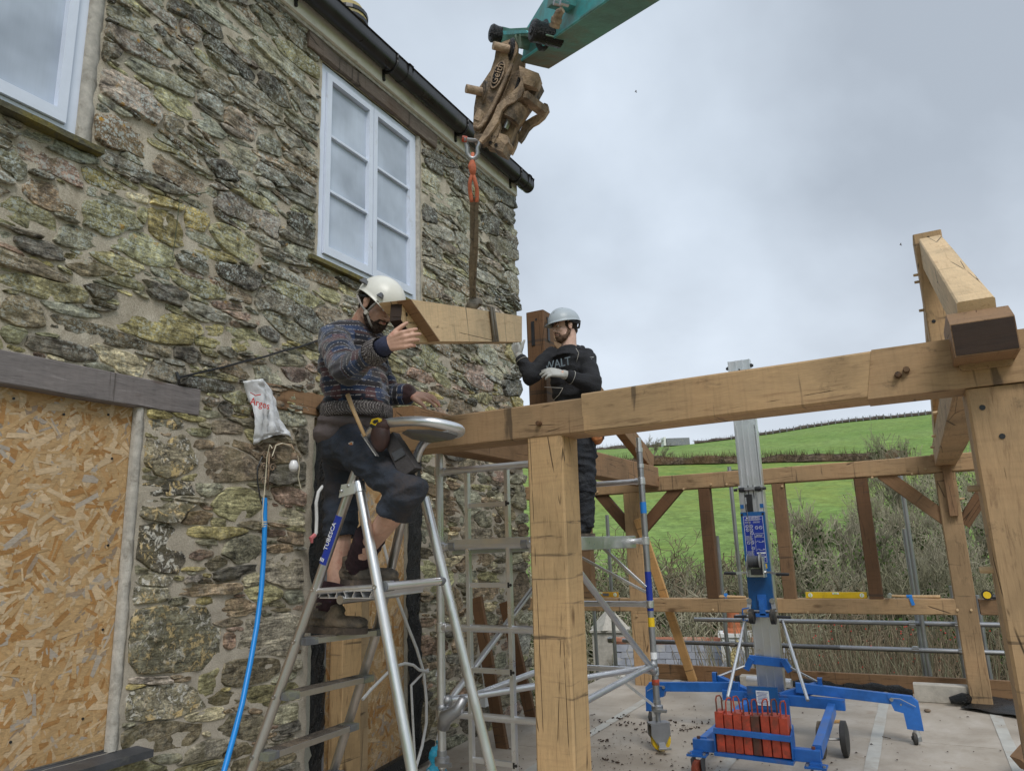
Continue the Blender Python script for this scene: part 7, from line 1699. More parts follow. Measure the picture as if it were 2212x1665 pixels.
# jumper
jm = MB()
T0, T1, T2, T3 = onY(774, 722, 2.82), onY(764, 775, 2.81), onY(768, 850, 2.80), onY(771, 893, 2.80)
def tors(c_, fx, fy, fz): jm.ell(c_, (fx, fy, fz), 20, 12)
tors(onY(768, 745, 2.82), .150, .215, .13); tors(onY(762, 790, 2.81), .165, .200, .15); tors(onY(767, 835, 2.80), .166, .190, .14); tors(onY(771, 868, 2.80), .165, .185, .10)
jm.tube([NK+V((-.01, 0, .035)), onY(772, 728, 2.82)], [.078, .12], 16)
limb(jm, [SHn, ELn, WRn.lerp(ELn, .28)], [.088, .072, .052]); limb(jm, [SHf, ELf, WRf.lerp(ELf, .10)], [.085, .070, .056])
ztop, zbot = onY(770, 700, 2.8).z, onY(771, 905, 2.8).z
def knit(me, co):
    def seg(p, a, b): a, b = np.array(a), np.array(b); d_ = b-a; L = np.linalg.norm(d_); t = np.clip(((p-a) @ d_)/L**2, 0, 1); q = a+t[:, None]*d_; r_ = p-q; return t*L, np.linalg.norm(r_, axis=1), r_, d_/L
    best = np.full(len(co), 9.); S0 = np.zeros(len(co)); C0 = np.zeros(len(co))
    for a, b, off_, rad_ in ((T0, T3, 0., .185), (SHn, ELn, 0.10, .088), (ELn, WRn, .10+(ELn-SHn).length, .07), (SHf, ELf, .1, .085), (ELf, WRf, .1+(ELf-SHf).length, .065)):
        s_, d_, r_, ax = seg(co, a, b); dn = d_/rad_; sel = dn < best; best[sel] = dn[sel]
        u1 = np.cross(ax, [0, 1, .3]); u1 /= np.linalg.norm(u1); u2 = np.cross(ax, u1); an = np.arctan2(r_ @ u1, r_ @ u2)
        S0[sel] = (s_+off_)[sel]; C0[sel] = (an*rad_)[sel]
        if off_ == 0.: S0[sel] = (ztop-co[:, 2]+.3*np.abs(co[:, 0]*0))[sel]
    A_ = me.attributes.new('knit', 'FLOAT_VECTOR', 'POINT'); A_.data.foreach_set('vector', np.stack([S0, C0, C0*0], 1).astype(np.float32).ravel())
mesh_from(jm, 'jumper', .007, 4, 'jumper', m1, .011, 11, knit)
def rib(nm, a, b, r0, r1, oy=1.0, parent=m1, n=40):
    a, b = V(a), V(b); d, x_, y_ = frame_for(b-a); vs = []; fs = []; at = []
    if oy != 1.0: x_, y_ = V((1, 0, 0)), V((0, 1, 0)); d = V((0, 0, -1))
    for j in range(5):
        t = j/4; r_ = r0+(r1-r0)*t+.004*math.sin(math.pi*t)
        for i in range(n+1): an = 2*math.pi*i/n; vs.append(a.lerp(b, t)+x_*math.cos(an)*r_+y_*math.sin(an)*r_*oy); at.append((0, an*r_, 0))
    for j in range(4): fs += [[j*(n+1)+i, j*(n+1)+i+1, (j+1)*(n+1)+i+1, (j+1)*(n+1)+i] for i in range(n)]
    m = MB(); m.add(vs, fs); o = m.build(nm, 'rib_knit', parent, 'all'); A_ = o.data.attributes.new('knit', 'FLOAT_VECTOR', 'POINT'); A_.data.foreach_set('vector', np.array(at, dtype=np.float32).ravel()); o.modifiers.new('s', 'SOLIDIFY').thickness = .004; return o
cn = WRn.lerp(ELn, .34); rib('cuff', cn, WRn.lerp(ELn, .10), .058, .050)
m = MB(); m.tube([WRn.lerp(ELn, .2), WRn.lerp(ELn, .02)+V((.004, 0, 0)), WRn+hd.normalized()*.02], [.040, .040, .038], 14); m.build('undersleeve', 'navy_cloth', m1, 'all')
rib('cuff', ELf.lerp(WRf, .45), ELf.lerp(WRf, .93), .055, .047)
rib('hem', onY(771, 880, 2.80), onY(771, 908, 2.80), .170, .166, 1.14)
# t-shirt tail and shorts
sm_ = MB(); c_ = onY(765, 915, 2.80); sm_.ell(onY(762, 915, 2.80), (.168, .195, .085), 18, 10); sm_.ell(onY(748, 940, 2.80), (.152, .198, .085), 18, 10); sm_.tube([onY(768, 900, 2.80), onY(748, 962, 2.80)], [.160, .150], 18); mesh_from(sm_, 'tshirt', .008, 3, 'tshirt', m1, .010, 10)
sh = MB(); sh.ell(PEL, (.140, .172, .13), 18, 11); sh.ell(onY(752, 965, 2.8), (.135, .170, .12), 18, 11)
limb(sh, [HPn, HPn.lerp(KNn, .5), KNn], [.112, .102, .087]); sh.tube([KNn+V((.0, 0, .03)), KNn.lerp(ANn, .32)], [.087, .093], 16)
limb(sh, [HPf, HPf.lerp(KNf, .5)], [.115, .105]); sh.tube([HPf.lerp(KNf, .5), KNf.lerp(ANf, .2)], [.100, .088], 16)
mesh_from(sh, 'shorts', .007, 3, 'shorts_navy', m1, .013, 10)
# cargo pocket, knee panel, label
q0 = onY(832, 985, 2.60); 
def patch(nm, pts, Yp, mat, th=.012): m = MB(); pp = [onY(x, y, Yp) for x, y in pts]; m.prism(pp, V((0, .05, 0))); return m.build(nm, mat, m1)
patch('cargo_pocket', [(833, 962), (858, 948), (897, 1010), (866, 1032)], 2.592, 'shorts_grey'); patch('phone', [(846, 978), (868, 967), (875, 982), (852, 996)], 2.586, 'slate_dark'); patch('pocket_flap', [(825, 950), (848, 933), (858, 950), (836, 966)], 2.594, 'shorts_grey')
patch('brand_label', [(752, 957), (760, 953), (765, 964), (758, 968)], 2.60, 'tape_grey'); patch('label_mark', [(754, 957.5), (759, 955), (762, 962), (757, 964)], 2.597, 'leather')
m = MB(); m.tube([onY(890, 1018, 2.55), onY(905, 1060, 2.54), onY(893, 1108, 2.57)], [.03, .045, .03], 10); 
# tool pouch, hammer, tape
m = MB(); m.ell(onY(822, 942, 2.56), (.05, .035, .07), 12, 9); m.ell(onY(826, 920, 2.56), (.045, .03, .03), 12, 8); m.build('tool_pouch', 'leather_dark', m1, 'all', wobble=.006)
hm_ = thing('hammer', onY(815, 970, 2.53), 'long wooden handled hammer hanging from the belt of the man in the jumper', 'hammer')
m = MB(); m.tube([onY(751, 852, 2.50), onY(763, 885, 2.505), onY(788, 942, 2.52)], [.011, .0095, .0085], 9); m.build('handle', 'handle_wood', hm_, 'all')
m = MB(); m.bar(onY(783, 938, 2.53), onY(815, 985, 2.53), .004, .022, up=V((0, 1, 0))); m.build('blade', 'steel', hm_)
tp = thing('tape_measure', onY(806, 915, 2.55), 'yellow and black tape measure clipped at the waist of the man in the jumper', 'tape measure')
m = MB(); m.prism([onY(x, y, 2.53) for x, y in ((799, 915), (803, 905), (816, 902), (824, 908), (818, 914), (808, 922))], V((0, .03, 0))); m.build('case', 'yellow_tool', tp); m = MB(); m.prism([onY(x, y, 2.527) for x, y in ((804, 912), (808, 907), (815, 906), (817, 910), (809, 915))], V((0, .01, 0))); m.build('grip', 'black_plastic', tp)
m = MB(); m.tube([onY(803, 918, 2.54), onY(818, 925, 2.54)], .012, 6); m.build('hook', 'black_plastic', tp)
# socks and boots
def boot(par, an, toe, zs, mat='boot_mud', L=.30, sc=1.0, sole='boot_sole'):
    """an: ankle, toe: unit heading, zs: sole height"""
    t = toe.normalized(); s_ = V((-t.y, t.x, 0)); h0 = V((an.x, an.y, zs)); mm = MB(); F_b = fr3(t, s_, V((0, 0, 1)))
    H = lambda a, e, w=0: h0+t*a+V((0, 0, e))+s_*w
    mm.ell(H(-.045, .052), (.055, .043, .050), 14, 9, F_b); mm.ell(H(.03, .050), (.085, .044, .046), 14, 9, F_b); mm.ell(H(.12, .040), (.085, .047, .034), 14, 9, F_b); mm.ell(H(.165, .040), (.055, .045, .032), 14, 9, F_b)
    mm.tube([H(-.01, .06), H(-.012, .125)], [.058, .052], 14); mm.ell(H(.045, .085), (.055, .035, .035), 12, 8, F_b)
    mm.v = [h0+(q-h0)*sc for q in mm.v]; b = mesh_from(mm, 'boot', .005, 2, mat, par, .005, 22)
    out_ = [(-.105, 0), (-.09, .032), (-.03, .042), (.06, .043), (.14, .052), (.195, .040), (.222, .0), (.195, -.040), (.14, -.050), (.06, -.042), (-.03, -.040), (-.09, -.030)]
    m = MB(); m.prism([H(a*sc, 0, w*sc) for a, w in out_], V((0, 0, .030))); m.build('sole', sole, b)
    m = MB()
    for k in range(4): m.tube([H(.055+.022*k, .098-.009*k, -.022), H(.062+.022*k, .106-.010*k, 0), H(.055+.022*k, .098-.009*k, .022)], .0028, 5)
    for w in (-1, 1): m.tube([H(.04, .112, 0), H(.03, .15, .02*w), H(.05, .145, .03*w), H(.045, .115, .01*w)], .003, 5)
    m.build('laces', 'sticker_blue' if sole == 'boot_sole' else 'debris', b, 'all')
    return b
a_low = V((onY(712, 1300, 2.78).x, 2.76, 0)); a_hi = V((onY(765, 1215, 2.82).x, 2.84, 0))
zlow = at_z(n1_, n2_, 1.16).z+.016
boot(m1, a_low, V((1, -.02, 0)), zlow, sc=1.14); boot(m1, a_hi, V((1, .02, 0)), PT+.012, sc=1.14)
def sock(a, b, r0, r1): m = MB(); n = 9; m.tube([a.lerp(b, i/n) for i in range(n+1)], [r0+(r1-r0)*i/n+.005*(i % 2) for i in range(n+1)], 14); m.build('sock', 'sock', m1, 'all')
sock(V((a_low.x, a_low.y, zlow+.09)), onY(722, 1262, 2.80), .062, .066)
sock(V((a_hi.x, a_hi.y, PT+.10)), onY(800, 1158, 2.76), .060, .072)

# ================= man in the black hoodie
Y2 = 5.12
m2 = thing('person', V((onY(1240, 1157, Y2).x, Y2, 1.6)), 'bearded man in grey hard hat, black hoodie and pale gloves steadying the far rafter end', 'person')
HC = onY(1220, 706, Y2); Hf = V((-.62, -.78, -.14)); Hu = V((-.05, -.06, 1)); NK = onY(1229, 750, Y2+.02)
body = MB(); P, F, hs, hf, hu = head(body, HC, Hf, Hu, NK)
SHr, ELr, WRr = onY(1190, 770, 5.08), onY(1146, 812, 4.88), onY(1121, 768, 4.90)
SHl, ELl, WRl = onY(1266, 770, 5.16), onY(1279, 832, 4.98), onY(1217, 808, 4.80)
PEL = onY(1240, 905, Y2)
limb(body, [NK, onY(1228, 800, Y2), PEL], [.06, .08, .08]); limb(body, [SHr, ELr, WRr], [.045, .04, .028]); limb(body, [SHl, ELl, WRl], [.045, .04, .028])
LgL = [onY(1260, 915, Y2+.04), onY(1262, 1035, Y2+.02), V((onY(1262, 1120, Y2+.03).x, Y2+.03, 1.70))]; LgR = [onY(1222, 915, Y2), onY(1214, 1035, Y2-.02), V((onY(1208, 1120, Y2).x, Y2, 1.70))]
limb(body, [PEL]+LgL, [.10, .08, .055, .04]); limb(body, [PEL]+LgR, [.10, .08, .055, .04])
mesh_from(body, 'body', .0048, 3, 'skin_pale', m2)
face_bits(P, F, m2, True, True, 'skin_pale', 'stubble', .003)
hl = helmet(P, F, m2, 'helmet_grey', 'hard')
m = MB(); m.tube([P(-.10, .0, .02), P(-.088, -.09, .0), P(0, -.128, -.012), P(.088, -.09, .0), P(.10, 0, .02)], .009, 8); m.build('headband', 'black_plastic', m2, 'all')
m = MB()
for k in (-1, 1): m.tube([P(k*.035, .10, .11), P(k*.045, .02, .145), P(k*.04, -.06, .13)], .004, 6)
m.build('crown_ribs', 'helmet_grey', hl, 'all')
gl = MB(); hdv = V((-.25, -.05, .8)); gl.tube([WRr.lerp(ELr, .12), WRr+hdv.normalized()*.01], [.034, .034], 12); hand(gl, WRr, hdv, V((.1, .75, .4)), V((.7, -.2, .3)), (.3, .5, .4), 1.0, .10, (.6, .6, .2), 1.15); mesh_from(gl, 'glove', .0045, 2, 'glove', m2)
gl = MB(); hdv = onY(1165, 801, 4.68)-WRl; gl.tube([WRl.lerp(ELl, .15), WRl+hdv.normalized()*.01], [.036, .034], 12); hand(gl, WRl, hdv, V((.2, .8, -.5)), V((-.1, -.4, .9)), (.25, .4, .35), 1.05, .12, (.5, .8, .1), 1.15); mesh_from(gl, 'glove', .0045, 2, 'glove', m2)
hz_ = MB()
for (px, py, fx, fy, fz) in ((1228, 781, .180, .13, .10), (1229, 800, .182, .14, .12), (1231, 825, .175, .135, .12), (1234, 850, .168, .135, .12), (1237, 880, .160, .13, .11)): hz_.ell(onY(px, py, Y2+.01), (fx, fy, fz), 20, 12, Matrix.Rotation(R_(-12), 3, 'Z'))
hz_.tube([onY(1229, 752, Y2+.02), onY(1229, 780, Y2)], [.080, .15], 16)
limb(hz_, [SHr, ELr, WRr.lerp(ELr, .22)], [.078, .072, .052]); limb(hz_, [SHl, ELl, WRl.lerp(ELl, .22)], [.080, .078, .054])
mesh_from(hz_, 'hoodie', .008, 3, 'hoodie', m2, .012, 9)
# hood, seams, pocket, print
m = MB(); hc = onY(1231, 757, Y2+.02); pts = []
for i in range(17):
    a = 2*math.pi*i/16; pts.append(hc+V((math.cos(a)*.090, math.sin(a)*.080+.015, .022*math.sin(a)+.0)))
m.tube(pts, [.026+.016*max(0, math.sin(2*math.pi*i/16)) for i in range(17)], 10); mesh_from(m, 'hood', .007, 2, 'hoodie', m2, .008, 14)
def on_chest(x, y, off=0): 
    q = onY(x, y, Y2-.135-off); return q
m = MB()
for pth in ([(1165, 776), (1160, 784), (1158, 794)], [(1244, 752), (1250, 762), (1248, 772), (1245, 782)], [(1176, 836), (1195, 837), (1216, 838)], [(1216, 838), (1208, 852), (1196, 864)]): m.tube([onY(x, y, Y2-.155) for x, y in pth], .0022, 4)
m.build('pale_seams', 'tape_grey', m2, 'all')
text('chest_print', 'DEWALT', .092, basis(onY(1192, 789, Y2-.165), (1, -.12, .03), (0, -.05, 1)), 'hood_print', m2, .002, .92)
m = MB()
m.bar(onY(1235, 755, Y2-.02), onY(1247, 756, Y2-.02), .004, .004); 
text('sleeve_print', 'GUARANTEED', .010, basis(onY(1274, 772, 5.055), (1, 0.3, 0), (0, 0, 1)), 'white_print', m2, .001); text('sleeve_print', 'TOUGH', .010, basis(onY(1274, 775.5, 5.055), (1, 0.3, 0), (0, 0, 1)), 'white_print', m2, .001)
for (a, b, r_) in ((WRl.lerp(ELl, .30), WRl.lerp(ELl, .14), .053), (WRr.lerp(ELr, .30), WRr.lerp(ELr, .14), .052)):
    m = MB(); m.tube([a, b], [r_, r_-.006], 16); m.build('cuff', 'hoodie', m2, True)
    m = MB(); m.lathe(a, b-a, [(0, r_+.002), (.003, r_+.002)], 16); m.build('cuff_seam', 'tape_grey', m2, True)
tr = MB(); tr.ell(PEL, (.15, .13, .12), 16, 10)
for L in (LgL, LgR): limb(tr, [PEL.lerp(L[0], .7), L[0].lerp(L[1], .5), L[1]], [.115, .105, .092]); tr.tube([L[1], L[1].lerp(L[2], .30)], [.093, .098], 14)
mesh_from(tr, 'trousers', .008, 2, 'trousers', m2, .018, 11)
for L in (LgL, LgR):
    bt = MB(); bt.tube([L[1].lerp(L[2], .12), L[1].lerp(L[2], .6), L[2]+V((0, 0, -.03))], [.088, .080, .078], 16)
    t_ = V((-.25, -1, 0)).normalized(); F_b = fr3(t_, V((-t_.y, t_.x, 0)), V((0, 0, 1))); h0 = V((L[2].x, L[2].y, 1.6))
    bt.ell(h0+V((0, 0, .065)), (.068, .055, .06), 14, 9, F_b); bt.ell(h0+t_*.08+V((0, 0, .05)), (.09, .052, .045), 14, 9, F_b); bt.ell(h0+t_*.14+V((0, 0, .045)), (.06, .05, .04), 14, 9, F_b)
    b_ = mesh_from(bt, 'rubber_boot', .007, 2, 'trousers', m2, .008, 16)
    m = MB(); m.prism([h0+t_*a+V((-t_.y, t_.x, 0))*w for a, w in ((-.075, -.04), (.05, -.05), (.16, -.05), (.21, 0), (.16, .05), (.05, .05), (-.075, .04))], V((0, 0, .028))); m.build('sole', 'boot_mud', b_)
po = MB(); po.ell(onY(1291, 942, Y2-.02), (.055, .05, .065), 12, 8); po.ell(onY(1296, 925, Y2-.02), (.05, .045, .03), 12, 8); o = mesh_from(po, 'leather_pouch', .006, 2, 'leather', m2, .006, 20)
m = MB(); m.bar(onY(1305, 912, Y2-.03), onY(1303, 948, Y2-.03), .02, .01); m.build('tool_belt', 'leather_dark', m2)

# ------------------------------------------------------------------ excavator arm with quick hitch
ex = thing('excavator_arm', D(1250, 40, 3.7), 'turquoise excavator dipper arm reaching in from the upper right with a muddy quick hitch', 'excavator')
# arm axis in space, from the hitch end up and towards the viewer's right
E0, E1 = D(1127, 131, 3.95), D(1325, -8.4, 3.0)
ax = (E1-E0).normalized(); lat = ax.cross(V((0, 0, 1))); lat.normalize(); lat = lat if lat.dot(RT) > 0 else -lat
# make the far edge of the underside land where it is seen
upv = lat.cross(ax).normalized(); upv = upv if upv.z > 0 else -upv
def lat_w(p, px, py):
    best = 0; bd_ = 1e9
    for k in np.linspace(.05, .7, 131):
        q = P_(p+lat*k); e_ = abs(q[0]-px)+abs(q[1]-py)
        if e_ < bd_: bd_, best = e_, k
    return best
W_ = lat_w(E0, 1189, 143); 
E2 = E0+ax*2.6
def arm_p(t, u_): return E0+ax*t+upv*u_
sec = [(0.0, 0), (2.6, 0), (2.6, .42), (.75, .40), (.30, .26), (.02, .16)]
m = MB(); m.prism([arm_p(t, u_) for t, u_ in sec], lat*W_); m.build('dipper_arm', 'turquoise', ex)
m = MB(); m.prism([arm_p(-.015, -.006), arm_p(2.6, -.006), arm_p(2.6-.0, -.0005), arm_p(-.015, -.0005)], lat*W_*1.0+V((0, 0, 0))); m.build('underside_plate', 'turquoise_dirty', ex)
m = MB(); m.tube([arm_p(.01, 0)-lat*.002, arm_p(2.6, 0)-lat*.002], .008, 6); m.build('weld_edge', 'turquoise', ex)
def on_arm(px, py, off=0.):
    """point on the arm's visible side plate, off metres in front of it"""
    p0 = E0-lat*off; r = ray(px, py); return CAM+r*((p0-CAM).dot(lat)/r.dot(lat))
# hydraulic ram above the arm, pipes and bracket
m = MB(); m.tube([arm_p(.16, .36)+lat*W_*.5, arm_p(.55, .50)+lat*W_*.5], .032, 12); m.build('ram_rod', 'steel', ex, True)
m = MB(); m.tube([arm_p(.50, .49)+lat*W_*.5, arm_p(2.4, .95)+lat*W_*.5], .062, 16); m.build('ram_cylinder', 'turquoise', ex, True)
for k, (r_, mt_) in enumerate(((.018, 'black_plastic'), (.014, 'turquoise_dirty'))):
    m = MB(); m.tube([arm_p(.32+.02*k, .27+.03*k)-lat*.01, arm_p(.8, .44+.04*k)-lat*.01, arm_p(2.0, .5+.05*k)-lat*.01], r_, 8); m.build('hose', mt_, ex, True)
bx = on_arm(1213, 8, .05); m = MB(); m.box(bx+upv*.02, (.10, .10, .07), fr3(ax, lat, upv)); m.build('hose_bracket', 'turquoise', ex)
for dx in (-8, 6): q = on_arm(1213+dx, 8, .11); m = MB(); m.lathe(q, -lat, [(-.02, .012), (.02, .012)], 8); m.build('bolt', 'steel', ex)
m = MB(); cc = [on_arm(1216, 22, .07), on_arm(1208, 28, .08), on_arm(1203, 40, .08), on_arm(1199, 54, .08)]; m.tube(cc, [.014, .020, .022, .020], 10); m.lathe(cc[3], (cc[3]-cc[2]), [(-.03, .026), (-.01, .026), (-.008, .022), (.004, .026), (.012, .024)], 12); m.build('hose_coupling', 'pale_rust', ex, True)
# tipping links and greasy pins
l0, l1 = D(1074, 74, 3.84), D(1164, 72, 3.86)
m = MB(); m.prism([on_arm(x, y, .05) for x, y in ((1066, 66), (1074, 57), (1086, 58), (1102, 62), (1140, 60), (1160, 54), (1176, 60), (1180, 76), (1170, 88), (1150, 84), (1135, 78), (1104, 82), (1090, 90), (1076, 94), (1066, 88))], lat*.055); m.build('tipping_link', 'turquoise_dirty', ex)
m = MB(); m.prism([on_arm(x, y, .06) for x, y in ((1090, 68), (1140, 67), (1148, 73), (1134, 73), (1104, 76), (1092, 76))], -lat*.012); m.build('link_rib', 'turquoise', ex)
m = MB(); m.prism([D(x, y, 3.80)+lat*(W_-.05) for x, y in ((1066, 66), (1074, 57), (1102, 62), (1140, 60), (1176, 60), (1180, 76), (1135, 78), (1104, 82), (1076, 94))], lat*.05); m.build('tipping_link', 'turquoise_dirty', ex)
for (px, py, r_, dd_) in ((1074, 74, .046, 3.83), (1164, 70, .050, 3.83)):
    q = on_arm(px, py, .07); m = MB(); m.lathe(q, -lat, [(-(W_*.98 if px < 1100 else .12), r_), (.0, r_), (.03, r_*1.12), (.04, r_*.95), (.042, r_*.5), (.048, r_*.42)], 22); m.build('greased_pin', 'grease', ex, True, wobble=.004)
q = on_arm(1173, 76, .0); m = MB(); m.lathe(q, -lat, [(-.02, .075), (.0, .075), (.012, .06)], 22); m.build('pin_boss', 'grease', ex, True, wobble=.006)
for px, py in ((1222, 113),): m = MB(); m.ell(D(px, py, 3.95)+lat*(.0), (.022, .02, .018), 8, 6); m.build('mud_lump', 'grease', ex, 'all', wobble=.006)
LH = (FW*.9+lat*.25).normalized()
# quick hitch: two cheek plates with spreaders, claws and pins
HD = 3.80
def hp(x, y, k=0): return D(x, y, HD)+LH*k
cheek = [(1105, 84), (1113, 88), (1118, 97), (1117, 112), (1110, 128), (1103, 147), (1100, 158), (1085, 196), (1070, 228), (1052, 262), (1038, 286), (1030, 290), (1024, 283), (1022, 268), (1024, 232), (1030, 196), (1044, 176), (1060, 152), (1068, 128), (1072, 100), (1088, 90)]
m = MB(); m.prism([hp(*p) for p in cheek], LH*.035); ck = m.build('hitch_cheek', 'rusty_steel', ex)
m = MB(); m.prism([hp(x+1, y+1, W_*.95) for x, y in cheek], LH*.035); m.build('hitch_cheek', 'rusty_steel', ex)
# raised band that follows the edge
band = [(1106, 140), (1098, 160), (1080, 200), (1062, 238), (1044, 270), (1032, 280), (1026, 274)]
m = MB(); m.tube(smooth_path([hp(*p)-LH*.004 for p in band], 1), .012, 6); m.build('cheek_rib', 'pale_rust', ex, 'all')
body_ = [(1102, 156), (1112, 150), (1119, 143), (1130, 148), (1160, 160), (1166, 176), (1150, 205), (1128, 236), (1112, 262), (1100, 302), (1086, 322), (1072, 318), (1045, 310), (1038, 295), (1055, 262), (1075, 225)]
m = MB(); m.prism([hp(x, y, .035) for x, y in body_], LH*(W_*.55)); m.build('hitch_body', 'rusty_steel', ex)
# top spreader block with its recess
m = MB(); m.prism([hp(x, y, .02) for x, y in ((1124, 148), (1166, 164), (1170, 178), (1163, 196), (1135, 190), (1128, 186), (1126, 170))], -LH*.05); m.build('spreader', 'pale_rust', ex)
m = MB(); m.prism([hp(x, y, -.033) for x, y in ((1133, 172), (1162, 184), (1157, 196), (1134, 188))], -LH*.012); m.build('spreader_plate', 'rusty_steel', ex)
m = MB(); m.prism([hp(x, y, .0) for x, y in ((1112, 196), (1120, 168), (1128, 172), (1124, 196), (1112, 210))], -LH*.01); m.build('slot', 'grease', ex)
# hooked jaws
jaw = [(1112, 208), (1124, 196), (1130, 184), (1134, 186), (1136, 202), (1130, 218), (1115, 230), (1100, 236), (1090, 246), (1082, 270), (1062, 300), (1046, 315), (1040, 312), (1056, 285), (1070, 262), (1080, 236), (1094, 222)]
m = MB(); m.prism([hp(x, y, -.02) for x, y in jaw], -LH*.035); m.build('jaw_plate', 'pale_rust', ex)
jaw2 = [(1162, 208), (1167, 203), (1174, 206), (1176, 218), (1166, 234), (1152, 246), (1140, 252), (1130, 262), (1120, 280), (1112, 290), (1104, 282), (1114, 262), (1124, 244), (1140, 234), (1156, 226)]
m = MB(); m.prism([hp(x, y, .12) for x, y in jaw2], LH*.04); m.build('jaw_plate', 'rusty_steel', ex)
m = MB(); m.bar(hp(1130, 210, -.03), hp(1164, 224, .10), .07, .035, up=upv); m.build('jaw_bar', 'pale_rust', ex)
m = MB(); m.tube([hp(1116, 226, .02), hp(1098, 258, .02)], [.062, .060], 16); m.build('hitch_ram', 'rusty_steel', ex, True)
m = MB(); m.tube([hp(1098, 256, .02), hp(1089, 276, .02)], .016, 10); m.build('hitch_ram_rod', 'steel', ex, True)
for k, (dx, kk) in enumerate(((0, -.03), (26, .10))):
    m = MB(); m.prism([hp(x+dx, y+dx*.3, kk) for x, y in ((1078, 258), (1083, 266), (1083, 280), (1078, 296), (1070, 312), (1066, 310), (1068, 292), (1074, 276))], LH*.03); m.build('locking_claw', 'pale_rust', ex)
m = MB(); m.prism([hp(x, y, -.02) for x, y in ((1080, 290), (1098, 296), (1100, 310), (1090, 318), (1076, 312))], LH*.12); m.build('claw_block', 'pale_rust', ex)
m = MB(); m.prism([hp(x, y, -.025) for x, y in ((1052, 306), (1076, 300), (1094, 316), (1088, 332), (1066, 322))], LH*.14); m.build('hitch_toe', 'rusty_steel', ex)
for px, py in ((1062, 312), (1074, 317), (1068, 300)): m = MB(); m.lathe(hp(px, py, -.026), -LH, [(-.002, .009), (.003, .009)], 8); m.build('bolt_hole', 'grease', ex)
for (px, py, r_) in ((1098, 104, .034), (1040, 196, .036)):
    q = hp(px+6, py+4); m = MB(); m.lathe(q, -lat, [(0, r_*1.7), (.008, r_*1.6), (.010, r_*1.1), (.014, r_*1.1)], 20); m.build('pin_boss', 'rusty_steel' if py > 150 else 'grease', ex, True)
    m = MB(); m.tube([q, q-lat*.10], [r_*.62, r_*.62], 14); m.build('pin', 'pale_rust', ex, True)
ov = hp(1076, 163)-LH*.004; t_ = (hp(1085, 140)-hp(1067, 186)).normalized(); pl_n = -LH; pl_n = (pl_n-t_*pl_n.dot(t_)).normalized(); w2 = t_.cross(pl_n)
m = MB(); vs = [ov+t_*.078*math.cos(a)+w2*.030*math.sin(a) for a in np.linspace(0, 2*math.pi, 25)[:-1]]; m.prism(vs, pl_n*.008); m.build('name_boss', 'pale_rust', ex)
m = MB(); vs = [ov+pl_n*.008+t_*.068*math.cos(a)+w2*.022*math.sin(a) for a in np.linspace(0, 2*math.pi, 25)[:-1]]; m.prism(vs, pl_n*.001); m.build('name_recess', 'grease', ex)
text('lettering', 'Geith', .052, basis(ov+pl_n*.011, t_, pl_n.cross(t_)), 'pale_rust', ex, .003)
m = MB(); m.prism([hp(x, y)-lat*.0 for x, y in ((1036, 236), (1046, 242), (1038, 262), (1027, 258))], -lat*.012); m.build('rating_plate', 'pale_rust', ex)
m = MB(); m.prism([hp(x, y) for x, y in ((1026, 284), (1044, 296), (1040, 312), (1030, 318), (1022, 306))], lat*.04); m.build('lifting_eye', 'rusty_steel', ex)
# shackle, orange sling and webbing
SK = D(1014, 304, HD)
sk = thing('bow_shackle', SK, 'grey bow shackle with a red pin hanging from the hitch', 'shackle')
a0, a1 = D(1008, 300, 3.80), D(1037, 306, 3.80)
m = MB(); m.tube(smooth_path([a0, D(1007, 311, 3.8), D(1010, 322, 3.8), D(1009, 332, 3.8), D(1016, 343, 3.8), D(1026, 343, 3.8), D(1033, 333, 3.8), D(1031, 322, 3.8), D(1036, 312, 3.8), a1], 1), .013, 9); m.build('bow', 'galvanised', sk, 'all')
m = MB(); m.tube([D(1002, 301, 3.78), D(1040, 306, 3.82)], .011, 8); m.build('pin', 'galvanised', sk); m = MB(); m.lathe(D(1004, 301, 3.79), (a0-a1), [(-.012, .017), (.014, .017)], 8); m.build('pin_head', 'red_paint', sk)
sl_ = thing('lifting_sling', D(1025, 655, 4.3), 'orange topped grey webbing sling looped round the hanging rafter', 'sling')
zs = D(1021, 345, 3.8); m = MB(); m.tube([D(1021, 330, 3.8), D(1020, 345, 3.8), D(1019, 358, 3.8), D(1021, 368, 3.8), D(1022, 378, 3.8)], [.009, .010, .023, .020, .013], 10); m.build('sling_knot', 'orange_sling', sl_, 'all', wobble=.003)
for s in (-1, 1): m = MB(); m.tube(smooth_path([D(1021, 375, 3.8), D(1021+s*6, 392, 3.8), D(1023+s*8, 412, 3.82), D(1024+s*5, 436, 3.84)], 1), .0105, 8); m.build('sling_eye', 'orange_sling', sl_, 'all', wobble=.002)
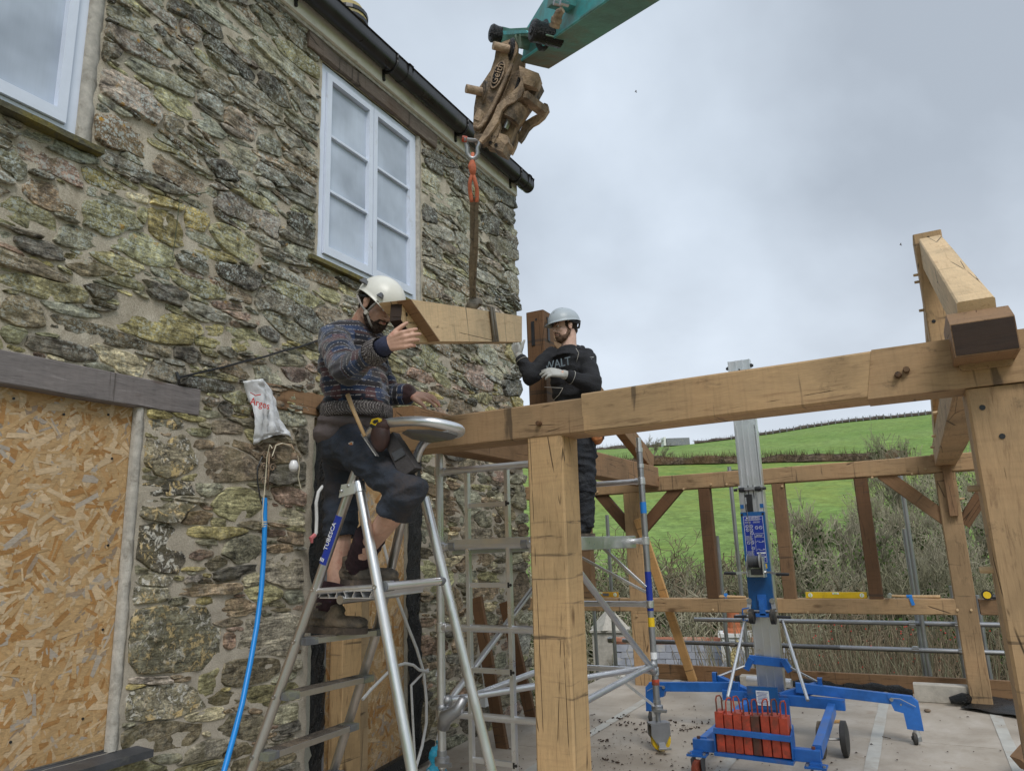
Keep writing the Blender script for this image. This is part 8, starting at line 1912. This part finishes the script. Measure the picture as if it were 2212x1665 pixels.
# vertical webbing down to the rafter
Bp = None; bst = 1e9
for k in np.linspace(0, 1, 201):
    q = A_b.lerp(B_b, k); pq = P_(q)
    if abs(pq[0]-1030) < bst: bst = abs(pq[0]-1030); Bp = q
top_ = Bp+u_b*(BH*.5)
m = MB()
p0 = D(1026, 425, 3.83); p1 = top_+V((-.02, 0, .05))
n = 16
for off_, w_ in ((-.008, .034), (.011, .028)):
    for i in range(n):
        a = p0.lerp(p1, i/n); b = p0.lerp(p1, (i+1)/n); tw = .5+.9*math.sin(i*.35+off_*50); sd_ = V((math.cos(tw), math.sin(tw), 0)); dd_ = V((-sd_.y, sd_.x, 0))
        if i == 0: prev = None
        a_ = [a+RT*off_-sd_*w_*.5, a+RT*off_+sd_*w_*.5]
        tw2 = .5+.9*math.sin((i+1)*.35+off_*50); sd2 = V((math.cos(tw2), math.sin(tw2), 0)); b_ = [b+RT*off_-sd2*w_*.5, b+RT*off_+sd2*w_*.5]
        m.add(a_+b_, [[0, 1, 3, 2]])
o = m.build('webbing', 'webbing', sl_, False); o.modifiers.new('s', 'SOLIDIFY').thickness = .006
m = MB(); hw, hh = .090, BH*.5+.014
def loop(sh0, lean):
    c0 = Bp+ax_b*sh0; pts = [c0+u_b*(hh+.045)-s_b*.0+ax_b*(-lean), c0+u_b*hh-s_b*hw, c0-u_b*hh*1.04-s_b*hw+ax_b*lean*.4, c0-u_b*(hh*1.05)+s_b*hw+ax_b*lean*.4, c0+u_b*hh+s_b*hw, c0+u_b*(hh+.045)+ax_b*(-lean)]
    return pts
for sh0, lean in ((.045, .05), (.105, .09)):
    pts = loop(sh0, lean)
    vs = []
    for q in pts: vs += [q-ax_b*.022, q+ax_b*.022]
    m.add(vs, [[2*i, 2*i+1, 2*i+3, 2*i+2] for i in range(len(pts)-1)])
o = m.build('loop', 'webbing', sl_, 'all'); o.modifiers.new('s', 'SOLIDIFY').thickness = .008
m = MB(); m.tube([p1+V((0, 0, .03)), top_+u_b*.05+ax_b*.03, top_+u_b*.02-ax_b*.03-s_b*.02], [.022, .045, .030], 9); m.tube([top_+u_b*.05, top_-ax_b*.07+u_b*.01], [.034, .02], 8); m.build('choke', 'webbing', sl_, 'all', wobble=.005)
# birds in the sky
for px, py, d_, s_ in ((1373, 199, 40, 'tiny dark bird far off, high in the left half of the clear sky'), (1945, 529, 40, 'tiny dark bird far off to the right, level with the top of the king post')):
    c_ = D(px, py, d_); b = thing('bird', c_, s_, 'bird'); m = MB(); m.tube([c_-RT*.06, c_, c_+RT*.06], [.005, .018, .01], 6); m.add([c_-RT*.02, c_+RT*.03, c_+RT*.06+UP*.09, c_+RT*.0+UP*.10], [[0, 1, 2, 3]]); m.add([c_-RT*.02, c_+RT*.03, c_+RT*.09-UP*.02, c_+RT*.05-UP*.05], [[0, 1, 2, 3]]); m.build('body', 'debris', b, False)
